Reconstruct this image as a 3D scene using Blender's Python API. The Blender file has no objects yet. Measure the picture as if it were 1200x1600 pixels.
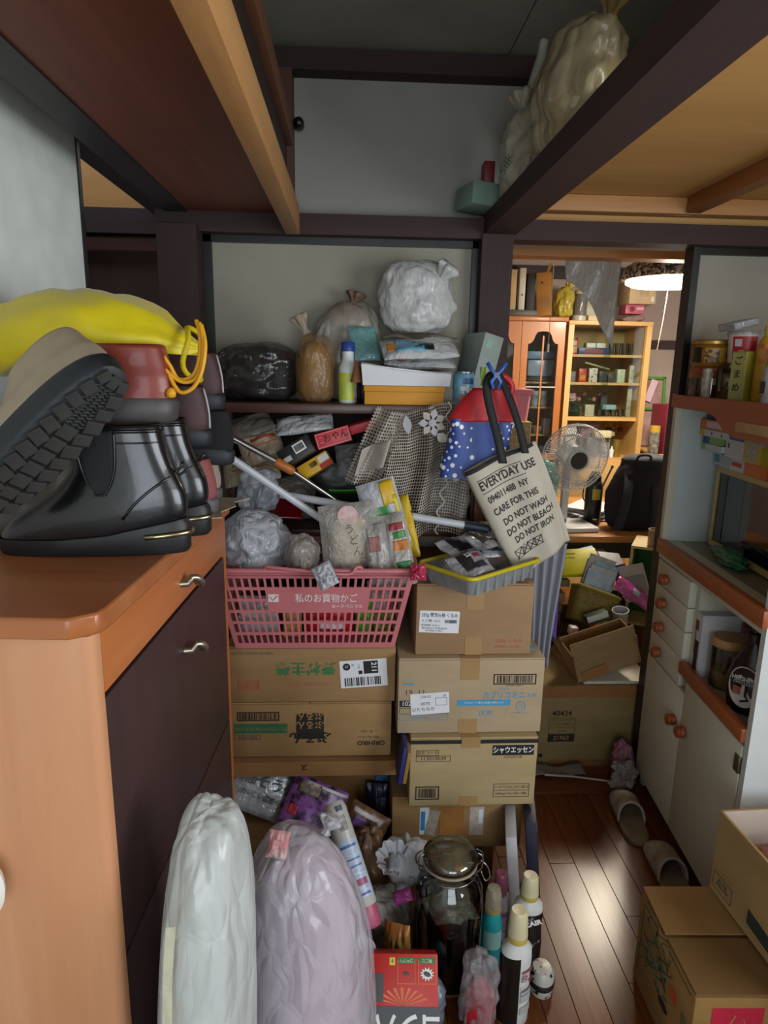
import bpy, bmesh, math, random
from mathutils import Vector, Matrix, Euler, noise
scene = bpy.context.scene
C = scene.collection
R = math.radians
PI = math.pi

# ---------------------------------------------------------------- camera
cam_d = bpy.data.cameras.new('camera')
cam_d.sensor_fit = 'VERTICAL'; cam_d.sensor_height = 36.0; cam_d.lens = 36.0 * 1030 / 1600
cam_d.clip_start = 0.02
cam = bpy.data.objects.new('camera', cam_d); C.objects.link(cam)
_m = Matrix.Rotation(R(-3.0), 4, 'Z') @ Matrix.Rotation(R(90 - 12.5), 4, 'X') @ Matrix.Rotation(0.017, 4, 'Z')
cam.matrix_world = Matrix.Translation((0, 0, 1.45)) @ _m
scene.camera = cam

# ---------------------------------------------------------------- light
world = bpy.data.worlds.new('overcast_sky'); scene.world = world
world.use_nodes = True
world.node_tree.nodes['Background'].inputs[0].default_value = (0.75, 0.87, 1.0, 1)
world.node_tree.nodes['Background'].inputs[1].default_value = 1.5

def area(name, loc, rot, sx, sy, power, color):
    l = bpy.data.lights.new(name, 'AREA'); l.shape = 'RECTANGLE'; l.size = sx; l.size_y = sy
    l.energy = power; l.color = color
    o = bpy.data.objects.new(name, l); C.objects.link(o); o.location = loc; o.rotation_euler = rot
    return o
# daylight entering by the window behind the camera and by the kitchen window on the right
area('daylight_rear_window', (0.35, -2.22, 1.25), (R(90), 0, 0), 1.7, 1.5, 27, (0.86, 0.94, 1.0))
area('daylight_kitchen_window', (1.57, 0.05, 1.35), (0, R(90), 0), 0.9, 1.3, 25, (0.9, 0.96, 1.0))

vs = scene.view_settings
vs.view_transform = 'Standard'; vs.look = 'None'; vs.gamma = 1.0; vs.use_curve_mapping = False
vs.exposure = 0.35
scene.cycles.use_denoising = True
scene.cycles.max_bounces = 8
scene.cycles.transparent_max_bounces = 16
scene.cycles.sample_clamp_indirect = 3.0

# ---------------------------------------------------------------- materials
def lin(h):
    if not isinstance(h, str): return h
    h = h.lstrip('#'); o = []
    for i in (0, 2, 4):
        c = int(h[i:i+2], 16) / 255
        o.append(c / 12.92 if c <= 0.04045 else ((c + 0.055) / 1.055) ** 2.4)
    return (o[0], o[1], o[2], 1)
MATS = {}
def base(name):
    m = bpy.data.materials.new(name); m.use_nodes = True
    nt = m.node_tree
    return m, nt, nt.nodes['Principled BSDF'], nt.nodes['Material Output']
def noise_node(nt, scale, detail=4, stretch=(1, 1, 1), rough=0.55):
    tc = nt.nodes.new('ShaderNodeTexCoord'); mp = nt.nodes.new('ShaderNodeMapping')
    mp.inputs['Scale'].default_value = stretch
    n = nt.nodes.new('ShaderNodeTexNoise'); n.inputs['Scale'].default_value = scale
    n.inputs['Detail'].default_value = detail; n.inputs['Roughness'].default_value = rough
    nt.links.new(tc.outputs['Object'], mp.inputs[0]); nt.links.new(mp.outputs[0], n.inputs['Vector'])
    return n
def ramp2(nt, fac, c0, c1, p0=0.3, p1=0.7):
    r = nt.nodes.new('ShaderNodeValToRGB')
    r.color_ramp.elements[0].position = p0; r.color_ramp.elements[0].color = lin(c0)
    r.color_ramp.elements[1].position = p1; r.color_ramp.elements[1].color = lin(c1)
    nt.links.new(fac, r.inputs[0]); return r
def shade(c, k):
    c = lin(c); return (min(1, c[0] * k), min(1, c[1] * k), min(1, c[2] * k), 1)
def bump(nt, bs, fac, strength, dist=0.002):
    b = nt.nodes.new('ShaderNodeBump'); b.inputs['Strength'].default_value = strength; b.inputs['Distance'].default_value = dist
    nt.links.new(fac, b.inputs['Height']); nt.links.new(b.outputs[0], bs.inputs['Normal'])
def pm(c, rough=0.5, var=0.12, scale=12, bmp=0.0, metal=0.0, c2=None, stretch=(1, 1, 1), spec=0.5, coat=0.0, sheen=0.0, p0=0.3, p1=0.7, trans=0.0):
    """plain procedural paint: colour broken up by noise"""
    key = ('pm', str(c), rough, var, scale, bmp, metal, str(c2), stretch, spec, coat, sheen, p0, p1, trans)
    if key in MATS: return MATS[key]
    m, nt, bs, out = base('paint')
    n = noise_node(nt, scale, 4, stretch)
    r = ramp2(nt, n.outputs[0], shade(c, 1 - var) if c2 is None else c2, shade(c, 1 + var) if c2 is None else c, p0, p1)
    nt.links.new(r.outputs[0], bs.inputs['Base Color'])
    bs.inputs['Roughness'].default_value = rough; bs.inputs['Metallic'].default_value = metal
    bs.inputs['Specular IOR Level'].default_value = spec; bs.inputs['Coat Weight'].default_value = coat
    bs.inputs['Sheen Weight'].default_value = sheen
    if bmp: bump(nt, bs, n.outputs[0], bmp)
    if trans:
        t = nt.nodes.new('ShaderNodeBsdfTranslucent'); nt.links.new(r.outputs[0], t.inputs[0])
        mx = nt.nodes.new('ShaderNodeMixShader'); mx.inputs[0].default_value = trans
        nt.links.new(bs.outputs[0], mx.inputs[1]); nt.links.new(t.outputs[0], mx.inputs[2]); nt.links.new(mx.outputs[0], out.inputs[0])
    MATS[key] = m; return m
def wood(c0, c1, rough=0.45, axis='y', scale=9, coat=0.0, bmp=0.12, spec=0.5):
    key = ('wood', str(c0), str(c1), rough, axis, scale, coat, bmp, spec)
    if key in MATS: return MATS[key]
    m, nt, bs, out = base('wood')
    st = {'x': (0.12, 1.6, 1.6), 'y': (1.6, 0.12, 1.6), 'z': (1.6, 1.6, 0.12)}[axis]
    n = noise_node(nt, scale, 8, st, 0.65)
    n2 = noise_node(nt, scale * 6, 3, st, 0.5)
    mx = nt.nodes.new('ShaderNodeMath'); mx.operation = 'MULTIPLY_ADD'; mx.inputs[1].default_value = 0.35
    nt.links.new(n2.outputs[0], mx.inputs[0]); nt.links.new(n.outputs[0], mx.inputs[2])
    r = ramp2(nt, mx.outputs[0], c0, c1, 0.45, 0.95)
    nt.links.new(r.outputs[0], bs.inputs['Base Color']); bs.inputs['Roughness'].default_value = rough
    bs.inputs['Coat Weight'].default_value = coat; bs.inputs['Coat Roughness'].default_value = 0.15; bs.inputs['Specular IOR Level'].default_value = spec
    bump(nt, bs, mx.outputs[0], bmp, 0.001)
    MATS[key] = m; return m
def film(c, alpha=0.7, rough=0.22, var=0.06, trans=0.25, scale=22, bmp=0.25, c2=None, stretch=(1, 1, .4)):
    """thin plastic film: part see-through, part glossy sheet"""
    key = ('film', str(c), alpha, rough, var, trans, scale, bmp, str(c2), stretch)
    if key in MATS: return MATS[key]
    m, nt, bs, out = base('plastic_film')
    n = noise_node(nt, scale, 5)
    r = ramp2(nt, n.outputs[0], shade(c, 1 - var) if c2 is None else c2, shade(c, 1 + var) if c2 is None else c)
    nt.links.new(r.outputs[0], bs.inputs['Base Color']); bs.inputs['Roughness'].default_value = rough
    bs.inputs['Coat Weight'].default_value = 0.4; bs.inputs['Coat Roughness'].default_value = 0.1
    n3 = noise_node(nt, scale * .5, 2); vm = nt.nodes.new('ShaderNodeVectorMath'); vm.operation = 'MULTIPLY_ADD'; vm.inputs[1].default_value = (1.3 / scale, 1.3 / scale, 1.3 / scale)
    tcc = nt.nodes.new('ShaderNodeTexCoord'); mpp = nt.nodes.new('ShaderNodeMapping'); mpp.inputs['Scale'].default_value = stretch; mpp.inputs['Rotation'].default_value = (.3, .4, 0); nt.links.new(tcc.outputs['Object'], mpp.inputs[0]); nt.links.new(n3.outputs[1], vm.inputs[0]); nt.links.new(mpp.outputs[0], vm.inputs[2])
    hs = []
    for k, (ss, wgt) in enumerate(((1.0, 1.0), (2.6, .45))):
        vo = nt.nodes.new('ShaderNodeTexVoronoi'); vo.feature = 'DISTANCE_TO_EDGE'; vo.inputs['Scale'].default_value = scale * ss; nt.links.new(vm.outputs[0], vo.inputs['Vector'])
        mu = nt.nodes.new('ShaderNodeMath'); mu.operation = 'MULTIPLY'; mu.inputs[1].default_value = wgt; nt.links.new(vo.outputs['Distance'], mu.inputs[0]); hs.append(mu)
    sm = nt.nodes.new('ShaderNodeMath'); sm.operation = 'ADD'; nt.links.new(hs[0].outputs[0], sm.inputs[0]); nt.links.new(hs[1].outputs[0], sm.inputs[1])
    bump(nt, bs, sm.outputs[0], min(1.0, bmp * 2.2), 0.30 / scale)
    tl = nt.nodes.new('ShaderNodeBsdfTranslucent'); nt.links.new(r.outputs[0], tl.inputs[0])
    m1 = nt.nodes.new('ShaderNodeMixShader'); m1.inputs[0].default_value = trans
    nt.links.new(bs.outputs[0], m1.inputs[1]); nt.links.new(tl.outputs[0], m1.inputs[2])
    tp = nt.nodes.new('ShaderNodeBsdfTransparent')
    m2 = nt.nodes.new('ShaderNodeMixShader'); m2.inputs[0].default_value = alpha
    nt.links.new(tp.outputs[0], m2.inputs[1]); nt.links.new(m1.outputs[0], m2.inputs[2]); nt.links.new(m2.outputs[0], out.inputs[0])
    MATS[key] = m; return m
def glass(tint='#eef4f2', ior=1.35, rough=0.03, body=0.04):
    key = ('glass', tint, ior, rough, body)
    if key in MATS: return MATS[key]
    m, nt, bs, out = base('clear_glass')
    g = nt.nodes.new('ShaderNodeBsdfGlossy'); g.inputs['Roughness'].default_value = rough
    t = nt.nodes.new('ShaderNodeBsdfTransparent'); t.inputs[0].default_value = lin(tint)
    fr = nt.nodes.new('ShaderNodeFresnel'); fr.inputs[0].default_value = ior
    ad = nt.nodes.new('ShaderNodeMath'); ad.operation = 'ADD'; ad.inputs[1].default_value = body
    nt.links.new(fr.outputs[0], ad.inputs[0])
    mx = nt.nodes.new('ShaderNodeMixShader'); nt.links.new(ad.outputs[0], mx.inputs[0])
    nt.links.new(t.outputs[0], mx.inputs[1]); nt.links.new(g.outputs[0], mx.inputs[2]); nt.links.new(mx.outputs[0], out.inputs[0])
    MATS[key] = m; return m
def emit(c, s):
    m, nt, bs, out = base('lamp_glow')
    bs.inputs['Emission Color'].default_value = lin(c); bs.inputs['Emission Strength'].default_value = s
    bs.inputs['Base Color'].default_value = lin(c); return m
def cutout(c, c2, cell, hole=0.56, rough=0.8):
    """crochet net: square holes cut by a lattice in object space UV"""
    m, nt, bs, out = base('crochet_net')
    uv = nt.nodes.new('ShaderNodeUVMap')
    sp = nt.nodes.new('ShaderNodeSeparateXYZ'); nt.links.new(uv.outputs[0], sp.inputs[0])
    ws = []
    for k in (0, 1):
        a = nt.nodes.new('ShaderNodeMath'); a.operation = 'MULTIPLY'; a.inputs[1].default_value = 1 / cell; nt.links.new(sp.outputs[k], a.inputs[0])
        f = nt.nodes.new('ShaderNodeMath'); f.operation = 'FRACT'; nt.links.new(a.outputs[0], f.inputs[0])
        l = nt.nodes.new('ShaderNodeMath'); l.operation = 'LESS_THAN'; l.inputs[1].default_value = hole; nt.links.new(f.outputs[0], l.inputs[0])
        ws.append(l)
    h = nt.nodes.new('ShaderNodeMath'); h.operation = 'MULTIPLY'; nt.links.new(ws[0].outputs[0], h.inputs[0]); nt.links.new(ws[1].outputs[0], h.inputs[1])
    n = noise_node(nt, 30, 3); r = ramp2(nt, n.outputs[0], c2, c); nt.links.new(r.outputs[0], bs.inputs['Base Color']); bs.inputs['Roughness'].default_value = rough
    tp = nt.nodes.new('ShaderNodeBsdfTransparent'); mx = nt.nodes.new('ShaderNodeMixShader')
    nt.links.new(h.outputs[0], mx.inputs[0]); nt.links.new(bs.outputs[0], mx.inputs[1]); nt.links.new(tp.outputs[0], mx.inputs[2]); nt.links.new(mx.outputs[0], out.inputs[0])
    return m

# ---------------------------------------------------------------- mesh builder
def rotm(rot):
    return Euler(rot, 'XYZ').to_matrix() if rot else Matrix.Identity(3)
class MB:
    def __init__(s): s.v = []; s.f = []; s.uv = None
    def add(s, vs, fs, loc=(0, 0, 0), rot=None):
        o = len(s.v); m = rotm(rot); L = Vector(loc)
        s.v += [m @ Vector(p) + L for p in vs]
        s.f += [tuple(i + o for i in f) for f in fs]; return s
    def box(s, c, d, rot=None):
        x, y, z = d[0] / 2, d[1] / 2, d[2] / 2
        return s.add([(-x, -y, -z), (x, -y, -z), (x, y, -z), (-x, y, -z), (-x, -y, z), (x, -y, z), (x, y, z), (-x, y, z)],
                     [(0, 3, 2, 1), (4, 5, 6, 7), (0, 1, 5, 4), (1, 2, 6, 5), (2, 3, 7, 6), (3, 0, 4, 7)], c, rot)
    def rbox(s, c, d, r=0.005, seg=2, rot=None):
        bm = bmesh.new(); bmesh.ops.create_cube(bm, size=1)
        for v in bm.verts: v.co = Vector((v.co.x * d[0], v.co.y * d[1], v.co.z * d[2]))
        r = min(r, 0.49 * min(d))
        bmesh.ops.bevel(bm, geom=bm.edges[:], offset=r, segments=seg, affect='EDGES', profile=0.5)
        bm.verts.index_update()
        s.add([v.co.copy() for v in bm.verts], [tuple(v.index for v in f.verts) for f in bm.faces], c, rot); bm.free(); return s
    def tube(s, pts, r, n=8, closed=False, cap=True):
        pts = [Vector(p) for p in pts]; k = len(pts); rs = r if isinstance(r, (list, tuple)) else [r] * k
        o = len(s.v); up = Vector((0.13, 0.21, 0.97)); prev = None
        for i, p in enumerate(pts):
            a = pts[(i - 1) % k] if (closed or i > 0) else p; b = pts[(i + 1) % k] if (closed or i < k - 1) else p
            t = (b - a); t = t.normalized() if t.length > 1e-9 else Vector((0, 0, 1))
            if prev is None:
                u = t.cross(up); u = u if u.length > 1e-3 else t.cross(Vector((1, 0, 0))); u.normalize()
            else:
                u = prev - t * prev.dot(t); u = u.normalized() if u.length > 1e-6 else t.orthogonal().normalized()
            prev = u; w = t.cross(u)
            for j in range(n):
                an = 2 * PI * j / n; s.v.append(p + (u * math.cos(an) + w * math.sin(an)) * rs[i])
        for i in range(k if closed else k - 1):
            for j in range(n):
                a = o + i * n + j; b = o + i * n + (j + 1) % n; i2 = (i + 1) % k
                s.f.append((a, b, o + i2 * n + (j + 1) % n, o + i2 * n + j))
        if cap and not closed:
            s.f.append(tuple(o + j for j in reversed(range(n)))); s.f.append(tuple(o + (k - 1) * n + j for j in range(n)))
        return s
    def lathe(s, prof, n=24, c=(0, 0, 0), rot=None, sx=1, sy=1, flute=None):
        vs = []; fs = []
        for r, z in prof:
            for j in range(n):
                a = 2 * PI * j / n; k = flute(a, z) if flute else 1
                vs.append((r * k * math.cos(a) * sx, r * k * math.sin(a) * sy, z))
        m = len(prof)
        for i in range(m - 1):
            for j in range(n):
                fs.append((i * n + j, i * n + (j + 1) % n, (i + 1) * n + (j + 1) % n, (i + 1) * n + j))
        if prof[0][0] > 1e-6: fs.append(tuple(reversed(range(n))))
        if prof[-1][0] > 1e-6: fs.append(tuple((m - 1) * n + j for j in range(n)))
        return s.add(vs, fs, c, rot)
    def prism(s, pts, h, c=(0, 0, 0), rot=None):
        """outline in xy, extruded 0..h along z"""
        n = len(pts)
        return s.add([(x, y, 0) for x, y in pts] + [(x, y, h) for x, y in pts],
                     [tuple(reversed(range(n))), tuple(range(n, 2 * n))] + [(i, (i + 1) % n, n + (i + 1) % n, n + i) for i in range(n)], c, rot)
    def loft(s, rings, cap=True, c=(0, 0, 0), rot=None):
        n = len(rings[0]); vs = [p for r in rings for p in r]; fs = []
        for i in range(len(rings) - 1):
            for j in range(n):
                fs.append((i * n + j, i * n + (j + 1) % n, (i + 1) * n + (j + 1) % n, (i + 1) * n + j))
        if cap:
            fs.append(tuple(reversed(range(n)))); fs.append(tuple((len(rings) - 1) * n + j for j in range(n)))
        return s.add(vs, fs, c, rot)
    def grid(s, fn, nu, nv, c=(0, 0, 0), rot=None, uvfn=None):
        vs = [fn(i / nu, j / nv) for j in range(nv + 1) for i in range(nu + 1)]; w = nu + 1
        fs = [(j * w + i, j * w + i + 1, (j + 1) * w + i + 1, (j + 1) * w + i) for j in range(nv) for i in range(nu)]
        if uvfn: s.uv = [uvfn(i / nu, j / nv) for j in range(nv + 1) for i in range(nu + 1)]
        return s.add(vs, fs, c, rot)
    def build(s, name, mat, parent=None, smooth=False, loc=(0, 0, 0), rot=(0, 0, 0), thick=0, sub=0, bevel=0, angle=40):
        me = bpy.data.meshes.new(name); me.from_pydata(s.v, [], s.f)
        if s.uv:
            ul = me.uv_layers.new(name='UVMap')
            for lp in me.loops: ul.data[lp.index].uv = s.uv[lp.vertex_index]
        me.materials.append(mat); me.validate()
        if smooth:
            me.polygons.foreach_set('use_smooth', [True] * len(me.polygons))
            if smooth != 'all': me.set_sharp_from_angle(angle=R(angle))
        o = bpy.data.objects.new(name, me); C.objects.link(o)
        o.location = loc; o.rotation_euler = rot
        if parent is not None: o.parent = parent
        if thick:
            md = o.modifiers.new('thickness', 'SOLIDIFY'); md.thickness = thick; md.offset = 0
        if bevel:
            md = o.modifiers.new('edge', 'BEVEL'); md.width = bevel; md.segments = 2; md.limit_method = 'ANGLE'
        if sub:
            md = o.modifiers.new('smooth', 'SUBSURF'); md.levels = sub; md.render_levels = sub
        return o
def tag(o, label, cat, group=None, kind=None):
    if label: o['label'] = label
    if cat: o['category'] = cat
    if group: o['group'] = group
    if kind: o['kind'] = kind
    return o
def thing(name, label, cat, loc=(0, 0, 0), rot=(0, 0, 0), group=None):
    o = bpy.data.objects.new(name, None); C.objects.link(o); o.empty_display_size = 0.05
    o.location = loc; o.rotation_euler = tuple(rot) if not isinstance(rot, (int, float)) else (0, 0, rot)
    return tag(o, label, cat, group)
def struct(name, mb, mat, parent=None, **k):
    o = mb.build(name, mat, parent, **k)
    if parent is None: o['kind'] = 'structure'
    return o
def bx(name, c, d, mat, parent=None, r=0, rot=None, smooth=False, seg=2):
    """one box mesh part"""
    mb = MB()
    (mb.rbox(c, d, r, seg, rot) if r else mb.box(c, d, rot))
    return mb.build(name, mat, parent, smooth=bool(r) or smooth)
def P(rx): return Vector(rx)
def sbx(name, x0, x1, y0, y1, z0, z1, mat, parent=None, r=0):
    mb = MB(); c = ((x0 + x1) / 2, (y0 + y1) / 2, (z0 + z1) / 2); d = (abs(x1 - x0), abs(y1 - y0), abs(z1 - z0))
    (mb.rbox(c, d, r) if r else mb.box(c, d))
    return struct(name, mb, mat, parent, smooth=bool(r))

# ---------------------------------------------------------------- lettering
def text(s, size, mat, parent, loc, rot=(R(90), 0, 0), align='CENTER', bold=0.0, sx=1.0, name='lettering', shear=0.0):
    cu = bpy.data.curves.new('lettering', 'FONT'); cu.body = s; cu.size = size; cu.align_x = align; cu.align_y = 'CENTER'
    cu.offset = bold * size; cu.resolution_u = 3; cu.shear = shear
    t = bpy.data.objects.new('lettering', cu); C.objects.link(t)
    dg = bpy.context.evaluated_depsgraph_get()
    me = bpy.data.meshes.new_from_object(t.evaluated_get(dg))
    bpy.data.objects.remove(t); bpy.data.curves.remove(cu)
    if sx != 1.0:
        for v in me.vertices: v.co.x *= sx
    me.materials.clear(); me.materials.append(mat)
    o = bpy.data.objects.new(name, me); C.objects.link(o); o.parent = parent
    o.location = loc; o.rotation_euler = rot
    return o
def panel(name, w, h, mat, parent, loc, rot=(R(90), 0, 0), t=0.0006):
    return MB().box((0, 0, 0), (w, h, t)).build(name, mat, parent, loc=loc, rot=rot)
def frame(name, w, h, b, mat, parent, loc, rot=(R(90), 0, 0), t=0.0006):
    mb = MB(); mb.box((0, h/2 - b/2, 0), (w, b, t)); mb.box((0, -h/2 + b/2, 0), (w, b, t)); mb.box((-w/2 + b/2, 0, 0), (b, h - 2*b, t)); mb.box((w/2 - b/2, 0, 0), (b, h - 2*b, t))
    return mb.build(name, mat, parent, loc=loc, rot=rot)
def barcode(w, h, mat, parent, loc, rot=(R(90), 0, 0), seed=1, t=0.0006):
    rd = random.Random(seed); mb = MB(); x = -w / 2
    while x < w / 2 - 0.001:
        b = rd.choice([0.0006, 0.001, 0.0016, 0.0022]) * w / 0.06; mb.box((x + b / 2, 0, 0), (b, h, t)); x += b + rd.choice([0.0008, 0.0012, 0.002]) * w / 0.06
    return mb.build('barcode', mat, parent, loc=loc, rot=rot)
FLIP = (R(90), R(180), 0)      # print that stands upside down on a front face

# ---------------------------------------------------------------- generic things
def fbm(p, o=4): return noise.fractal(p, 0.9, 2.1, o)
def ridge(p): return 1 - abs(noise.noise(p)) * 2
def crease(p):
    d = noise.voronoi(p)[0]; return min(0.45, d[1] - d[0])
def blob_mb(size, seed=0, nu=84, nv=60, power=2.4, wr=0.06, flat=0.5, pleat=0.0, taper=0.0, freq=3.0, lean=(0, 0)):
    """crumpled, sagging bag body: base at z=0, height size[2]"""
    rx, ry, h = size[0] / 2, size[1] / 2, size[2]; mb = MB(); sd = Vector((seed * 7.31, seed * 3.17, seed * 5.7)); rings = []
    for j in range(nv + 1):
        t = j / nv; ph = -PI / 2 + PI * t
        cz = math.copysign(abs(math.sin(ph)) ** (2 / power), math.sin(ph)); cr = abs(math.cos(ph)) ** (2 / power)
        if cz < 0: cr = cr ** flat
        k = 1 - taper * max(0, cz); ring = []
        for i in range(nu):
            a = 2 * PI * i / nu; d = Vector((math.cos(a) * cr, math.sin(a) * cr, cz))
            q = d * freq * .5 + sd; wp = d + Vector((noise.noise(q * 2), noise.noise(q * 2 + Vector((9, 1, 4))), 0)) * .22
            w = fbm(q, 2) * 1.5 + (crease(wp * freq * .5 + sd) - .2) * 1.5 + (crease(Vector((wp.x * freq * 1.6, wp.y * freq * 1.6, wp.z * freq * .7)) + sd) - .2) * .55
            pl = pleat * math.sin(a * 13 + 5 * noise.noise(d * 2 + sd)) * max(0, cz) ** 2
            s = 1 + wr * w + pl
            x = rx * k * d.x * s + lean[0] * (cz + 1) / 2; y = ry * k * d.y * s + lean[1] * (cz + 1) / 2; z = h / 2 + h / 2 * cz * (1 + wr * 0.5 * w)
            ring.append((x, y, max(0.0, z)))
        rings.append(ring)
    mb.loft(rings, cap=False); return mb
def tuft_mb(c, r, h, seed, rot=None, spread=1.0):
    """gathered, flaring end of a tied bag"""
    rd = random.Random(seed); prof = [(r * .55, -h * .25), (r * .32, 0), (r * .38, h * .15), (r * .75 * spread, h * .55), (r * 1.0 * spread, h * .85), (r * .8 * spread, h)]
    mb = MB(); ph = rd.random() * 6
    mb.lathe(prof, 30, c, rot, flute=lambda a, z: 1 + .28 * math.sin(a * 5 + ph) * min(1, max(0, z / h + .2)) + .15 * math.sin(a * 9 + ph * 2))
    return mb
def bag(name, label, loc, size, mat, seed=1, rot=0, knot=None, cat='bag', group=None, kmat=None, inner=None, **k):
    """tied plastic bag: body, knot, ears and, seen through the film, its contents"""
    if knot is None and inner is None:
        o = blob_mb(size, seed, **k).build(name, mat, None, smooth='all', loc=loc, rot=(0, 0, rot))
        return tag(o, label, cat, group)
    t = thing(name, label, cat, loc, (0, 0, rot), group)
    blob_mb(size, seed, **k).build('bag_body', mat, t, smooth='all')
    if knot:
        kx, ky, kz, kr, kh, krot = knot
        tuft_mb((0, 0, 0), kr, kh, seed).build('knot', kmat or mat, t, smooth='all', loc=(kx, ky, kz), rot=krot)
    if inner:
        for q, (c, s, m) in enumerate(inner):
            blob_mb(s, seed + 20 + q, 28, 18, wr=0.08).build('contents', m, t, smooth='all', loc=c)
    return t
def pillow_mb(w, h, t, seed=0, nu=26, nv=18, wr=0.10, pinch=0.5):
    """stuffed sachet lying in xy, w by h, thickness t, crimped edges"""
    mb = MB(); sd = Vector((seed * 3.3, seed * 1.7, seed * 9.1)); vs = []; fs = []
    for side in (1, -1):
        for j in range(nv + 1):
            for i in range(nu + 1):
                u = i / nu * 2 - 1; v = j / nv * 2 - 1
                b = max(0, (1 - abs(u) ** 2.6)) ** pinch * max(0, (1 - abs(v) ** 3.0)) ** pinch
                q = Vector((u * 1.6, v * 1.6, side * .4)) + sd
                z = side * t / 2 * b * (1 + 1.4 * wr * (fbm(q * 1.6, 3) + ridge(q * 2) - .5)) + t * .25 * noise.noise(Vector((u, v, 0)) * 1.3 + sd)
                vs.append((u * w / 2 * (1 - .05 * b), v * h / 2 * (1 - .04 * b), z))
    W = nu + 1; K = W * (nv + 1)
    for j in range(nv):
        for i in range(nu):
            a = j * W + i; fs.append((a, a + 1, a + W + 1, a + W)); fs.append((K + a, K + a + W, K + a + W + 1, K + a + 1))
    mb.add(vs, fs); bm = bmesh.new()
    return mb
def packet(name, label, loc, size, mat, rot=(0, 0, 0), seed=1, cat='packet', group=None, prints=(), parent=None, wr=0.1):
    """soft packet with printed patches: prints = (x, y, w, h, material) in its own plane, following the front"""
    body = pillow_mb(size[0], size[1], size[2], seed, wr=wr)
    if not prints:
        return tag(body.build(name, mat, parent, smooth='all', loc=loc, rot=rot), label, cat, group)
    t = thing(name, label, cat, loc, rot, group)
    body.build('wrapper', mat, t, smooth='all')
    sd = Vector((seed * 3.3, seed * 1.7, seed * 9.1))
    def surf(u, v):
        b = max(0, (1 - abs(u) ** 2.6)) ** .5 * max(0, (1 - abs(v) ** 3.0)) ** .5
        q = Vector((u * 1.6, v * 1.6, .4)) + sd
        return (u * size[0] / 2 * (1 - .05 * b), v * size[1] / 2 * (1 - .04 * b), size[2] / 2 * b * (1 + 1.4 * wr * (fbm(q * 1.6, 3) + ridge(q * 2) - .5)) + size[2] * .25 * noise.noise(Vector((u, v, 0)) * 1.3 + sd) + .0012)
    for (x, y, w, h, m) in prints:
        mb = MB(); mb.grid(lambda a, b: surf((x + (a - .5) * w) * 2, (y + (b - .5) * h) * 2), 10, 8)
        mb.build('printed_patch', m, t, smooth='all', thick=0.0004)
    return t
CARD = lambda c='#a88258', c2='#96714a': pm(c, 0.85, scale=5, c2=c2, bmp=0.08, stretch=(1, 1, 3), spec=0.25)
TAPE = pm('#9a7a50', 0.35, scale=10, var=0.06)
INK = pm('#1a1614', 0.7, var=0.05)
PAPER = pm('#dcdcda', 0.7, var=0.04)
def carton(name, label, loc, size, rotz=0, c='#a88258', c2='#96714a', tape=None, group=None, tilt=(0, 0), flaps=True):
    """closed corrugated carton, origin at the centre of its base; front is local -y"""
    t = thing(name, label, 'cardboard box', loc, (tilt[0], tilt[1], rotz), group)
    w, d, h = size; m = CARD(c, c2); fl = 0.005
    b = MB(); b.rbox((0, 0, (h - fl) / 2), (w, d, h - fl), 0.004, 2); b.build('body', m, t, smooth=True)
    if flaps:
        for s in (-1, 1):
            MB().rbox((s * w / 4, 0, h - fl / 2), (w / 2 - 0.001, d, fl), 0.0015, 1).build('flap', m, t)
    if tape:
        x, tw, top, bot = tape
        mb = MB(); mb.box((x, 0, h + .0004), (tw, d, .0008)); mb.box((x, -d / 2 - .0006, h - top / 2), (tw, .0008, top))
        mb.build('tape', TAPE, t)
        if bot: MB().box((x, -d / 2 - .0006, bot / 2), (tw, .0008, bot)).build('tape', TAPE, t)
    return t
# ================================================================ THE SETTING
DARKWOOD = wood('#2a1816', '#3d2320', 0.7, 'x', 7)
DARKWOOD_Y = wood('#291715', '#42251f', 0.75, 'y', 7)
DARKWOOD_Z = wood('#2a1816', '#3d211e', 0.7, 'z', 7)
BLACKFRAME = pm('#15110f', 0.35, var=0.2, scale=20)
PLASTER = pm('#9a9790', 0.9, scale=4, c2='#8f8c85', bmp=0.1)
FUSUMA = pm('#999485', 0.85, scale=3, c2='#8b8677', bmp=0.08)
PLY_RED = wood('#5a2c1c', '#7c4027', 0.55, 'y', 5)
PINE = wood('#a8713f', '#c4935a', 0.6, 'y', 8)
PINE_X = wood('#a8713f', '#c4935a', 0.6, 'x', 8)
PLY_GOLD = wood('#b98848', '#cf9f5e', 0.6, 'x', 4)
CEIL = pm('#9c9a8a', 0.9, scale=5, c2='#8f8d7e')
def wallpaper():
    m, nt, bs, out = base('scallop_wallpaper')
    v = nt.nodes.new('ShaderNodeTexVoronoi'); v.inputs['Scale'].default_value = 14
    tc = nt.nodes.new('ShaderNodeTexCoord'); nt.links.new(tc.outputs['Object'], v.inputs['Vector'])
    r = ramp2(nt, v.outputs['Distance'], '#e6e8e0', '#d8dbd2', 0.1, 0.9); nt.links.new(r.outputs[0], bs.inputs['Base Color'])
    bs.inputs['Roughness'].default_value = 0.8; bump(nt, bs, v.outputs['Distance'], 0.15); return m
WALLPAPER = wallpaper()

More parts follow.
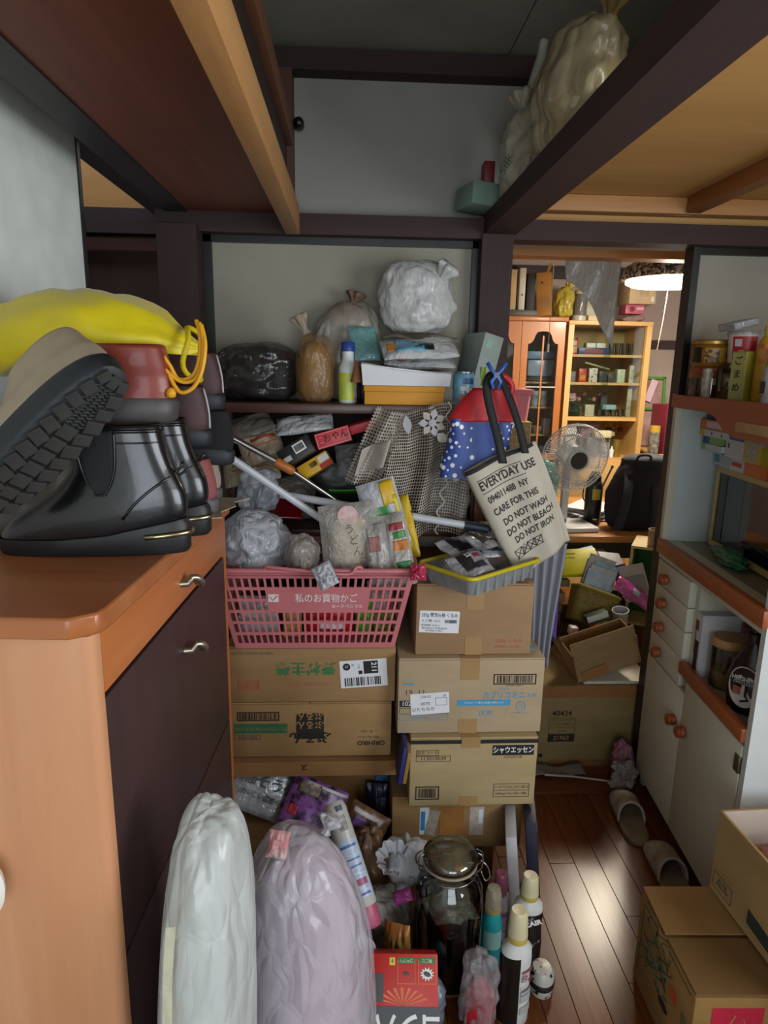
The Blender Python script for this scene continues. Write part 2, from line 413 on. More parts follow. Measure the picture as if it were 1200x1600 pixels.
# floor of narrow boards
fl = sbx('floor', -2.0, 2.7, -2.3, 2.06, -0.06, -0.006, pm('#2c160c', 0.7))
pw = 0.0755; rd = random.Random(4); plank_m = {}
FLOORM = [wood(a, b, 0.25, 'y', 10, coat=0.0, bmp=0.1, spec=.32) for a, b in (('#532a13', '#764220'), ('#4c2610', '#6b3a1b'), ('#5b3016', '#804a25'))]
for i in range(27):
    x0 = 0.0 + pw * (i - 8.0); y = -1.2 - rd.random() * 0.5
    while y < 2.0:
        L = rd.choice([0.6, 0.9, 0.9, 1.2]); y1 = min(y + L, 2.0)
        if y1 > 0.4 and y1 - y > 0.03:
            mb = MB(); mb.box((0, 0, 0), (pw - 0.0014, y1 - y - 0.0014, 0.006))
            o = mb.build('plank', rd.choice(FLOORM), fl, bevel=0.0006); o.location = (x0 + pw / 2, (y + y1) / 2, -0.003)
        y = y1
ft = sbx('trim_1', 0.478, 1.04, 2.0, 2.10, -0.02, 0.012, wood('#4a2413', '#6b381d', 0.35, 'x', 8))   # threshold
sbx('wall_left', -0.72, -0.652, -2.3, 1.735, 0.0, 1.98, WALLPAPER)
# dark edge of the sliding panel
sbx('trim_2', -0.72, -0.648, 1.735, 1.752, 0.0, 1.98, BLACKFRAME)
sbx('trim_3', -0.722, -0.62, -2.3, 2.74, 1.975, 2.12, wood('#1c1413', '#2c1e1b', 0.5, 'y', 6))
# hall beyond the sliding panel
hall_end = sbx('wall_hall', -1.9, -0.44, 2.80, 2.86, 0.0, 2.4, wood('#3c2416', '#4c2f1d', 0.6, 'z', 5))
sbx('wall_hall_upper', -1.9, -0.44, 2.775, 2.80, 2.02, 2.4, wood('#b07a3e', '#c08a4c', 0.6, 'x', 5))
sbx('trim_4', -1.9, -0.44, 2.74, 2.80, 1.93, 2.02, DARKWOOD)
sbx('trim_5', -1.9, -0.44, 2.75, 2.80, 1.87, 1.915, wood('#3a1a15', '#50261e', 0.5, 'x', 6))
sbx('wall_hall_side', -1.95, -1.9, -2.3, 2.86, 0.0, 2.4, PLASTER)
# back wall: upper plaster, rails, posts
sbx('wall_back', -0.44, 2.7, 2.12, 2.17, 1.82, 2.34, PLASTER)
sbx('trim_6', -0.56, 2.7, 2.04, 2.12, 1.818, 1.874, DARKWOOD)         # lintel rail
sbx('trim_7', -0.44, 2.7, 2.06, 2.12, 2.25, 2.305, DARKWOOD)           # rail under ceiling
sbx('trim_8', -0.216, -0.168, 2.05, 2.12, 1.874, 2.25, wood('#4a2a1c', '#5d3624', 0.6, 'z', 7))
sbx('trim_9', -0.548, -0.437, 2.0, 2.14, 0.0, 1.83, DARKWOOD_Z)        # post beside hall
sbx('trim_10', 0.380, 0.472, 2.03, 2.16, 0.0, 1.83, DARKWOOD_Z)        # post beside doorway
# fusuma panel behind the rack, in its black frame
d1 = sbx('door_1', -0.415, 0.362, 2.10, 2.12, 0.0, 1.80, FUSUMA)
sbx('panel_frame', -0.437, -0.413, 2.085, 2.12, 0.0, 1.818, BLACKFRAME, d1)
sbx('panel_frame', 0.362, 0.386, 2.085, 2.12, 0.0, 1.818, BLACKFRAME, d1)
sbx('panel_frame', -0.437, 0.386, 2.085, 2.12, 1.798, 1.818, BLACKFRAME, d1)
# doorway jamb and the panel right of it
sbx('trim_11', 1.037, 1.059, 2.075, 2.13, 0.0, 1.82, BLACKFRAME)
d2 = sbx('door_2', 1.06, 2.7, 2.10, 2.12, 0.0, 1.80, pm('#a09b8e', 0.85, scale=3, c2='#918c7e', bmp=0.08))
sbx('panel_frame', 1.06, 2.7, 2.085, 2.12, 1.798, 1.82, BLACKFRAME, d2)
# ceiling of boards
ce = sbx('ceiling', -2.0, 2.7, -2.3, 2.2, 2.335, 2.38, pm('#2c2a26', 0.9))
for (x0, x1) in ((-1.30, -0.432), (-0.43, 0.437), (0.441, 1.31), (1.314, 2.2)):
    sbx('ceiling_board', x0, x1, -2.3, 2.12, 2.312, 2.335, CEIL, ce)
# beam from the doorway post towards the viewer
sbx('trim_12', 0.385, 0.478, -0.6, 2.06, 1.830, 1.882, DARKWOOD_Y)
# walls out of view, with the windows that light the room
def wall_with_window(name, axis, pos, a0, a1, z1, w0, w1, wz0, wz1, m):
    mb = MB()
    def seg(p0, p1, q0, q1):
        if axis == 'y': mb.box(((p0 + p1) / 2, pos, (q0 + q1) / 2), (p1 - p0, 0.06, q1 - q0))
        else: mb.box((pos, (p0 + p1) / 2, (q0 + q1) / 2), (0.06, p1 - p0, q1 - q0))
    seg(a0, w0, 0, z1); seg(w1, a1, 0, z1); seg(w0, w1, 0, wz0); seg(w0, w1, wz1, z1)
    return struct(name, mb, m)
wall_with_window('wall_rear', 'y', -2.3, -2.0, 2.7, 2.34, -0.5, 1.2, 0.5, 2.0, PLASTER)
wall_with_window('wall_right', 'x', 1.64, -2.3, 2.12, 2.34, -0.6, 0.7, 0.9, 1.8, PLASTER)
def window_frame(name, axis, pos, a0, a1, z0, z1):
    mb = MB(); t = 0.05
    segs = [(a0, a1, z0, z0 + t), (a0, a1, z1 - t, z1), (a0, a0 + t, z0, z1), (a1 - t, a1, z0, z1), ((a0 + a1) / 2 - t / 2, (a0 + a1) / 2 + t / 2, z0, z1)]
    for p0, p1, q0, q1 in segs:
        if axis == 'y': mb.box(((p0 + p1) / 2, pos, (q0 + q1) / 2), (p1 - p0, 0.05, q1 - q0))
        else: mb.box((pos, (p0 + p1) / 2, (q0 + q1) / 2), (0.05, p1 - p0, q1 - q0))
    return struct(name, mb, pm('#9a9a96', 0.4, metal=0.6))
window_frame('window_1', 'y', -2.3, -0.5, 1.2, 0.5, 2.0)
window_frame('window_2', 'x', 1.64, -0.6, 0.7, 0.9, 1.8)

sbx('wall_back_panel', 0.478, 1.6, 2.108, 2.12, 1.874, 1.95, PLY_GOLD)
# lofts under the ceiling: left one of reddish plywood, right one of pale plywood
lo = thing('overhead_shelf', 'reddish brown plywood overhead shelf with pale pine front board', 'shelf', (-0.32, 0.75, 1.815))
def lp(name, x0, x1, y0, y1, z0, z1, m, r=0.0):
    return sbx(name, x0 + .32, x1 + .32, y0 - .75, y1 - .75, z0 - 1.815, z1 - 1.815, m, lo, r)
lp('deck', -0.468, -0.166, -0.5, 2.04, 1.872, 1.884, PLY_RED)
lp('front_board', -0.190, -0.150, -0.5, 2.035, 1.815, 1.890, PINE, 0.002)
lp('side_rail', -0.53, -0.466, -0.5, 2.04, 1.868, 1.95, wood('#1d1718', '#2c2324', 0.5, 'y', 6))
lp('guard_rail', -0.202, -0.166, -0.5, 2.05, 2.05, 2.10, wood('#6b4027', '#845235', 0.6, 'y', 8), 0.002)
lp('guard_board', -0.198, -0.185, -0.5, 2.05, 1.884, 2.05, wood('#2a1a14', '#38231a', 0.6, 'y', 8))
tag(bx('wall_hook', (-0.158, 2.075, 2.118), (0.03, 0.05, 0.03), BLACKFRAME, None, r=0.014, seg=4), 'small round black hook on the upper rail', 'hook')
ro = thing('overhead_shelf', 'golden plywood overhead shelf on pine battens beside the dark beam', 'shelf', (1.4, 0.75, 1.93))
def rp(name, x0, x1, y0, y1, z0, z1, m, r=0.0):
    return sbx(name, x0 - 1.4, x1 - 1.4, y0 - .75, y1 - .75, z0 - 1.93, z1 - 1.93, m, ro, r)
rp('deck', 0.585, 1.60, -0.5, 2.11, 1.950, 1.962, PLY_GOLD)
rp('back_batten', 0.480, 1.60, 2.05, 2.10, 1.904, 1.949, PINE_X, 0.002)
rp('ledge', 0.479, 0.524, -0.5, 2.04, 1.866, 1.881, PINE)
rp('joist', 0.985, 1.030, -0.5, 2.045, 1.905, 1.949, wood('#94592e', '#b57a48', 0.6, 'y', 8), 0.002)
rp('joist', 1.53, 1.57, -0.5, 2.045, 1.905, 1.949, PINE, 0.002)

# ------------------------------------------------ back room
BWALL = pm('#c9b7ad', 0.9, scale=3, c2='#bba89e')
sbx('floor_back_room', -0.2, 3.4, 2.06, 5.0, -0.06, 0.0, wood('#5c3417', '#85512a', 0.3, 'x', 9))
sbx('wall_back_room', -0.2, 3.4, 4.78, 4.84, 0.0, 2.4, BWALL)
sbx('wall_back_room_left', -0.26, -0.2, 2.17, 4.84, 0.0, 2.4, BWALL)
sbx('wall_back_room_right', 3.4, 3.46, 2.12, 4.84, 0.0, 2.4, BWALL)
sbx('ceiling_back_room', -0.26, 3.46, 2.17, 4.84, 2.4, 2.44, pm('#b8a890', 0.9))
sbx('trim_13', -0.2, 3.4, 4.75, 4.78, 1.60, 1.66, wood('#3a2220', '#4a2c28', 0.5, 'x', 6))
sbx('trim_14', -0.2, 3.4, 4.74, 4.78, 2.06, 2.14, wood('#2d1a18', '#3a2220', 0.5, 'x', 6))
sbx('trim_15', 0.2, 1.7, 2.42, 2.50, 1.835, 1.878, wood('#a36a32', '#b97d42', 0.5, 'x', 7))   # inner lintel
sbx('trim_16', 0.2, 1.7, 2.42, 2.50, 1.878, 1.93, wood('#c9a56c', '#d8b67e', 0.5, 'x', 7))
# ================================================================ SHOE CABINET
CHERRY_X = wood('#8f4f28', '#b06c3c', 0.35, 'x', 5, coat=0.15)
CHERRY_Y = wood('#a35a2c', '#b96e3c', 0.4, 'y', 5)
CHERRY_Z = wood('#b87f58', '#cc9670', 0.4, 'z', 4)
DKDOOR = wood('#33211f', '#40292a', 0.45, 'z', 4)
NICKEL = pm('#a89f8c', 0.35, metal=0.9, var=0.1)
sc = thing('shoe_cabinet', 'tall cherry wood shoe cabinet with dark brown fronts and bent metal pulls', 'cabinet', (-0.313, 0.764, 0), (0, 0, R(-2.8)))
LEN, DEP = 0.690, 0.325
mb = MB()                                       # carcass without the fronts
mb.box((-DEP / 2, LEN - 0.008, 0.56), (DEP - 0.004, 0.016, 1.12)); mb.box((-DEP + 0.006, LEN / 2, 0.56), (0.012, LEN - 0.02, 1.12)); mb.box((-DEP / 2, LEN / 2, 0.03), (DEP - 0.03, LEN - 0.02, 0.06))
mb.build('carcass', CHERRY_Y, sc)
# near side panel with rounded front edge
mb = MB(); pts = [(-DEP, -0.0), (-0.012, -0.0), (-0.004, 0.004), (0, 0.012), (0, 0.024), (-DEP, 0.024)]
mb.prism(pts, 1.122); mb.build('side_panel', CHERRY_Z, sc, smooth=True)
mb = MB(); tp = [(-DEP - .003, -0.012), (-0.022, -0.012), (0.006, 0.010), (0.010, 0.03), (0.010, LEN + 0.004), (-DEP - .003, LEN + 0.004)]
mb.prism(tp, 0.028, (0, 0, 1.122)); mb.build('top', CHERRY_X, sc, bevel=0.004, smooth=True)
df = bx('drawer_front', (-0.009, LEN / 2 + .004, 1.0775), (0.018, LEN - 0.045, 0.085), CHERRY_Y, sc, r=0.002)
for nm, z0, z1 in (('door', 0.632, 1.026), ('door', 0.30, 0.626), ('door', 0.07, 0.294)):
    d = bx(nm, (-0.011, LEN / 2 + .004, (z0 + z1) / 2), (0.018, LEN - 0.048, z1 - z0), DKDOOR, sc, r=0.002)
    if z1 > 1: d0 = d
def pull(parent, y, z):
    mb = MB(); pts = []
    for i in range(9):
        a = -0.9 + i * 0.42; pts.append((0.006 + 0.016 * (1 - math.cos(a * .9)) * .9 + .004, y - 0.022 + 0.005 * i, z - 0.010 + 0.013 * math.sin(a + .4)))
    pts = [(-0.002, y - 0.02, z), (0.012, y - 0.018, z)] + [(0.018 + 0.012 * math.sin(i / 6 * PI), y - 0.012 + 0.005 * i, z + 0.010 * math.cos(i / 6 * PI * 1.15)) for i in range(8)]
    mb.tube(pts, [0.007, 0.006] + [0.0062] * 8, 10); mb.build('handle', NICKEL, parent, smooth=True)
pull(df, 0.373, 1.071); pull(d0, 0.378, 0.943)
# white rounded knob on the near side
o = MB().lathe([(0.0, 0), (0.012, 0), (0.022, 0.012), (0.026, 0.02), (0.022, 0.028), (0.0, 0.031)], 24, (0, 0, 0), (R(90), 0, 0), sx=.8, sy=1.5).build('wall_hook', pm('#d8d8d4', 0.35), None, smooth=True, loc=(-0.460, 0.762, 0.788))
tag(o, 'white oval plastic hook stuck on the side of the cherry cabinet', 'hook')

# ================================================================ SHOES
def interp(tab, z):
    for a, b in zip(tab, tab[1:]):
        if z <= b[0]:
            t = max(0, (z - a[0]) / (b[0] - a[0])); t = t * t * (3 - 2 * t) if False else t
            return [a[i] + (b[i] - a[i]) * t for i in range(len(a))]
    return list(tab[-1])
def foot_ring(x0, x1, w, z, n=40, e=2.5, slope=0.0, zf=None):
    xc, L = (x0 + x1) / 2, (x1 - x0) / 2; r = []
    for i in range(n):
        a = 2 * PI * i / n; c, s = math.cos(a), math.sin(a)
        X = math.copysign(abs(c) ** (2 / e), c); Y = math.copysign(abs(s) ** (2 / e), s)
        x = xc + L * X
        r.append((x, w * Y * (1 - 0.10 * (1 - X) * .5), z + (zf(x) if zf else 0)))
    return r
def halfw(tab, x, z, e=2.5):
    _, x0, x1, w = interp(tab, z); xc, L = (x0 + x1) / 2, (x1 - x0) / 2; X = min(0.999, abs((x - xc) / L))
    return w * (1 - X ** e) ** (1 / e) * (1 - 0.10 * (1 - (x - xc) / L) * .5)
def basis(xd, zh):
    x = Vector(xd).normalized(); z = Vector(zh); z = (z - x * z.dot(x)).normalized(); y = z.cross(x)
    return Matrix((x, y, z)).transposed().to_euler()
def shoe(name, label, loc, rot, tab, sole, um, sm, lining=None, zf=None, group=None, cat='shoe', open_top=True):
    """tab/sole: rows (z, heel x, toe x, half width); heel at the origin, toe along +x"""
    t = thing(name, label, cat, loc, rot, group)
    rings = []; zs = [tab[0][0] + (tab[-1][0] - tab[0][0]) * i / 22 for i in range(23)]
    for z in zs:
        _, a, b, w = interp(tab, z); rings.append(foot_ring(a, b, w, z, zf=(lambda x, q=(z - zs[0]) / (zs[-1] - zs[0]): zf(x) * (1 - q)) if zf else None))
    mb = MB()
    if open_top:
        _, a, b, w = tab[-1]; z = tab[-1][0]
        rings += [foot_ring(a + .003, b - .003, w - .003, z + .003), foot_ring(a + .006, b - .006, w - .006, z - .002), foot_ring(a + .01, b - .01, w - .008, z - .03)]
    else:
        _, a, b, w = tab[-1]; z = tab[-1][0]; rings += [foot_ring(a + .02, b - .03, w * .6, z + .006), foot_ring(a + .06, b - .08, w * .1, z + .008)]
    mb.loft(rings); mb.build('upper', um, t, smooth='all')
    mb = MB(); sr = []
    for z, a, b, w in sole: sr.append(foot_ring(a, b, w, z, zf=(lambda x, k=min(1, z / .034): zf(x) * k * (1 if zf(x) > 0 or k > .9 else .2)) if zf and z > 0.001 else None))
    mb.loft(sr); mb.build('sole', sm, t, smooth=True, angle=50)
    if open_top:
        _, a, b, w = tab[-1]
        MB().loft([foot_ring(a + .008, b - .008, w - .006, tab[-1][0] - .02), foot_ring(a + .01, b - .01, w - .008, tab[-1][0] - .022)]).build('lining', lining or pm('#0c0b0b', 0.95), t)
    return t
LEATHER = pm('#0d0d0f', 0.27, scale=15, var=0.3, bmp=0.45, spec=0.5, coat=0.25)
BLKRUB = pm('#121315', 0.5, var=0.15, scale=30)
BOOT = [(0.03, 0.006, 0.292, 0.039), (0.045, 0.0, 0.290, 0.041), (0.065, 0.0, 0.272, 0.0415), (0.085, 0.003, 0.236, 0.040), (0.105, 0.010, 0.202, 0.037), (0.13, 0.020, 0.178, 0.036), (0.16, 0.028, 0.176, 0.037), (0.19, 0.033, 0.178, 0.0385), (0.203, 0.034, 0.179, 0.039)]
BSOLE = [(0.0, 0.002, 0.290, 0.038), (0.004, -0.003, 0.294, 0.041), (0.028, -0.003, 0.296, 0.042), (0.034, 0.002, 0.294, 0.041)]
def boot(loc, rotz, label):
    zf = lambda x: -0.012 * max(0, (x - 0.09) / 0.17) + 0.022 * max(0, 1 - x / 0.12)
    t = shoe('ankle_boot', label, loc, (0, 0, rotz), BOOT, BSOLE, LEATHER, BLKRUB, zf=zf, group=None, cat='boot')
    for s in (1, -1):                                        # elastic gore, piping and metal heel trim on both sides
        mb = MB()
        def g(u, v):
            z = 0.098 + 0.100 * v; xl = 0.092 + 0.004 * v + 0.006 * (1 - v); xr = 0.150 + 0.008 * v - 0.02 * (1 - v) ** 3; xl += 0.018 * (1 - v) ** 4
            x = xl + (xr - xl) * u
            return (x, s * (halfw(BOOT, x, z) + 0.0018), z + 0.0)
        mb.grid(g, 8, 12); mb.build('elastic_gore', pm('#17181a', 0.85, scale=60, stretch=(6, 1, .3), bmp=0.3), t, smooth='all', thick=0.002)
        edge = [g(0, v / 10) for v in range(10, -1, -1)] + [g(u / 6, 0) for u in range(1, 7)] + [g(1, v / 10) for v in range(1, 11)]
        MB().tube([(x, y + s * .0008, z) for x, y, z in edge], 0.0016, 6).build('stitching', LEATHER, t, smooth='all')
        arc = []
        for i in range(14):
            q = i / 13; x = 0.088 * q ** 1.3 + 0.004; z = 0.145 - 0.055 * q ** .8 - 0.03 * q ** 4
            arc.append((x, s * (halfw(BOOT, max(.001, x), z) + 0.0012), z))
        MB().tube(arc, 0.0022, 6).build('heel_seam', LEATHER, t, smooth='all')
    tr = []
    for i in range(25):
        a = PI * 0.42 + (PI * 2 - PI * 0.84) * i / 24; c, sn = math.cos(a), math.sin(a); e = 2.5
        X = math.copysign(abs(c) ** (2 / e), c); Y = math.copysign(abs(sn) ** (2 / e), sn); x = 0.1465 + 0.1505 * X
        if x < 0.08: tr.append((x - .0008, 0.0428 * Y * (1 - .05 * (1 - X)), 0.0335 - .06 * x))
    MB().tube(tr, 0.0046, 8).build('heel_trim', pm('#b5aa86', 0.25, metal=1.0), t, smooth='all')
    rim = foot_ring(0.034, 0.179, 0.0395, 0.196, 48)
    MB().tube(rim, 0.0032, 6, closed=True).build('collar', LEATHER, t, smooth='all')
    rim = foot_ring(0.0325, 0.179, 0.0385, 0.178, 48)
    MB().tube(rim, 0.0016, 6, closed=True).build('collar_seam', LEATHER, t, smooth='all')
    return t
boot((-0.262, 1.055, 1.1505), R(182), 'black leather ankle boot with elastic gore, standing at the cabinet edge')
boot((-0.252, 1.165, 1.1505), R(179), 'black leather ankle boot standing just behind its twin boot')

LOWT = [(0.022, 0.006, 0.252, 0.037), (0.04, 0.0, 0.25, 0.040), (0.06, 0.0, 0.225, 0.039), (0.078, 0.004, 0.175, 0.036), (0.095, 0.008, 0.135, 0.034), (0.108, 0.012, 0.125, 0.033)]
LOWS = [(0.0, 0.004, 0.25, 0.037), (0.005, -0.002, 0.256, 0.040), (0.026, -0.004, 0.257, 0.041), (0.032, 0.002, 0.252, 0.040)]
# beige comfort shoe tipped over with its treaded sole towards the room
xd = Vector((-0.70, -0.02, -0.70)); zu = Vector((-0.42, 0.66, 0.60))
be = shoe('comfort_shoe', 'beige slip-on shoe with black cleated sole, tipped over on the black boot', (-0.315, 0.962, 1.432), basis(xd, zu), [(0.024, 0.004, 0.27, 0.042), (0.05, -0.002, 0.266, 0.046), (0.075, 0.0, 0.235, 0.045), (0.095, 0.006, 0.19, 0.041), (0.118, 0.012, 0.160, 0.040), (0.140, 0.016, 0.150, 0.038)],
          [(0.0, 0.006, 0.268, 0.043), (0.006, -0.006, 0.276, 0.049), (0.034, -0.009, 0.277, 0.051), (0.042, -0.002, 0.272, 0.049)], pm('#a3917a', 0.75, scale=30, var=0.08, bmp=0.1), pm('#1e2226', 0.6, var=0.12, scale=20), lining=pm('#8d7b64', 0.9))
TREAD = pm('#2b2927', 0.75, var=0.25, scale=40)
rd = random.Random(3)
for i in range(11):
    x = 0.012 + i * 0.0238
    for k in (-1, 0, 1):
        hw = 0.043 * (1 - abs((x - .137) / .137) ** 2.8) ** (1 / 2.8)
        y = k * hw * 0.62; w = hw * 0.5
        if w < 0.006: continue
        if 0.03 < x < 0.10 and k == 0:                    # wavy grip in the heel part
            for q in range(4):
                MB().tube([(x - .010 + q * .006, -w + j * w / 4, -0.002 + 0 * j) if j % 2 else (x - .007 + q * .006, -w + j * w / 4, -0.002) for j in range(9)], 0.0016, 5).build('grip_ridge', TREAD, be)
        else:
            MB().box((0, 0, 0), (0.017 + rd.random() * .004, w * 1.15, 0.007)).build('cleat', TREAD, be, loc=(x, y, -0.003), rot=(0, 0, k * 0.35), bevel=0.001)
# red-brown shoe, heel outwards, on top of the boots
shoe('loafer', 'red-brown leather shoe with thick grey sole resting across the boots', (-0.283, 1.10, 1.352), (0, 0, R(181)), [(0.03, 0.004, 0.20, 0.046), (0.055, 0.0, 0.20, 0.047), (0.075, 0.002, 0.19, 0.046), (0.09, 0.006, 0.17, 0.043), (0.112, 0.012, 0.13, 0.040), (0.122, 0.014, 0.125, 0.039)],
     [(0.0, 0.012, 0.20, 0.044), (0.008, 0.0, 0.206, 0.050), (0.036, -0.004, 0.207, 0.051), (0.042, 0.002, 0.202, 0.049)], pm('#7e2c1e', 0.4, scale=14, var=0.15, coat=0.1), pm('#45403f', 0.5, var=0.15, scale=8))
MAROON = pm('#3e1d1e', 0.6, scale=16, var=0.2)
def sneaker(label, loc, rot, um, sm, stripe=None):
    t = shoe('sneaker', label, loc, rot, LOWT, LOWS, um, sm)
    if stripe:
        MB().tube([(-0.0005 + 0.012 * (i / 8) ** 2, 0.006, 0.034 + 0.009 * i) for i in range(9)], 0.0022, 6).build('piping', stripe, t, smooth='all')
    return t
WHT = pm('#a9a4a4', 0.6)
NAVYRUB = pm('#1b1f25', 0.6, var=0.2)
sneaker('maroon sneaker with black sole, lying just under the yellow cord', (-0.262, 1.24, 1.298), basis((-1, .02, .04), (0, 0, 1)), MAROON, NAVYRUB, WHT)
sneaker('maroon sneaker with black sole, topmost at the far end of the pile', (-0.254, 1.345, 1.352), basis((-1, .02, .02), (0, 0, 1)), MAROON, NAVYRUB, WHT)
sneaker('black suede shoe with thick dark sole, under the far maroon sneaker', (-0.246, 1.385, 1.243), basis((-1, .03, .05), (0, 0, 1)), pm('#151316', 0.9, var=0.2), NAVYRUB)
sneaker('tan suede shoe squeezed between the boot and the maroon sneaker', (-0.279, 1.235, 1.192), basis((-1, .02, .02), (0, 0, 1)), pm('#9b7f63', 0.9, var=0.1), pm('#2a2d31', 0.6))
sneaker('dusty pink shoe with grey sole standing on the cabinet top', (-0.268, 1.315, 1.1505), (0, 0, R(180)), pm('#8e4b49', 0.7, var=0.15), pm('#5c5758', 0.6))
sneaker('pale beige canvas shoe standing at the far cabinet corner', (-0.268, 1.405, 1.1505), (0, 0, R(178)), pm('#978b7d', 0.8, var=0.15), pm('#55524f', 0.6))
# torn newspaper under the shoes
mb = MB(); rd = random.Random(5)
out = [(-0.20, 0.0), (0.012, -0.02), (0.02, 0.04), (0.045, 0.05), (0.03, 0.10), (0.048, 0.16), (0.035, 0.20), (0.06, 0.245), (-0.2, 0.25)]
mb.prism(out, 0.002); tag(mb.build('newspaper', pm('#b8ac92', 0.9, scale=18, c2='#8f8570'), None, loc=(-0.30, 1.235, 1.151), rot=(0, 0, R(-3))), 'torn yellowed paper sheet sticking out from under the shoes', 'paper')

# ================================================================ YELLOW DRAWSTRING BAG
YEL = pm('#d9c400', 0.45, scale=9, var=0.08, bmp=0.6, trans=0.15, sheen=0.3)
yb = thing('drawstring_bag', 'bright yellow nylon drawstring bag lying on the shoe pile', 'bag', (-0.43, 1.175, 1.412), (0, R(-2), R(-4)))
rings = []; nu = 44; sd = Vector((4, 2, 9)); NS = 48
for j in range(NS + 1):
    t = j / NS; x = -0.218 + 0.400 * t
    k = (math.sin(PI * min(1, (t * .93 + .035))) ** 0.55)
    if t > 0.86: k *= 1 - (t - 0.86) / 0.14 * 0.72
    ring = []
    for i in range(nu):
        a = 2 * PI * i / nu; d = Vector((x * 9, math.cos(a) * 1.2, math.sin(a) * 1.2))
        w = .09 * fbm(d * 1.0 + sd, 3) + .16 * (crease(Vector((x * 9, math.cos(a) * 1.5, math.sin(a) * 1.5)) + sd) - .2) + .03 * ridge(Vector((x * 5, a * 1.6, 0)) + sd) + (0.09 * max(0, t - .62) / .38) * math.sin(a * 9 + 3 * noise.noise(d))
        r = k * (1 + w); zz = math.sin(a) * 0.083 * r
        ring.append((x, math.cos(a) * 0.088 * r, max(-0.055 + .043 * min(1, max(0, (t - .15) / .3)), zz) + 0.070 - 0.03 * max(0, t - .5)))
    rings.append(ring)
MB().loft(rings).build('bag_body', YEL, yb, smooth='all')
neck = [(0.166 + .006 * math.sin(3 * a), 0.052 * math.cos(a), 0.046 + 0.044 * math.sin(a)) for a in [2 * PI * i / 24 for i in range(24)]]
MB().tube(neck, 0.0045, 8, closed=True).build('drawstring_channel', pm('#c9b200', 0.5), yb, smooth='all')
ORG = pm('#d99a10', 0.55, var=0.1)
c1 = [(-0.241, 1.10, 1.512), (-0.234, 1.09, 1.488), (-0.237, 1.085, 1.447), (-0.249, 1.085, 1.424), (-0.27, 1.085, 1.42), (-0.292, 1.085, 1.436), (-0.311, 1.085, 1.456), (-0.336, 1.085, 1.468)]
c2 = [(-0.238, 1.10, 1.509), (-0.230, 1.085, 1.477), (-0.236, 1.08, 1.437), (-0.25, 1.08, 1.412), (-0.269, 1.08, 1.403), (-0.281, 1.082, 1.415), (-0.289, 1.085, 1.432)]
c3 = [(x - .006, y + .006, z + .004) for x, y, z in c1[:5]] + [(-0.288, 1.09, 1.445), (-0.30, 1.09, 1.462)]
inv = (Matrix.Translation((-0.43, 1.175, 1.412)) @ Euler((0, R(-2), R(-4))).to_matrix().to_4x4()).inverted()
def smooth_path(p, n=6):
    p = [Vector(q) for q in p]; o = []
    for i in range(len(p) - 1):
        a = p[max(0, i - 1)]; b = p[i]; c = p[i + 1]; d = p[min(len(p) - 1, i + 2)]
        for k in range(n):
            t = k / n; o.append(0.5 * ((2 * b) + (c - a) * t + (2 * a - 5 * b + 4 * c - d) * t * t + (3 * b - a - 3 * c + d) * t ** 3))
    o.append(p[-1]); return o
for c in (c1, c2, c3):
    MB().tube([inv @ q for q in smooth_path(c)], 0.0033, 8).build('cord', ORG, yb, smooth='all')
k = inv @ Vector((-0.286, 1.08, 1.402)); MB().lathe([(0, -.008), (.007, -.006), (.0085, 0), (.006, .007), (0, .009)], 12, k).build('cord_knot', ORG, yb, smooth='all')
# ================================================================ RACK IN FRONT OF THE PANEL
RACKW = wood('#3a2018', '#57301f', 0.4, 'x', 7, coat=0.1)
rk = thing('storage_rack', 'dark brown wooden rack with one deep shelf in front of the panel', 'rack', (0.0, 1.95, 0.0))
bx('shelf_board', (-0.006, 0.0, 1.3335), (0.740, 0.27, 0.026), RACKW, rk, r=0.003)
bx('shelf_board', (-0.006, 0.0, 0.985), (0.740, 0.27, 0.02), RACKW, rk, r=0.003)
for x in (-0.372, 0.362):
    bx('upright', (x, -0.13, 1.18), (0.024, 0.024, 0.40), wood('#4d2d1a', '#6a4027', 0.5, 'z', 7), rk, r=0.002)
    bx('upright', (x, 0.108, 0.66), (0.024, 0.024, 1.32), wood('#4d2d1a', '#6a4027', 0.5, 'z', 7), rk, r=0.002)
bx('back_panel', (-0.006, 0.124, 1.15), (0.740, 0.006, 0.36), pm('#241712', 0.8), rk)  # added dark sheet, its colour stands for the shade under the shelf
SZ = 1.3468                                                # top of the shelf
# ---- bags on the shelf
bag('garbage_bag', 'dark translucent plastic bag full of black things on the rack shelf', (-0.27, 1.965, SZ), (0.25, 0.19, 0.165), film('#3b3634', 0.62, 0.18, trans=0.1), 3, wr=0.09, inner=[((-0.03, 0.0, 0.004), (0.17, 0.14, 0.12), pm('#0d0c0d', 0.6)), ((0.05, -0.02, 0.004), (0.12, 0.12, 0.135), pm('#191617', 0.7))], power=2.8)
bag('tied_bag', 'clear amber plastic bag with knotted top between dark bag and spray bottle', (-0.10, 1.90, SZ), (0.112, 0.10, 0.185), film('#a07c4c', 0.33, 0.1, trans=0.1, bmp=0.5, scale=40), 5, knot=(-0.028, 0, 0.196, 0.024, 0.045, (0, R(-25), 0)), kmat=film('#b8a48c', 0.6, 0.15), wr=0.06, pleat=0.06,
    inner=[((0, 0, 0.002), (0.092, 0.08, 0.165), pm('#5a3a3c', 0.6, c2='#9a7030', scale=11))], power=2.9)
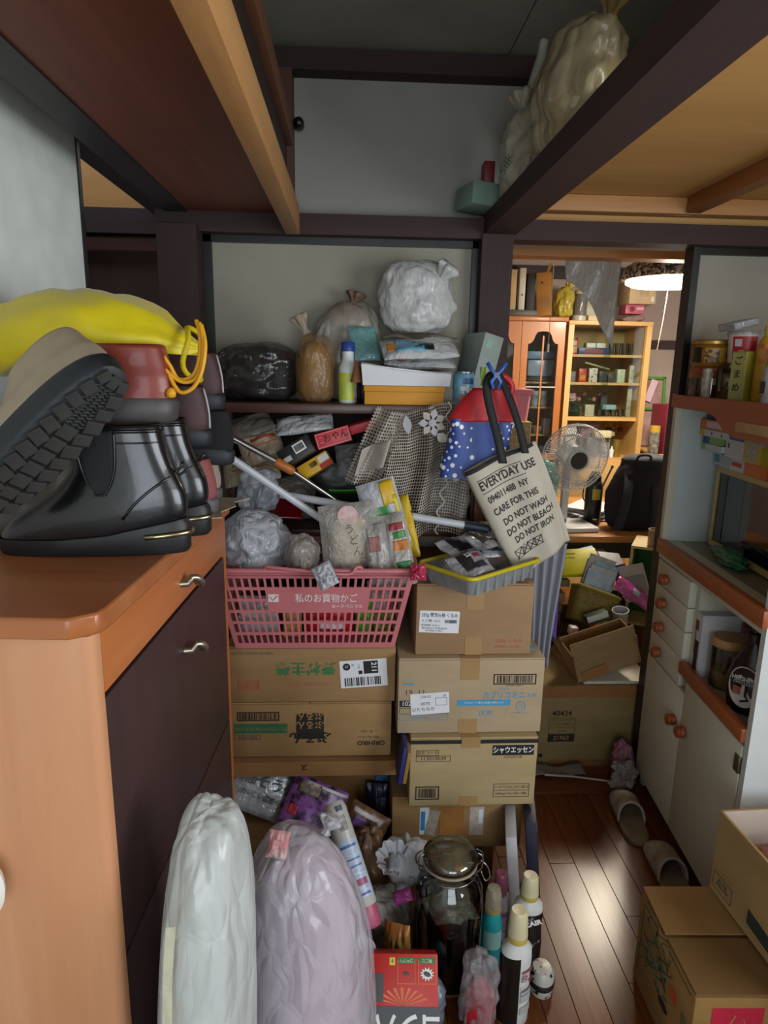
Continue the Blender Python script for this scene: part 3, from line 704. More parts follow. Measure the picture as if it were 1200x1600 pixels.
bag('grocery_bag', 'brown topped white plastic bag standing behind the spray bottle', (-0.004, 2.034, SZ), (0.205, 0.092, 0.29), film('#c4c1b6', 0.95, 0.35, trans=0.1, c2='#6b5140', scale=5), 8, wr=0.09, power=2.8, taper=0.12, freq=2.2, knot=(0.01, 0, 0.285, 0.026, 0.03, (0, R(15), 0)), kmat=pm('#6b5240', 0.7))
# ---- things stacked in the middle of the shelf
bx_y = thing('gift_box', 'flat ochre yellow box with plain front at the shelf edge', 'box', (0.145, 1.90, SZ))
bx('box_body', (0, 0, 0.0175), (0.216, 0.17, 0.035), pm('#c98a18', 0.6, var=0.06), bx_y, r=0.0015)
bx('box_lid', (0, 0, 0.043), (0.220, 0.174, 0.016), pm('#c78815', 0.6, var=0.06), bx_y, r=0.0015)
wb = thing('paper_carton', 'white open paper carton with sagging lid on the yellow box', 'box', (0.150, 1.895, SZ + 0.0515))
mb = MB(); mb.loft([[(-0.118, -0.085, 0), (0.118, -0.085, 0), (0.118, 0.085, 0), (-0.118, 0.085, 0)], [(-0.123, -0.09, 0.056), (0.121, -0.087, 0.032), (0.121, 0.087, 0.032), (-0.123, 0.09, 0.056)]]); mb.build('box_body', pm('#d2d2d4', 0.6, var=0.04), wb)
mb = MB(); mb.grid(lambda u, v: (-0.123 + 0.244 * u, -0.092 + 0.184 * v, 0.058 - 0.024 * u - 0.007 * math.sin(u * PI) + .004 * math.sin(v * 9)), 12, 8); mb.build('lid_flap', pm('#bdbdc0', 0.6, var=0.05), wb, thick=0.0012, smooth='all')
WIPE = film('#c8cbcc', 0.97, 0.25, trans=0.05)
BLU = pm('#5fa5c4', 0.4); ORGP = pm('#d38b35', 0.4); REDP = pm('#b92b2b', 0.4); BLKP = pm('#1c1c1e', 0.4); TEAL = pm('#86b9b6', 0.4)
packet('wipes_packet', 'white and pale blue wipes packet, uppermost on the white carton', (0.185, 1.90, 1.497), (0.205, 0.13, 0.036), WIPE, (R(24), R(-3), R(4)), 2, prints=((-.15, -.1, .4, .55, BLU), (.05, -.15, .28, .3, BLKP), (-.38, -.1, .14, .3, ORGP)))
packet('wipes_packet', 'white wipes packet with red mark under the pale blue packet', (0.195, 1.895, 1.462), (0.20, 0.13, 0.030), WIPE, (R(14), R(2), R(-3)), 4, prints=((-.2, -.25, .25, .2, REDP), (.1, -.25, .3, .2, ORGP)))
packet('refill_pouch', 'teal refill pouch leaning beside the stacked wipes', (0.070, 1.95, 1.515), (0.09, 0.12, 0.025), film('#7fb0ae', 0.95, 0.2), (R(60), 0, R(18)), 6)
tag(MB().lathe([(0.0, 0), (0.017, 0), (0.006, 0.05), (0.003, 0.062), (0, 0.062)], 16).build('paper_cone', pm('#8d5a30', 0.7), None, smooth=True, loc=(0.046, 1.872, 1.405)), 'small brown paper cone behind the white carton', 'cone')
dk = thing('photo_frame', 'flat dark brown frame lying under the upper white bag', 'frame', (0.235, 1.985, 1.515), (R(-6), R(3), 0))
bx('frame_body', (0, 0, 0), (0.13, 0.12, 0.014), pm('#241814', 0.5), dk, r=0.002); bx('frame_edge', (0.0, -0.062, 0.0), (0.13, 0.004, 0.018), pm('#35221a', 0.5), dk)
mb = MB(); mb.grid(lambda u, v: (-0.125 + 0.25 * u, -0.06 + 0.12 * v, 0.012 + .006 * math.sin(u * 11) - .014 * (1 - v) ** 3), 40, 16, uvfn=lambda u, v: (u * .25, v * .12))
tag(mb.build('crochet_mat', cutout('#a59c8c', '#8d8474', 0.006), None, smooth='all', loc=(0.175, 1.985, 1.53), thick=0.0015), 'beige crochet net mat folded under the upper white bag', 'mat')
bag('tied_bag', 'white plastic bag tied at its side, highest of the shelf bags', (0.195, 1.995, 1.545), (0.225, 0.16, 0.20), film('#d6d5d2', 0.92, 0.3, trans=0.25), 11, wr=0.10, power=2.3, freq=2.6, knot=(0.052, -0.05, 0.145, 0.03, 0.05, (R(20), R(35), 0)), lean=(-0.01, 0))
gb = thing('tall_carton', 'grey green carton leaning against the post above the blue can', 'box', (0.345, 1.93, SZ + 0.03), (0, R(14), R(20)))
bx('box_body', (0, 0, 0.085), (0.062, 0.11, 0.165), pm('#8f9c94', 0.55, var=0.05, c2='#7e8a84'), gb, r=0.001); bx('side_print', (0.0316, 0, 0.085), (0.0008, 0.10, 0.15), pm('#a9bdb6', 0.5), gb); panel('label', 0.02, 0.02, pm('#7aa08f', .5), gb, (-0.01, -0.0556, 0.14))
cn = thing('drink_can', 'small blue beverage can with pink print at the shelf end', 'can', (0.311, 1.845, SZ))
MB().lathe([(0.0, 0), (0.024, 0), (0.029, 0.004), (0.029, 0.082), (0.026, 0.087), (0.0, 0.087)], 28).build('can_body', pm('#3f94c4', 0.25, metal=0.3, c2='#8fc0d6', scale=22), cn, smooth=True)
MB().lathe([(0.0, 0.0875), (0.0265, 0.0875), (0.027, 0.091), (0.0245, 0.091), (0.024, 0.089), (0, 0.089)], 28).build('can_lid', pm('#b8bab8', 0.25, metal=0.9), cn, smooth=True)
for a0, z0, w, h, m in ((-2.1, .012, 1.0, .02, pm('#cf8b7d', .4)), (-2.0, .040, .8, .012, pm('#e5e4df', .4)), (-1.8, .058, 1.2, .016, pm('#1d4e86', .4)), (-1.2, .03, .5, .016, pm('#d7cfc0', .4))):
    MB().grid(lambda u, v: (0.0296 * math.cos(a0 + w * u), 0.0296 * math.sin(a0 + w * u), z0 + h * v), 8, 3).build('printed_patch', m, cn, smooth='all')
sp = thing('spray_bottle', 'slim white spray bottle with blue cap and yellow label', 'bottle', (-0.009, 1.875, SZ))
MB().lathe([(0.0, 0), (0.022, 0), (0.025, 0.004), (0.025, 0.098), (0.019, 0.112), (0.016, 0.12), (0.016, 0.143), (0, 0.143)], 24).build('bottle_body', pm('#cfd2cf', 0.3), sp, smooth=True)
MB().lathe([(0.0, 0.14), (0.019, 0.14), (0.019, 0.163), (0.0165, 0.166), (0, 0.166)], 24, flute=lambda a, z: 1 + .02 * math.sin(a * 18)).build('cap', pm('#1f3f86', 0.4), sp, smooth=True)
MB().grid(lambda u, v: (0.0256 * math.cos(-2.9 + 2.1 * u), 0.0256 * math.sin(-2.9 + 2.1 * u), 0.008 + 0.075 * v), 14, 4).build('label', pm('#c9c63a', 0.4, c2='#9fb84a', scale=30), sp, smooth='all')
MB().grid(lambda u, v: (0.0256 * math.cos(-0.8 + .7 * u), 0.0256 * math.sin(-0.8 + .7 * u), 0.008 + 0.075 * v), 8, 4).build('side_label', pm('#b03a34', 0.4, c2='#d8d2cc', scale=60), sp, smooth='all')
tag(MB().lathe([(0, 0), (0.016, 0), (0.018, .004), (0.018, .07), (0.012, .085), (0.012, .1), (0, .1)], 20).build('dark_bottle', pm('#27292f', 0.3, c2='#3f4a55', scale=30), None, smooth=True, loc=(0.022, 1.945, SZ)), 'small dark bottle between the spray bottle and the yellow box', 'bottle')

# ================================================================ UNDER THE SHELF
DK = pm('#1a1716', 0.7)
LZ = 0.996                                                 # lower board
bag('garbage_bag', 'black plastic bag filling the back of the lower rack', (0.02, 2.02, LZ), (0.40, 0.10, 0.20), pm('#14130f', 0.35, var=0.3, bmp=0.2), 21, wr=0.1)
packet('clear_pack', 'dusty clear plastic pack lying at the left under the shelf', (-0.295, 1.90, 1.275), (0.15, 0.10, 0.03), film('#7c756c', 0.75, 0.2), (R(25), R(-15), R(20)), 8)
packet('bread_bag', 'pale bread bag with red zigzag band under the shelf', (-0.265, 1.88, 1.225), (0.13, 0.11, 0.045), film('#c4b398', 0.95, 0.3), (R(55), R(-18), R(8)), 9, prints=((0.1, .15, .6, .10, pm('#a8452f', .5)), (0.1, -.05, .6, .05, pm('#b0624a', .5))))
packet('bread_bag', 'pale bread bag with faint brown stripes, lower under the shelf', (-0.285, 1.86, 1.150), (0.16, 0.10, 0.05), film('#b9a98c', 0.95, 0.3), (R(45), R(-10), R(6)), 10, prints=((0, .1, .7, .05, pm('#96694a', .5)), (0, -.1, .7, .05, pm('#96694a', .5))))
packet('white_packet', 'crumpled white glossy packet directly beneath the shelf board', (-0.13, 1.885, 1.285), (0.16, 0.07, 0.03), film('#bcbcbc', 0.92, 0.15), (R(40), R(-8), R(0)), 12, wr=0.25)
def printed_box(name, label, loc, size, rot, m, prints=(), cat='box'):
    t = thing(name, label, cat, loc, rot); bx('box_body', (0, 0, 0), size, m, t, r=0.001)
    for x, z, w, h, pmm in prints: panel('printed_patch', w, h, pmm, t, (x, -size[1] / 2 - 0.0005, z))
    return t
k = printed_box('curry_box', 'black box with white barcode strip under the shelf', (-0.147, 1.86, 1.215), (0.095, 0.05, 0.05), (R(-12), R(-32), 0), pm('#1b1817', 0.45), ((0.015, 0.005, 0.034, 0.026, PAPER), (-0.028, -0.008, 0.022, 0.014, pm('#a8a8a6', .5))))
barcode(0.028, 0.018, INK, k, (0.015, -0.0266, 0.005), seed=4)
k = printed_box('roux_box', 'yellow box with red corner and barcode below the black box', (-0.098, 1.85, 1.172), (0.095, 0.05, 0.04), (R(-12), R(-32), 0), pm('#c99a1d', 0.45), ((0.032, 0.006, 0.03, 0.018, PAPER), (0.03, -0.013, 0.035, 0.014, pm('#b3261f', .5))))
barcode(0.024, 0.014, INK, k, (0.0, -0.0256, 0.004), seed=5)
k = printed_box('seaweed_box', 'red box with black Japanese brush lettering under the shelf', (-0.058, 1.86, 1.252), (0.098, 0.045, 0.044), (R(-6), R(-17), 0), pm('#c2323a', 0.45), ())
frame('border_line', 0.092, 0.038, 0.0012, pm('#d8a7a0', .5), k, (0, -0.0228, 0)); text('おやん', 0.024, INK, k, (0.008, -0.0230, 0.002), bold=0.012)
text('一', 0.01, pm('#d8c0b8', .5), k, (-0.034, -0.0230, 0.008)); text('一', 0.01, pm('#d8c0b8', .5), k, (-0.034, -0.0230, -0.006))
t = thing('wrap_roll', 'bright red cardboard wrap carton beside the lettered red box', 'box', (0.045, 1.872, 1.287), (R(10), R(-17), 0)); bx('box_body', (0, 0, 0), (0.10, 0.034, 0.026), pm('#c43a48', 0.45, var=.06), t, r=0.003); bx('end_flap', (0.0505, 0, 0), (0.001, 0.03, 0.022), pm('#a52d3a', 0.5), t)
bag('green_bag', 'dark green crumpled plastic bag under the shelf', (0.075, 1.93, 1.145), (0.14, 0.12, 0.13), film('#1d3a26', 0.93, 0.15), 15, wr=0.16)
packet('clear_pack', 'clear crinkled pack between the red box and green bag', (0.005, 1.875, 1.205), (0.10, 0.08, 0.03), film('#7b7b7a', 0.6, 0.12), (R(60), R(-10), 0), 16, wr=0.3)
t = thing('dustpan', 'bright green plastic dustpan with black handle lying under the shelf', 'dustpan', (0.035, 1.86, 1.092), (R(-28), R(-7), R(10)))
mb = MB(); mb.grid(lambda u, v: (-0.10 + 0.20 * u, -0.045 + 0.09 * v, 0.012 * (2 * u - 1) ** 2 + 0.02 * v * v), 12, 8); mb.build('pan', pm('#3c8a16', 0.35), t, smooth='all', thick=0.003)
MB().tube([(0.02, 0.03, 0.02), (0.05, 0.05, 0.055), (0.11, 0.06, 0.085)], 0.013, 10).build('handle', pm('#111213', 0.5), t, smooth=True)
bag('clear_bag', 'hazy clear plastic bag behind the poles', (-0.165, 1.965, LZ), (0.17, 0.10, 0.15), film('#8c877d', 0.55, 0.2), 17, wr=0.12)
t = thing('plastic_tray', 'dark red glossy plastic tray behind the shopping basket', 'tray', (-0.205, 1.82, 1.035), (R(28), R(4), R(8)))
mb = MB(); mb.loft([[(-.05, -.035, 0), (.05, -.035, 0), (.05, .035, 0), (-.05, .035, 0)], [(-.062, -.045, .018), (.062, -.045, .018), (.062, .045, .018), (-.062, .045, .018)]]); mb.build('tray_body', pm('#6b1018', 0.2, coat=.3), t, bevel=.003)
MB().tube([(-.062, -.045, .018), (.062, -.045, .018), (.062, .045, .018), (-.062, .045, .018)], 0.003, 6, closed=True).build('rim', pm('#7c151e', 0.2), t)
# ---- poles
def line(a, b, n=2): a = Vector(a); b = Vector(b); return [a.lerp(b, i / (n - 1)) for i in range(n)]
t = thing('extension_pole', 'steel telescopic pole with orange plastic coupling leaning across the rack', 'pole', (0.023, 1.80, 1.037))
q = lambda p: tuple(Vector(p) - Vector((0.023, 1.80, 1.037)))
STEEL = pm('#9b9997', 0.22, metal=0.95, var=0.06)
A, Bq, D, E_ = (-0.342, 1.70, 1.282), (-0.196, 1.737, 1.194), (-0.155, 1.747, 1.168), (0.023, 1.79, 1.037)
MB().tube([q(A), q(Bq)], 0.0085, 14).build('outer_tube', STEEL, t, smooth=True); MB().tube([q(D), q(E_)], 0.0068, 14).build('inner_tube', STEEL, t, smooth=True)
pa, pb = Vector(Bq), Vector(D); MB().tube([q(pa.lerp(pb, s)) for s in (-.12, 0, .5, .9, 1.05)], [.0105, .0135, .013, .0125, .009], 16).build('coupling', pm('#a8601f', 0.45), t, smooth=True)
MB().tube([q(E_), q((0.033, 1.793, 1.030))], 0.0085, 12).build('end_cap', BLKP, t, smooth=True)
t = thing('curtain_pole', 'white enamel pole slanting behind the basket bags', 'pole', (-0.131, 1.72, 1.084)); q = lambda p: tuple(Vector(p) - Vector((-0.131, 1.72, 1.084)))
WPOLE = pm('#b9bcc2', 0.3, var=0.03)
MB().tube([q((-0.36, 1.64, 1.265)), q((-0.03, 1.75, 1.007))], 0.0098, 16).build('tube', WPOLE, t, smooth=True); MB().tube([q((-0.03, 1.75, 1.007)), q((-0.02, 1.753, 1.0))], 0.0105, 16).build('end_cap', pm('#9a9a9c', .4), t, smooth=True)
t = thing('mop_handle', 'white mop handle with dark blue grip lying level behind the tray', 'pole', (0.06, 1.75, 1.058)); q = lambda p: tuple(Vector(p) - Vector((0.06, 1.75, 1.058)))
MB().tube([q((-0.19, 1.79, 1.10)), q((0.307, 1.708, 1.036))], 0.0105, 16).build('tube', WPOLE, t, smooth=True); MB().tube([q((0.307, 1.708, 1.036)), q((0.37, 1.697, 1.028))], 0.0125, 16).build('grip', pm('#1f2733', 0.5), t, smooth=True)

# ================================================================ LACE, BAGS ON THE POST
LACE = cutout('#b3aa9c', '#968d80', 0.0085, 0.66)
LACES = pm('#a8a096', 0.9, var=.12, scale=30, bmp=.2); GREYF = pm('#a5a4a8', 0.8, var=.08)
lc = thing('lace_curtain', 'beige crochet lace curtain with appliqué flowers hanging from the shelf', 'curtain', (0.21, 1.787, 1.345))
def lace(u, v):
    w = 0.125 + 0.05 * v; x = -0.015 + (u - .5) * 2 * w * (1 - 0.1 * v) - 0.02 * v + 0.01 * math.sin(v * 5)
    fold = 0.022 * math.sin(u * 17 + 1.0 + v) * (0.5 + .5 * v) + 0.01 * math.sin(u * 31)
    return (x, fold - 0.01 * v, -0.36 * v - 0.015 * math.sin(u * 6))
mb = MB(); mb.grid(lace, 90, 60, uvfn=lambda u, v: (u * .40, v * .36)); mb.build('net', LACE, lc, smooth='all')
def lace2(u, v):                                         # folded flap at the left
    x = -0.10 - 0.085 * v + (u - .5) * 0.085; return (x, -0.03 + 0.018 * math.sin(u * 9 + v * 2), 0.0 - 0.20 * v - 0.02 * u)
mb = MB(); mb.grid(lace2, 30, 30, uvfn=lambda u, v: (u * .1, v * .2)); mb.build('folded_flap', cutout('#b3aa9c', '#968d80', 0.0085, 0.55), lc, smooth='all')
mb = MB(); mb.grid(lambda u, v: (-0.20 + 0.075 * u + .02 * v, -0.055 + .022 * math.sin(u * PI * 1.5) - .01 * v, -0.185 + 0.075 * v + 0.03 * u), 14, 10); mb.build('solid_fold', LACES, lc, smooth='all', thick=.002)
def petal(parent, c, L, W, ang, m):
    pts = [(L * math.sin(PI * i / 8) ** .7 * 0 + L * i / 8, W * math.sin(PI * i / 8)) for i in range(9)]; pts += [(L * i / 8, -W * math.sin(PI * i / 8)) for i in range(7, 0, -1)]
    MB().prism(pts, 0.003).build('petal', m, parent, loc=c, rot=(R(90), -ang, 0), bevel=.001)
for fx, fz in ((0.005, -0.04),):
    for i in range(7): petal(lc, (fx, -0.042, fz), 0.038, 0.011, 0.5 + i * 2 * PI / 7, GREYF if i % 2 else LACES)
    MB().lathe([(0, .006), (.010, .004), (.011, 0)], 14).build('flower_centre', GREYF, lc, loc=(fx, -.045, fz), rot=(R(90), 0, 0), smooth=True)
rd = random.Random(8)
for i, (gx, gz) in enumerate([(0, 0), (.022, 0), (-.011, -.018), (.011, -.018), (.033, -.018), (0, -.036), (.022, -.036), (.006, -.054), (.02, -.056), (.012, -.072)]):
    MB().lathe([(0, .007), (.008, .005), (.0115, 0)], 12).build('crochet_grape', GREYF, lc, loc=(0.062 + gx, -0.044, -0.115 + gz), rot=(R(90), 0, 0), smooth=True)
petal(lc, (-0.065, -0.03, -0.02), 0.055, 0.012, R(-80), GREYF); petal(lc, (0.045, -0.045, -0.09), 0.035, 0.013, R(140), LACES)
MB().tube([(lace(.74, v / 200)[0] + .008 * math.sin(v * .22), -0.038, lace(.74, v / 200)[2]) for v in range(201)], 0.0025, 6).build('scalloped_edge', LACES, lc, smooth='all')

# polka dot bag
pk = thing('polka_dot_bag', 'blue polka dot cooler bag with red top hanging on the rack corner', 'bag', (0.345, 1.722, 1.165))
NAVY = pm('#24418a', 0.5, var=.1, scale=30, bmp=.1); REDC = pm('#b0141f', 0.5, var=.1, scale=18, bmp=.15)
def pbag(u, v):
    a = 2 * PI * u; w = 0.088 - 0.006 * v + .004 * math.sin(v * 7); x = w * math.copysign(abs(math.cos(a)) ** .5, math.cos(a)); y = 0.027 * math.copysign(abs(math.sin(a)) ** .6, math.sin(a)) * (1 - .25 * v)
    y += 0.006 * math.sin(x * 70 + v * 4) * v; return (x - 0.02 * (1 - v), y, 0.155 * v)
mb = MB(); mb.grid(pbag, 48, 20); mb.build('pouch', NAVY, pk, smooth='all')
def rbag(u, v):
    a = 2 * PI * u; w = 0.090 - 0.042 * v ** 1.5; x = w * math.copysign(abs(math.cos(a)) ** .5, math.cos(a)); y = 0.025 * math.copysign(abs(math.sin(a)) ** .6, math.sin(a)) * (1 - .6 * v)
    y += 0.006 * math.sin(x * 60); return (x + 0.02 * v, y, 0.148 + 0.085 * v)
mb = MB(); mb.grid(rbag, 48, 12); mb.build('drawstring_top', REDC, pk, smooth='all', thick=.002)
rd = random.Random(12); dots = []
for i in range(260):
    u = 0.5 + 0.5 * rd.random(); v = rd.random() * .95 + .02
    if all((u - a) ** 2 * 6 + (v - b) ** 2 > .011 for a, b in dots):
        dots.append((u, v)); p = Vector(pbag(u, v)); nn = (Vector(pbag(u + .004, v)) - p).cross(Vector(pbag(u, v + .02)) - p).normalized()
        r = rd.choice([.003, .0045, .006]); mb = MB(); m3 = Vector((0, 0, 1)).rotation_difference(nn).to_matrix()
        mb.add([m3 @ Vector((r * math.cos(2 * PI * k / 14), r * math.sin(2 * PI * k / 14), 0)) + p + nn * .0012 for k in range(14)], [tuple(range(14))]); mb.build('white_dot', pm('#d5d8de', .5), pk)
MB().tube(smooth_path([(0.055, 0, 0.19), (0.07, -.01, 0.235), (0.05, -.012, 0.262), (0.02, -.012, 0.265), (0.0, -.01, 0.235)]), 0.008, 8).build('handle', REDC, pk, smooth='all')
text('ロゴ' if False else '—', 0.012, PAPER, pk, (0.01, -0.0315, 0.172))
# clear plastic bag below
bag('clear_bag', 'crinkled clear plastic bag hanging below the polka dot bag', (0.312, 1.795, 1.03), (0.11, 0.05, 0.17), film('#98a0a8', 0.55, 0.1, bmp=.5), 24, wr=0.2)

# tote bag with printed care text
tt = thing('tote_bag', 'off-white canvas tote bag printed EVERYDAY USE, hanging askew by black straps', 'bag', (0.384, 1.675, 1.226), (R(0), R(-24), 0))
CANV = pm('#b5ad9d', 0.9, var=.06, scale=9, bmp=.08)
def tote(u, v, off=0.0):
    x = (-0.100 + 0.200 * u) * (1 - .18 * v * v) + .012 * v; z = -(0.335 - .05 * u) * v; bul = 0.034 * math.sin(PI * u) ** .6 * (0.35 + .65 * math.sin(PI * min(1, v * .93 + .03))) ; y = -bul - 0.010 * math.sin(u * 8.5 + .6 + v * 1.2) * (1 - .2 * v) - off
    if u > .62: y += 0.06 * (u - .62) ** 1.2
    return (x, y, z + 0.006 * math.sin(u * PI))
mb = MB(); mb.grid(tote, 40, 40); mb.build('front_panel', CANV, tt, smooth='all', thick=.002)
mb = MB(); mb.grid(lambda u, v: (tote(u, v)[0], 0.028 * math.sin(PI * u) ** .6 * (.4 + .6 * math.sin(PI * min(1, v * .93 + .03))), tote(u, v)[2]), 20, 20); mb.build('back_panel', CANV, tt, smooth='all', thick=.002)
HEM = pm('#232120', .8)
mb = MB(); mb.grid(lambda u, v: tote(u, .035 * v, .0022), 40, 2); mb.build('hem', HEM, tt, smooth='all', thick=.001)
STR = pm('#0f0f10', .7)
inv = (Matrix.Translation((0.375, 1.725, 1.226)) @ Euler((0, R(-24), 0)).to_matrix().to_4x4()).inverted()
def strap(pts, w, name='strap'):
    mb = MB(); pts = smooth_path(pts, 5); n = len(pts)
    mb.grid(lambda u, v: tuple((inv @ (Vector(pts[min(n - 1, int(round(v * (n - 1))))]) + Vector(((u - .5) * w, 0, 0))))), 2, n - 1); mb.build(name, STR, tt, smooth='all', thick=.002)
strap([(0.374, 1.680, 1.215), (0.362, 1.69, 1.27), (0.338, 1.71, 1.36), (0.332, 1.722, 1.41), (0.345, 1.733, 1.437), (0.36, 1.738, 1.44)], 0.022)
strap([(0.432, 1.690, 1.240), (0.418, 1.705, 1.30), (0.39, 1.725, 1.38), (0.362, 1.742, 1.44)], 0.02)
def tote_text(s, size, u, v, bold=.022):
    o = text(s, size, pm('#2c2a28', .8), tt, (0, 0, 0), (0, 0, 0), align='LEFT', bold=bold, sx=.74)
    bm = bmesh.new(); bm.from_mesh(o.data); bmesh.ops.triangulate(bm, faces=bm.faces[:]); bm.to_mesh(o.data); bm.free()
    for q in o.data.vertices:
        uu = u + q.co.x / 0.196; vv = v - q.co.y / 0.31; q.co = Vector(tote(min(1, max(0, uu)), min(1, max(0, vv)), .0022))
for s, sz, u, v in (('EVERYDAY USE', 0.031, .09, .16), ('094011488  NY', .0235, .12, .285), ('CARE FOR THIS', .0245, .12, .395), ('DO NOT WASH', .0245, .18, .505), ('DO NOT BLEACH', .0245, .16, .60), ('DO NOT IRON', .0245, .22, .69)): tote_text(s, sz, u, v)
for v in (.105, .215):
    mb = MB(); mb.grid(lambda a, b: tote(.09 + .62 * a, v + .005 * b, .0022), 24, 1); mb.build('printed_rule', pm('#2c2a28', .8), tt)
for i, cx in enumerate((.20, .31, .42, .52)):            # laundry symbols
    mb = MB(); P4 = [(-.016, .014), (.016, .014), (.011, -.014), (-.011, -.014), (-.016, .014)] if i != 1 else [(-.018, -.014), (.018, -.014), (0, .017), (-.018, -.014)]
    f = lambda p: tote(cx + p[0] / .196 * .8, .80 - p[1] / .30 * .8, .0022)
    mb.tube([f(p) for p in P4], .0009, 4); mb.tube([f((-.015, -.015)), f((.015, .015))], .0009, 4); mb.tube([f((-.015, .015)), f((.015, -.015))], .0009, 4); mb.build('care_symbol', pm('#2c2a28', .8), tt)
# clothes peg
pg = thing('clothes_peg', 'big blue plastic clothes peg clipping the straps', 'clothes peg', (0.362, 1.678, 1.432))
PEG = pm('#2e5fae', .3)
for s in (-1, 1):
    mb = MB(); mb.tube([(s * .024, 0, .03), (s * .012, 0, .012), (0, 0, 0), (-s * .012, 0, -.016), (-s * .006, 0, -.034)], [.005, .005, .006, .005, .004], 8); mb.build('jaw', PEG if s > 0 else pm('#2a56a2', .3), pg, smooth='all')
MB().lathe([(.007, -.006), (.007, .006)], 12, (0, 0, 0), (R(90), 0, 0)).build('spring', pm('#5c6470', .5), pg, smooth=True)
t = thing('clothes_peg', 'lime green clothes peg behind the big blue one', 'clothes peg', (0.334, 1.69, 1.425)); 
for s in (-1, 1): MB().tube([(s * .006, 0, .026), (s * .003, 0, 0), (-s * .003, 0, -.02)], .0035, 8).build('jaw', pm('#8aa83a', .3), t, smooth='all')
# cloths hanging under the tote
def drape(name, label, loc, w, h, m, seed, folds=4, dep=.02, cat='cloth'):
    sd = seed * 2.1; mb = MB()
    mb.grid(lambda u, v: ((u - .5) * w * (1 - .35 * v + .1 * math.sin(v * 3 + sd)), dep * math.sin(u * folds * PI + sd + v) - .012 * v, -h * v - .02 * math.sin(u * 3 + sd) * v), 40, 30)
    return tag(mb.build(name, m, None, smooth='all', loc=loc, thick=.002), label, cat)
drape('apron', 'pale lavender grey pleated cloth hanging below the tote bag', (0.548, 1.82, 0.96), 0.12, 0.40, pm('#85878f', .75, var=.06, stretch=(8, 1, 1)), 1, 9, .010)
drape('apron', 'purple cloth edge hanging behind the lavender cloth', (0.605, 1.85, 1.02), 0.06, 0.36, pm('#54408a', .75), 2, 3, .01)
drape('apron', 'black cloth hanging behind the lavender cloth', (0.515, 1.85, 1.05), 0.09, 0.32, pm('#141318', .8), 3, 3, .01)
# ================================================================ CARTON STACKS
BLUEINK = pm('#3f8fb4', .6); REDINK = pm('#a8483c', .6); GREENINK = pm('#2f6b3a', .6); GREYINK = pm('#4a4640', .7); LBL = pm('#d3d4d8', .6, var=.03)
# left stack
b0 = carton('carton', 'plain brown carton at the floor, lowest of the left stack', (-0.13, 1.91, 0.0), (0.42, 0.34, 0.3935), c='#8d6a42', c2='#7d5c38', tape=(0.0, .05, .10, 0))
sh = thing('cardboard_sheet', 'flat brown cardboard sheet laid over the lowest left carton', 'cardboard', (-0.095, 1.79, 0.394))
bx('sheet', (0, 0, 0.005), (0.52, 0.38, 0.006), CARD('#8f6b45', '#7e5d3a'), sh); bx('front_flap', (0.0, -0.1905, -0.012), (0.51, 0.004, 0.040), CARD('#8a6640', '#7a5936'), sh, rot=(R(-8), 0, 0)); text('ス', 0.024, INK, sh, (-0.02, -0.1945, -.004), FLIP)
b1 = carton('carton', 'brown carton with green lettering printed upside down, under the basket', (-0.10, 1.795, 0.5675), (0.446, 0.35, 0.160), c='#987852', c2='#886a47')
fy = -0.1757
text('素材主義', 0.040, GREENINK, b1, (-0.015, fy, 0.100), FLIP, bold=.02); text('こだわりのおつまみ', 0.0135, REDINK, b1, (0.0, fy, 0.054), FLIP); text('MARUMI FOODS CO.,LTD.', 0.0095, GREYINK, b1, (-0.155, fy, 0.142), FLIP)
for x in (-0.152, -0.181): frame('red_stamp', .026, .028, .002, REDINK, b1, (x, fy, .05)); text('四', .018, REDINK, b1, (x, fy - .0002, .05), FLIP)
t = panel('shipping_label', .125, .078, LBL, b1, (0.138, fy, .083), (R(90), R(-4), 0)); t2 = t
z = .0008; rr = (0, 0, 0)
panel('label_block', .038, .036, INK, t, (.020, .017, z), rr); text('211', .019, LBL, t, (.028, .017, z + .0005), (0, 0, R(-90)), bold=.02); MB().lathe([(0, 0), (.010, 0), (.010, .0008), (0, .0008)], 20).build('label_block', INK, t, loc=(-.044, .022, .0006)); text('37', .010, LBL, t, (-.044, .022, z + .001), rr); panel('label_block', .010, .010, INK, t, (-.008, .004, z), rr)
barcode(.095, .024, INK, t, (-.004, -.022, z), rr, seed=9); text('1122', .007, INK, t, (-.012, .022, z), (0, 0, R(-90))); text('39', .008, INK, t, (-.028, .026, z), (0, 0, R(-90)))
b2 = carton('carton', 'brown carton with green banner and ORIHIRO print upside down', (-0.105, 1.795, 0.4052), (0.440, 0.35, 0.1615), c='#9b7b52', c2='#8b6d47')
frame('barcode_frame', .112, .026, .003, INK, b2, (-0.138, fy, .122)); barcode(.10, .018, INK, b2, (-0.138, fy, .122), seed=11)
panel('green_banner', .142, .028, pm('#2c5f3f', .6), b2, (-0.132, fy, .086)); text('グレープフルーツ&パイナップル', .0125, CARD('#b08a5a'), b2, (-0.132, fy - .0006, .086), FLIP, sx=.78); frame('code_frame', .072, .014, .0012, GREYINK, b2, (-.168, fy, .060)); text('60816036', .013, GREYINK, b2, (-.168, fy, .060), FLIP)
panel('black_block', .074, .076, pm('#221d18', .6), b2, (0.0, fy, .092)); text('ぷるん\nぷるん', .026, CARD('#b08a5a'), b2, (0.0, fy - .0007, .110), FLIP, bold=.01); text('ぷるん', .038, INK, b2, (0.0, fy - .0009, .060), FLIP, bold=.02)
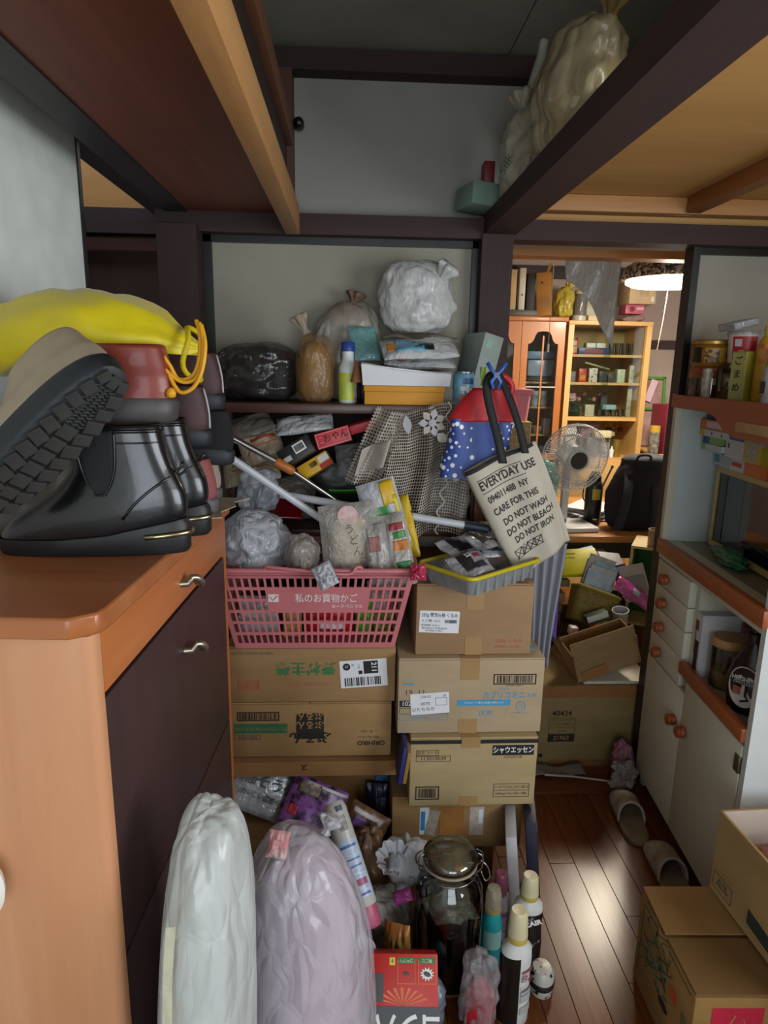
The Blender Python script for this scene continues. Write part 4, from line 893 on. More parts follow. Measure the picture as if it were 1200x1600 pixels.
text('ORIHIRO', .0185, INK, b2, (0.165, fy, .040), FLIP, bold=.03); text('規格 20g×10×12', .0085, GREYINK, b2, (0.158, fy, .058), FLIP); text('入  数 12袋入', .0085, GREYINK, b2, (0.158, fy, .075), FLIP)
# right stack
r5 = carton('carton', 'small brown carton at the floor, lowest of the right stack', (0.31, 1.79, 0.0), (0.22, 0.32, 0.124), c='#8f6a41', c2='#7e5c38'); panel('label', .04, .03, pm('#6f5436', .6), r5, (.06, -.1605, .09)); barcode(.03, .02, INK, r5, (.06, -.1612, .09), seed=3)
r4 = carton('carton', 'brown carton patched with torn labels behind the glass jar', (0.303, 1.78, 0.1255), (0.366, 0.36, 0.1625), c='#97774f', c2='#886a45', tape=(-.03, .052, .03, .02))
f4 = -.1806
panel('label', .026, .085, LBL, r4, (-.092, f4, .088)); panel('label_block', .012, .060, pm('#2f7fb8', .5), r4, (-.096, f4 - .0006, .088)); panel('torn_label', .030, .080, pm('#a8a29a', .6, c2='#8d7d70', scale=60), r4, (-.070, f4 - .0003, .082), (R(90), R(12), 0)); panel('torn_label', .040, .090, pm('#b9b3ac', .6, c2='#a98f80', scale=50), r4, (.055, f4, .085)); panel('label_block', .012, .045, pm('#c8d5de', .6), r4, (.066, f4 - .0006, .10))
panel('tape_patch', .068, .085, pm('#9a6a38', .35), r4, (-.015, f4 - .0002, .088))
r3 = carton('carton', 'tan sausage carton with black stripe and black name plate', (0.333, 1.74, 0.2895), (0.342, 0.36, 0.2045), c='#a9956f', c2='#9a8762', tape=(-.01, .05, .022, .028))
panel('black_stripe', .342, .011, INK, r3, (0, -.1805, .192)); panel('tape_patch', .05, .03, TAPE, r3, (-.01, -.1812, .190))
MB().rbox((0, 0, 0), (.112, .030, .0008), .0003, 1).build('name_plate', INK, r3, loc=(.105, -.1806, .166), rot=(R(90), 0, 0)); text('シャウエッセン', .021, PAPER, r3, (.105, -.1813, .166), bold=.02, sx=.75); text('127G2P12B', .0105, INK, r3, (.105, -.1806, .145))
frame('code_frame', .060, .016, .001, INK, r3, (-.125, -.1806, .160)); text('品名コード', .0115, INK, r3, (-.125, -.1806, .160)); frame('code_frame', .092, .017, .001, INK, r3, (-.109, -.1806, .143)); text('113010039', .0155, INK, r3, (-.109, -.1806, .143))
frame('barcode_frame', .064, .040, .003, INK, r3, (-.122, -.1806, .040)); barcode(.048, .028, INK, r3, (-.122, -.1806, .040), seed=15)
frame('code_frame', .098, .040, .001, INK, r3, (.106, -.1806, .045)); panel('printed_rule', .098, .001, INK, r3, (.106, -.1806, .045)); text('シャウエD.12712B12', .0105, INK, r3, (.106, -.1806, .055)); text('2286kg(127g×2束×12個)', .0085, INK, r3, (.106, -.1806, .035))
r2 = carton('carton', 'wide tan sweets carton with blue lettering and white address label', (0.3205, 1.76, 0.4955), (0.386, 0.36, 0.2145), c='#ab977b', c2='#9e8a6e', tape=(-.005, .05, .06, .040))
f2 = -.1806
frame('barcode_frame', .114, .030, .003, INK, r2, (.115, f2, .155)); barcode(.095, .021, INK, r2, (.115, f2, .155), seed=22); text('49 01001 10000 9', .006, GREYINK, r2, (.115, f2, .137)); text('グリコ', .010, BLUEINK, r2, (.088, f2, .125)); text('カプリコミニ', .0225, BLUEINK, r2, (.088, f2, .108), bold=.02, sx=.85); text('大袋', .013, BLUEINK, r2, (.163, f2, .108))
panel('blue_bar', .142, .017, BLUEINK, r2, (.036, f2, .088)); text('チョコレート菓子は高温の場所をさけ', .0062, PAPER, r2, (.036, f2 - .0006, .088)); MB().tube([(.012 * math.cos(2 * PI * i / 24), .012 * math.sin(2 * PI * i / 24), 0) for i in range(24)], .0009, 4, closed=True).build('round_mark', BLUEINK, r2, loc=(.135, f2, .078), rot=(R(90), 0, 0)); text('Q', .014, BLUEINK, r2, (.135, f2, .078)); text('大切に保管して下さい', .005, BLUEINK, r2, (.135, f2, .058)); frame('oval_mark', .034, .013, .0012, BLUEINK, r2, (.042, f2, .058)); text('菓  菓', .0095, BLUEINK, r2, (.042, f2, .058))
panel('blue_bar', .028, .004, BLUEINK, r2, (-.165, f2, .143)); text('19  11', .022, GREYINK, r2, (-.148, f2, .118)); panel('code_plate', .12, .018, INK, r2, (-.128, f2, .087)); text('102', .018, PAPER, r2, (-.170, f2 - .0006, .087)); frame('code_frame', .13, .018, .001, GREYINK, r2, (-.123, f2, .066)); frame('code_frame', .13, .014, .001, BLUEINK, r2, (-.123, f2, .046)); text('この箱は再生紙を使用しています', .006, BLUEINK, r2, (-.123, f2, .046))
l = panel('address_label', .102, .060, LBL, r2, (-.108, f2 - .001, .088), (R(90), R(-4), 0)); text('ひたちなか', .0125, INK, l, (-.018, -.016, .0006), rr); text('0070', .0125, INK, l, (-.012, 0, .0006), rr); text('S18-02', .010, INK, l, (-.010, .020, .0006), rr); text('01', .010, INK, l, (.04, .02, .0006), rr); frame('label_grid', .03, .022, .0008, GREYINK, l, (.03, .004, .0006), rr)
panel('blue_print', .05, .12, pm('#5f9cb8', .6, scale=30, c2='#86b4c6'), r2, (.155, -.07, .2149), (0, 0, 0))
r1 = carton('carton', 'brown walnut carton with white food label, topmost of the right stack', (0.3245, 1.78, 0.7115), (0.306, 0.36, 0.1955), c='#997a5a', c2='#8b6e50', tape=(.0, .045, .07, .050))
l = panel('food_label', .104, .060, LBL, r1, (-.092, f4, .092), (R(90), R(2), 0)); text('235g 情熱価格 くるみ', .0125, INK, l, (0, .018, .0006), rr, bold=.01, sx=.80); text('入り数 10入', .0095, INK, l, (-.022, .002, .0006), rr); barcode(.032, .009, INK, l, (.030, .002, .0006), rr, seed=31); text('賞味期限 18.06.31', .0065, INK, l, (-.022, -.010, .0006), rr); text('株式会社大洋食品MM', .007, INK, l, (-.012, -.018, .0006), rr); text('東京都港区芝公園2-1', .005, INK, l, (-.012, -.025, .0006), rr)
text('235g くるみ', .0135, REDINK, r1, (.095, f4, .038)); text('4978441121125', .0105, REDINK, r1, (.090, f4, .022))
# between the stacks
t = thing('folding_fan', 'dark blue and gold flat fan wedged between the carton stacks', 'fan', (0.142, 1.60, 0.395), (0, R(8), 0)); bx('leaf', (-0.004, 0, 0.055), (0.014, 0.10, 0.125), pm('#232468', .5), t, r=.004); bx('gold_edge', (0.010, 0, 0.05), (0.012, 0.10, 0.105), pm('#9a7a3c', .4, metal=.3), t, r=.003)
packet('coffee_pouch', 'shiny blue foil pouch standing between the stacks', (0.098, 1.735, 0.315), (0.05, 0.14, 0.03), film('#2f5f9c', .97, .12, c2='#6d8fb0'), (R(90), 0, 0), 31, wr=.3)
t = packet('coffee_pouch', 'dark navy pouch with grey label below the blue foil pouch', (0.098, 1.70, 0.175), (0.065, 0.17, 0.04), pm('#1c1b3c', .35), (R(85), 0, 0), 32, prints=((.15, .1, .5, .4, pm('#3d3f56', .4)),))

# ================================================================ SHOPPING BASKET
PINK = pm('#b76a6d', .45, var=.06, scale=8)
bk = thing('shopping_basket', 'dusty pink plastic shopping basket with white lettering, full of packets', 'basket', (-0.089, 1.745, 0.729))
hb = (0.205, 0.135); ht = (0.252, 0.172); H = 0.222
def wall(side, u, v):
    wx = hb[0] + (ht[0] - hb[0]) * v; wy = hb[1] + (ht[1] - hb[1]) * v; z = H * v
    if side == 'f': return ((2 * u - 1) * wx, -wy, z)
    if side == 'b': return ((1 - 2 * u) * wx, wy, z)
    if side == 'r': return (wx, (2 * u - 1) * wy, z)
    return (-wx, (1 - 2 * u) * wy, z)
def lattice(side, cols, rows, solid):
    us = [0]; 
    for i in range(cols):
        a = 0.02 + 0.96 * i / cols; b = 0.02 + 0.96 * (i + 1) / cols; us += [a + (b - a) * .16, a + (b - a) * .84]
    us.append(1); vsb = [0]
    for j in range(rows):
        a = 0.05 + 0.87 * j / rows; b = 0.05 + 0.87 * (j + 1) / rows; vsb += [a + (b - a) * .12, a + (b - a) * .88]
    vsb.append(1); mb = MB(); W = len(us)
    mb.v = [Vector(wall(side, u, v)) for v in vsb for u in us]
    for j in range(len(vsb) - 1):
        for i in range(len(us) - 1):
            u = (us[i] + us[i + 1]) / 2; v = (vsb[j] + vsb[j + 1]) / 2
            if i % 2 == 1 and j % 2 == 1 and not solid(u, v): continue
            mb.f.append((j * W + i, j * W + i + 1, (j + 1) * W + i + 1, (j + 1) * W + i))
    o = mb.build('lattice_wall', PINK, bk, thick=.003)
    return o
lattice('f', 25, 6, lambda u, v: .245 < u < .80 and .50 < v < .79); lattice('b', 25, 6, lambda u, v: False); lattice('l', 14, 6, lambda u, v: False); lattice('r', 14, 6, lambda u, v: False)
bx('bottom', (0, 0, .003), (2 * hb[0], 2 * hb[1], .005), PINK, bk)
def rr_rect(wx, wy, z, r=.03, n=6):
    o = []
    for cx, cy, a0 in ((wx - r, wy - r, 0), (-wx + r, wy - r, PI / 2), (-wx + r, -wy + r, PI), (wx - r, -wy + r, 1.5 * PI)):
        for i in range(n + 1): a = a0 + PI / 2 * i / n; o.append((cx + r * math.cos(a), cy + r * math.sin(a), z))
    return o
MB().tube(rr_rect(ht[0] + .006, ht[1] + .006, H), .007, 8, closed=True).build('rim', PINK, bk, smooth='all')
MB().tube(rr_rect(ht[0] + .003, ht[1] + .003, H - .016), .003, 6, closed=True).build('rim_lip', PINK, bk, smooth='all')
for s in (-1, 1):
    hp = smooth_path([(-0.115, s * .176, H - .004), (-.12, s * .178, H + .012), (-.10, s * .187, H + .012), (0, s * .195, H + .004), (.085, s * .19, H - .004), (.105, s * .184, H + .012), (.118, s * .178, H + .008), (.112, s * .176, H - .004)])
    MB().tube(hp, .0045, 8).build('handle', PINK, bk, smooth='all')
ang = math.atan2(ht[1] - hb[1], H); fz = lambda z: -(hb[1] + (ht[1] - hb[1]) * z / H) - .0026
WHTINK = pm('#d6c9c8', .6)
text('私のお買物かご', .0265, WHTINK, bk, (.030, fz(.144), .144), (R(90) + ang, 0, R(0)), bold=.012, sx=.85); text('ヨークベニマル', .0115, WHTINK, bk, (.082, fz(.122), .122), (R(90) + ang, 0, 0), bold=.02)
e = panel('emblem', .026, .022, WHTINK, bk, (-.103, fz(.146), .146), (R(90) + ang, 0, 0)); mb = MB(); mb.tube([(-.008, .004, .0006), (-.001, -.006, .0006), (.010, .007, .0006)], .0016, 5); mb.build('emblem_mark', PINK, e)
# things inside, seen through the slots
def bpk(name, label, x, z, w, h, m, y=-.10, tl=0, seed=1, tk=.03, prints=()):
    return packet(name, label, (-0.089 + x, 1.745 + y, 0.729 + z), (w, h, tk), m, (R(90), R(tl), 0), seed, prints=prints)
bpk('snack_packet', 'red snack packet with white print inside the pink basket', .035, .065, .13, .10, pm('#b41722', .35), seed=41, prints=((.05, -.1, .5, .25, pm('#d8c4c8', .4)),))
bpk('snack_packet', 'tan paper packet inside the pink basket', -.062, .065, .05, .10, pm('#b07c44', .6), seed=42)
bpk('snack_packet', 'green packet inside the pink basket near its right end', .125, .07, .045, .10, pm('#4d8f24', .4), seed=43)
bpk('snack_packet', 'mixed red and pink packet inside the right end of the basket', .17, .11, .07, .10, pm('#a84a58', .4, c2='#b9b3ae', scale=50), y=-.06, seed=44)
bpk('snack_packet', 'white packet inside the left end of the basket', -.15, .075, .10, .11, film('#b9bcc0', .95, .2), seed=45)
bpk('snack_packet', 'olive green packet low inside the right end of the basket', .165, .05, .05, .07, pm('#5c6a22', .5), y=-.09, seed=46)
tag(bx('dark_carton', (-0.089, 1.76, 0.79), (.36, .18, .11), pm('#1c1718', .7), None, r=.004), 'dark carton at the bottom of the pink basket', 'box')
# things heaped on top
WHB = film('#c9ccd2', .8, .2, trans=.3, bmp=.45)
bag('plastic_bag', 'white translucent carrier bag heaped at the left of the basket', (-.262, 1.70, .925), (.19, .20, .16), WHB, 51, wr=.16, freq=2.4)
bag('plastic_bag', 'hazy clear bag puffed up behind the carrier bag', (-.255, 1.78, 1.04), (.12, .10, .13), film('#b9bdc4', .6, .18, trans=.3, bmp=.45), 52, wr=.2)
t = bag('clear_bag', 'clear bag of beige crackers in the middle of the basket', (-.125, 1.64, .925), (.09, .07, .105), film('#a9a29a', .55, .12, bmp=.5), 53, wr=.15, inner=[((0, 0, .01), (.065, .05, .08), pm('#a89c8e', .7, c2='#7d6f60', scale=40))])
packet('plastic_wrap', 'scrap of white film hanging over the basket rim', (-.060, 1.572, .952), (.05, .06, .02), film('#c3c6cc', .85, .15), (R(65), R(-28), 0), 54, wr=.4)
t = thing('noodle_pack', 'clear pack of white udon noodles with black brush lettering', 'packet', (0.003, 1.655, 1.012), (R(82), R(-6), R(4)))
pillow_mb(.155, .185, .075, 55, wr=.08).build('wrapper', film('#d2cec6', .42, .1, trans=.2, bmp=.5, scale=30), t, smooth='all'); blob_mb((.10, .045, .12), 56, 30, 20, power=3).build('noodles', pm('#c6b79c', .7, c2='#b3a284', scale=60, stretch=(6, 1, 1)), t, smooth='all', rot=(R(-90), 0, 0), loc=(0, -.065, 0))
for i, ch in enumerate('うどん'): text(ch, .027, GREYINK, t, (-.004 + .008 * i, .028 - .029 * i, .046), rr, bold=.0)
MB().lathe([(0, 0), (.026, 0), (.026, .001), (0, .001)], 24).build('round_seal', pm('#b98a86', .5, c2='#cbb5ae', scale=60), t, loc=(-.004, .062, .030)); frame('label_frame', .03, .012, .0016, GREYINK, t, (.028, -.052, .046), rr)
packet('noodle_pack', 'white and yellow noodle pack with green corner, standing in the basket', (.088, 1.70, 1.065), (.105, .185, .03), film('#cfd1d6', .96, .2), (R(80), R(-18), R(-8)), 57, prints=((.28, .3, .35, .35, pm('#c9a31c', .4)), (-.1, .05, .6, .14, pm('#3f8a45', .4)), (.42, -.1, .1, .7, pm('#c2b322', .4))))
packet('noodle_pack', 'yellow edged pack with black print behind the vegetable pack', (.150, 1.71, 1.03), (.05, .17, .03), pm('#c7a41c', .35, c2='#1e1d1a', scale=45, p0=.36, p1=.40), (R(80), R(-20), R(-30)), 58)
packet('vegetable_pack', 'clear vegetable pack with orange carrots and green print in the basket', (.122, 1.645, .985), (.075, .19, .035), film('#bcb9b2', .9, .14), (R(76), R(-15), R(-12)), 59, prints=((.2, .05, .5, .14, pm('#c4742c', .4)), (.2, -.28, .5, .2, pm('#2f7a43', .4)), (.15, .32, .5, .1, pm('#8d2f34', .4)), (.22, .2, .42, .1, pm('#3d7b36', .4))))
packet('paper_packet', 'white striped paper packet between noodles and vegetable pack', (.072, 1.625, .975), (.06, .16, .03), film('#a8a29c', .95, .3), (R(80), R(-8), R(6)), 60, prints=((-.1, .2, .5, .25, pm('#8c5a58', .5)),))
packet('candy_packet', 'tiny pink foil packet at the right corner of the basket', (.168, 1.60, .955), (.04, .04, .025), film('#c0375a', .95, .12), (R(70), 0, 0), 61, wr=.3)

# ================================================================ TRAY OF PACKETS ON THE RIGHT STACK
ty = thing('plastic_tray', 'clear plastic food tray with lime yellow rim on the walnut carton', 'tray', (0.330, 1.648, 0.9090), (0, 0, R(39)))
mb = MB(); wx, wy = .135, .088
for z0, z1, a, b in ((0, .045, .90, 1.0),):
    rg = [[(x * a, y * a, z0) for x, y, _ in rr_rect(wx, wy, 0, .02)], [(x * b, y * b, z1) for x, y, _ in rr_rect(wx, wy, 0, .02)]]; mb.loft(rg, cap=False); mb.f.append(tuple(range(28)))
mb.build('tray_body', film('#9aa0a2', .5, .1, trans=.1), ty, thick=.001)
for i in range(7): MB().box((-.11 + .036 * i, -.086, .022), (.010, .004, .042)).build('side_rib', film('#a8adaf', .5, .1), ty)
MB().tube(rr_rect(wx + .004, wy + .004, .047, .02), .006, 6, closed=True).build('rim', pm('#b8a81c', .4), ty, smooth='all')
KPK = film('#a9a8ac', .97, .15, c2='#8f8e94')
for i, (x, y, z, a) in enumerate(((-.055, -.02, .062, 12), (.04, -.015, .066, -8), (-.03, .035, .078, 25), (.055, .04, .088, -20), (.0, -.005, .100, 40))):
    p = Matrix.Rotation(R(39), 3, 'Z') @ Vector((x, y, 0))
    lab = ('white and black printed food packet lying on the yellow rimmed tray')
    packet('food_packet', lab, (.330 + p.x, 1.648 + p.y, .909 + z), (.115, .085, .026), KPK, (R(30 - 4 * i), R(4 * i - 8), R(20 + a)), 70 + i, group='printed packets on the tray', prints=((-.12, .05, .35, .7, BLKP), (.2, -.2, .3, .25, pm('#2a2a34', .4)), (.25, .2, .2, .16, pm('#8a2530', .4)), (.02, .3, .14, .2, pm('#d6d6d8', .4))))

# ================================================================ FLOOR CLUTTER
t = packet('somen_packet', 'silver grey packet with black Japanese lettering beside the cabinet', (-.225, 1.63, .29), (.20, .13, .04), film('#aeb3b8', .96, .2), (R(60), R(28), R(5)), 81)
m = pm('#1d1e20', .5)
pk2 = t
for s, sz, x, y in (('稲そうま', .040, -.005, .022), ('おいしい国産小麦', .017, -.01, -.016)):
    o = text(s, sz, m, pk2, (x, y, .026), (0, 0, R(0)), bold=.012)
tag(bx('cardboard_box', (-.18, 1.655, .11), (.26, .13, .22), CARD('#7d5e3c', '#6d5132'), None, r=.003), 'low brown carton under the grey lettered packet', 'cardboard box')
PUR = pm('#2a1730', .35, c2='#7a4a8c', scale=38, p0=.45, p1=.62)
packet('grape_packet', 'dark packet with purple grape picture leaning by the lettered packet', (-.095, 1.60, .265), (.16, .13, .035), PUR, (R(58), R(24), R(-4)), 82, prints=((-.2, .3, .4, .25, pm('#2b2622', .4, c2='#8f8070', scale=70)), (-.35, -.2, .14, .2, pm('#b03038', .4)), (.1, .42, .8, .06, pm('#a9a5a5', .4))))
packet('grape_packet', 'brown and purple snack packet lower beside the spray can', (.03, 1.55, .21), (.12, .15, .035), pm('#3d2a22', .35, c2='#6a4a2a', scale=30), (R(62), R(30), R(-8)), 83, prints=((-.1, .38, .7, .08, pm('#a29a98', .4)), (-.2, .2, .3, .2, pm('#5f3d78', .4)), (.1, -.15, .4, .3, pm('#8a7a34', .4, c2='#5a4520', scale=60))))
# aerosol can leaning on the rubbish bag
t = thing('aerosol_can', 'white aerosol can with blue label leaning upside down behind the rubbish bag', 'can', (0.040, 1.285, 0.235), basis((1, 0.2, .3), (-.30, .60, .80)))
MB().lathe([(0, 0), (.026, 0), (.0285, .004), (.0285, .20), (.029, .215), (.026, .228), (.022, .233), (0, .233)], 32).build('can_body', pm('#b3b1ac', .35, var=.04), t, smooth=True); MB().lathe([(0, -.045), (.020, -.045), (.0245, -.038), (.0245, 0), (0, 0)], 28).build('cap', pm('#a8506a', .4), t, smooth=True)
def wrap(parent, r, a0, da, z0, dz, m, name='label'): return MB().grid(lambda u, v: (r * math.cos(a0 + da * u), r * math.sin(a0 + da * u), z0 + dz * v), 18, 4).build(name, m, parent, smooth='all')
wrap(t, .0291, -2.3, 1.9, .02, .125, pm('#c7d0dc', .35, c2='#8fa6c6', scale=70, stretch=(1, 1, 5))); wrap(t, .0292, -1.6, .7, .165, .035, pm('#3e3b38', .4, c2='#a9a6a0', scale=130, stretch=(4, 1, 1)), 'barcode'); wrap(t, .0292, -1.5, .6, .21, .012, pm('#2d3d58', .4), 'label')
for k, (z, h) in enumerate(((.128, .006), (.10, .004), (.085, .004), (.045, .014), (.024, .005))): wrap(t, .0294, -2.1, 1.4, z, h, pm(['#4a6da6', '#5b78a4', '#5b78a4', '#9a4b66', '#3b5f9a'][k], .4), 'printed_rule')
# white tub on its side
t = thing('plastic_tub', 'white round plastic tub lying on its side by the rubbish bag', 'tub', (0.050, 1.215, 0.172), (R(75), R(62), R(15)))
MB().lathe([(0, -.05), (.048, -.05), (.054, -.04), (.058, .0), (.058, .006), (.053, .010), (.044, .012), (0, .010)], 40).build('tub_body', pm('#c3c9cd', .3, var=.03), t, smooth=True); MB().tube([(.054 * math.cos(a), .054 * math.sin(a), .009) for a in [2 * PI * i / 40 for i in range(40)]], .003, 6, closed=True).build('rim', pm('#cfd4d8', .3), t, smooth='all')
# crumpled kitchen paper and clear bags
def crumple(name, label, loc, size, m, seed, cat='bag', wr=.35): return tag(blob_mb(size, seed, 48, 30, wr=wr, freq=2.6, power=2.2).build(name, m, None, smooth='all', loc=loc), label, cat)
crumple('crumpled_bag', 'crumpled clear bag with brown stains beside the white tissue', (.055, 1.50, .0), (.10, .12, .27), film('#8e7d6c', .85, .2, c2='#9a6a44', scale=9), 91)
crumple('tissue_paper', 'crumpled white tissue with frilly edge behind the glass jar', (.150, 1.455, .155), (.10, .10, .11), pm('#c4c6cc', .8, var=.06, trans=.2), 92, 'tissue', .4)
mb = MB(); mb.grid(lambda u, v: ((.024 + .018 * v + .0025 * math.sin(u * 80)) * math.cos(u * 5), (.024 + .018 * v + .0025 * math.sin(u * 80)) * math.sin(u * 5), .03 * v + .008 * math.sin(u * 37)), 80, 6); tag(mb.build('paper_frill', pm('#cfd2da', .8, trans=.2), None, smooth='all', loc=(.115, 1.41, .245), rot=(R(25), R(-10), 0), thick=.0008), 'ruffled white paper cup lying on the crumpled tissue', 'paper cup')
crumple('clear_bag', 'glossy hazy plastic bag in front of the crumpled tissue', (.095, 1.36, .0), (.16, .12, .215), film('#a4a19c', .8, .14, bmp=.5), 93, 'bag', .25)
packet('magenta_packet', 'small magenta packet edge tucked beside the glass jar', (.133, 1.33, .215), (.045, .03, .015), pm('#8c2f72', .4), (R(40), R(-20), 0), 94)
packet('gold_packet', 'gold patterned snack packet standing beside the glass jar', (.118, 1.285, .11), (.07, .20, .05), pm('#8f7f3c', .3, c2='#a2562f', scale=24, metal=.2), (R(84), R(-6), R(-20)), 95, wr=.25)
# big preserving jar
jr = thing('preserving_jar', 'large clip-top glass jar half full of dark liquid', 'jar', (0.236, 1.31, 0.03))
JG = glass('#dfe3da', 1.45, .03, .05)
MB().lathe([(.070, 0), (.079, .008), (.081, .03), (.081, .20), (.078, .235), (.066, .262), (.056, .272), (.055, .288), (.059, .292), (.059, .300)], 48).build('glass_body', JG, jr, smooth='all')
MB().lathe([(0, .005), (.072, .005), (.077, .012), (.0785, .03), (.0785, .178), (.07, .180), (0, .180)], 40).build('dark_liquid', pm('#0d0706', .15, var=.3), jr, smooth=True)
crb = blob_mb((.12, .12, .045), 97, 36, 18, wr=.25); crb.build('film_cover', film('#9a948c', .5, .12, bmp=.5), jr, smooth='all', loc=(0, 0, .170))
MB().lathe([(.059, .303), (.063, .306), (.064, .318), (.058, .326), (.045, .333), (.02, .337), (0, .338)], 48).build('glass_lid', glass('#d5dacf', 1.5, .04, .08), jr, smooth='all')
MB().lathe([(.059, .299), (.0635, .2995), (.0635, .304), (.059, .3045)], 40).build('rubber_seal', pm('#9a8a78', .6), jr, smooth=True)
fr_ = blob_mb((.07, .07, .03), 98, 30, 16, wr=.25); fr_.build('residue', pm('#8a7a68', .8, c2='#6b5040', scale=20), jr, smooth='all', loc=(0, 0, .268))
for s in (-1, 1):
    mb = MB(); mb.tube(smooth_path([(s * .060, -.01, .274), (s * .072, -.012, .29), (s * .074, -.012, .318), (s * .062, -.010, .328)]), .002, 6); mb.tube(smooth_path([(s * .060, .012, .274), (s * .076, .010, .288), (s * .078, .008, .312), (s * .062, .006, .326)]), .002, 6)
    if s > 0: mb.tube(smooth_path([(.072, 0, .30), (.088, -.004, .285), (.094, -.008, .262), (.084, -.006, .25), (.074, 0, .27)]), .002, 6)
    mb.build('wire_clip', STEEL, jr, smooth='all')
MB().tube([(.0615 * math.cos(a), .0615 * math.sin(a), .281) for a in [2 * PI * i / 36 for i in range(36)]], .0016, 6, closed=True).build('wire_hoop', STEEL, jr, smooth='all')
tag(bx('cardboard_box', (0.236, 1.33, .015), (.16, .16, .029), CARD('#6d5132', '#5d4429'), None, r=.003), 'flat cardboard box under the glass jar', 'cardboard box')
# roach trap box
rb = thing('roach_trap_box', 'red and black roach bait box with white Japanese lettering', 'box', (0.112, 1.065, 0.03), (R(-36), 0, R(-3)))
bx('box_body', (0, 0, .108), (.150, .05, .216), pm('#b5231a', .4, var=.06), rb, r=.0015)
fb = -.0256
panel('black_band', .148, .075, BLKP, rb, (0, fb, .085)); panel('black_band', .03, .05, BLKP, rb, (-.055, fb - .0002, .155)); text('コンバ', .058, PAPER, rb, (.012, fb - .0008, .090), FLIP, bold=.025, sx=.82); text('2箇所で1年効く', .014, pm('#c9b02a', .5), rb, (.02, fb - .0008, .056), FLIP, bold=.01)
for x, s in ((.008, 'ゴキブリ'), (.052, '巣ごと')): panel('green_tab', .036, .011, pm('#2d6b38', .5), rb, (x, fb, .204)); text(s, .0075, pm('#d5d8b0', .5), rb, (x, fb - .0006, .204), FLIP); frame('inset_frame', .038, .044, .0012, pm('#c9762e', .5), rb, (x, fb, .184))
panel('yellow_number', .012, .014, pm('#c7b62c', .5), rb, (-.022, fb, .202)); text('4', .011, BLKP, rb, (-.022, fb - .0006, .202))
MB().prism([(.016 * math.cos(2 * PI * i / 24) * (1 if i % 2 else .6), .013 * math.sin(2 * PI * i / 24) * (1 if i % 2 else .6)) for i in range(24)], .0006).build('star_burst', PAPER, rb, loc=(.052, fb + .0002, .180), rot=(R(90), 0, 0))
for x, k in ((.052, .8), (.008, .6)): MB().lathe([(0, .0012), (.010 * k, .001), (.0105 * k, 0)], 14, sx=1, sy=.55).build('insect_mark', BLKP, rb, loc=(x, fb - .0003, .180), rot=(R(90), R(20), 0))
for i in range(9):
    a = R(20 + i * 17); MB().prism([(0, 0), (.055 * math.cos(a), .032 * math.sin(a)), (.055 * math.cos(a + .12), .032 * math.sin(a + .12))], .0006).build('ray', pm('#d86a2e', .5), rb, loc=(0, fb + .0003, .124), rot=(R(90), 0, 0))
crumple('clear_bag', 'grey bubble wrapped bundle at the foot of the glass jar', (.195, 1.16, 0), (.12, .09, .145), film('#8c98a4', .9, .25, c2='#6c7884', scale=50), 99, 'bag', .15)
bag('garbage_bag', 'black plastic bag bottom by the red box', (.23, 1.10, 0), (.14, .07, .06), pm('#121216', .3, bmp=.2), 100, wr=.2)
t = bag('clear_bag', 'clear bag holding a bright red packet in front of the bottles', (.292, 1.185, 0), (.085, .075, .21), film('#a8a4a8', .45, .1, bmp=.5), 101, wr=.2, inner=[((0, 0, .005), (.07, .06, .125), pm('#a8202c', .45, var=.15))])
# bottles
def detergent(label, loc, rotz, h, body_m, cap_m, lab):
    t = thing('detergent_bottle', label, 'bottle', loc, (0, 0, rotz)); s = h / .29
    prof = [(0, 0), (.032, 0), (.036, .005), (.037, .06), (.034, .12), (.036, .17), (.034, .195), (.020, .212), (.0185, .222), (0, .222)]
    MB().lathe([(r, z * s) for r, z in prof], 36, sy=.78).build('bottle_body', body_m, t, smooth=True); MB().lathe([(.0, .215 * s), (.022, .215 * s), (.0225, .222 * s), (.0205, .232 * s), (0, .232 * s)], 28).build('collar', pm('#b09a4c', .35), t, smooth=True)
    MB().lathe([(0, .230 * s), (.0225, .230 * s), (.021, .25 * s), (.0195, .284 * s), (.016, .29 * s), (.0, .289 * s)], 28).build('cap', cap_m, t, smooth=True)
    pr = lambda z: interp([(b, a) for a, b in prof], z)[1] + .0007
    for a0, da, z0, dz, m in lab: MB().grid(lambda u, v: (pr(z0 + dz * v) * math.cos(a0 + da * u), pr(z0 + dz * v) * .78 * math.sin(a0 + da * u), (z0 + dz * v) * s), 18, 12).build('label', m, t, smooth='all')
    return t
CREAM = pm('#bdb592', .35, var=.05)
BW = pm('#15120f', .3)
d1_ = detergent('black softener bottle with white label and cream cap, foremost of the bottles', (.375, 1.205, 0), R(10), .292, pm('#bfc0be', .3, var=.03), CREAM, ((-3.6, 2.0, .008, .178, BW), (-0.5, 2.4, .008, .178, BW)))
for k, (z, w) in enumerate(((.150, .006), (.10, .004), (.09, .003), (.072, .03), (.04, .02))): MB().grid(lambda u, v: (.0385 * math.cos(-1.5 + .9 * u), .0385 * .8 * math.sin(-1.5 + .9 * u), z + w * v), 10, 2).build('printed_rule', pm(['#8c4a52', '#77787a', '#8a8b8d', '#a2a4a6', '#9a9c9e'][k], .5), d1_, smooth='all')
text('Bé', .026, pm('#7a3a44', .5), d1_, (.012, -.0315, .138), shear=.3); text('モイスト', .008, GREYINK, d1_, (.012, -.0315, .112))
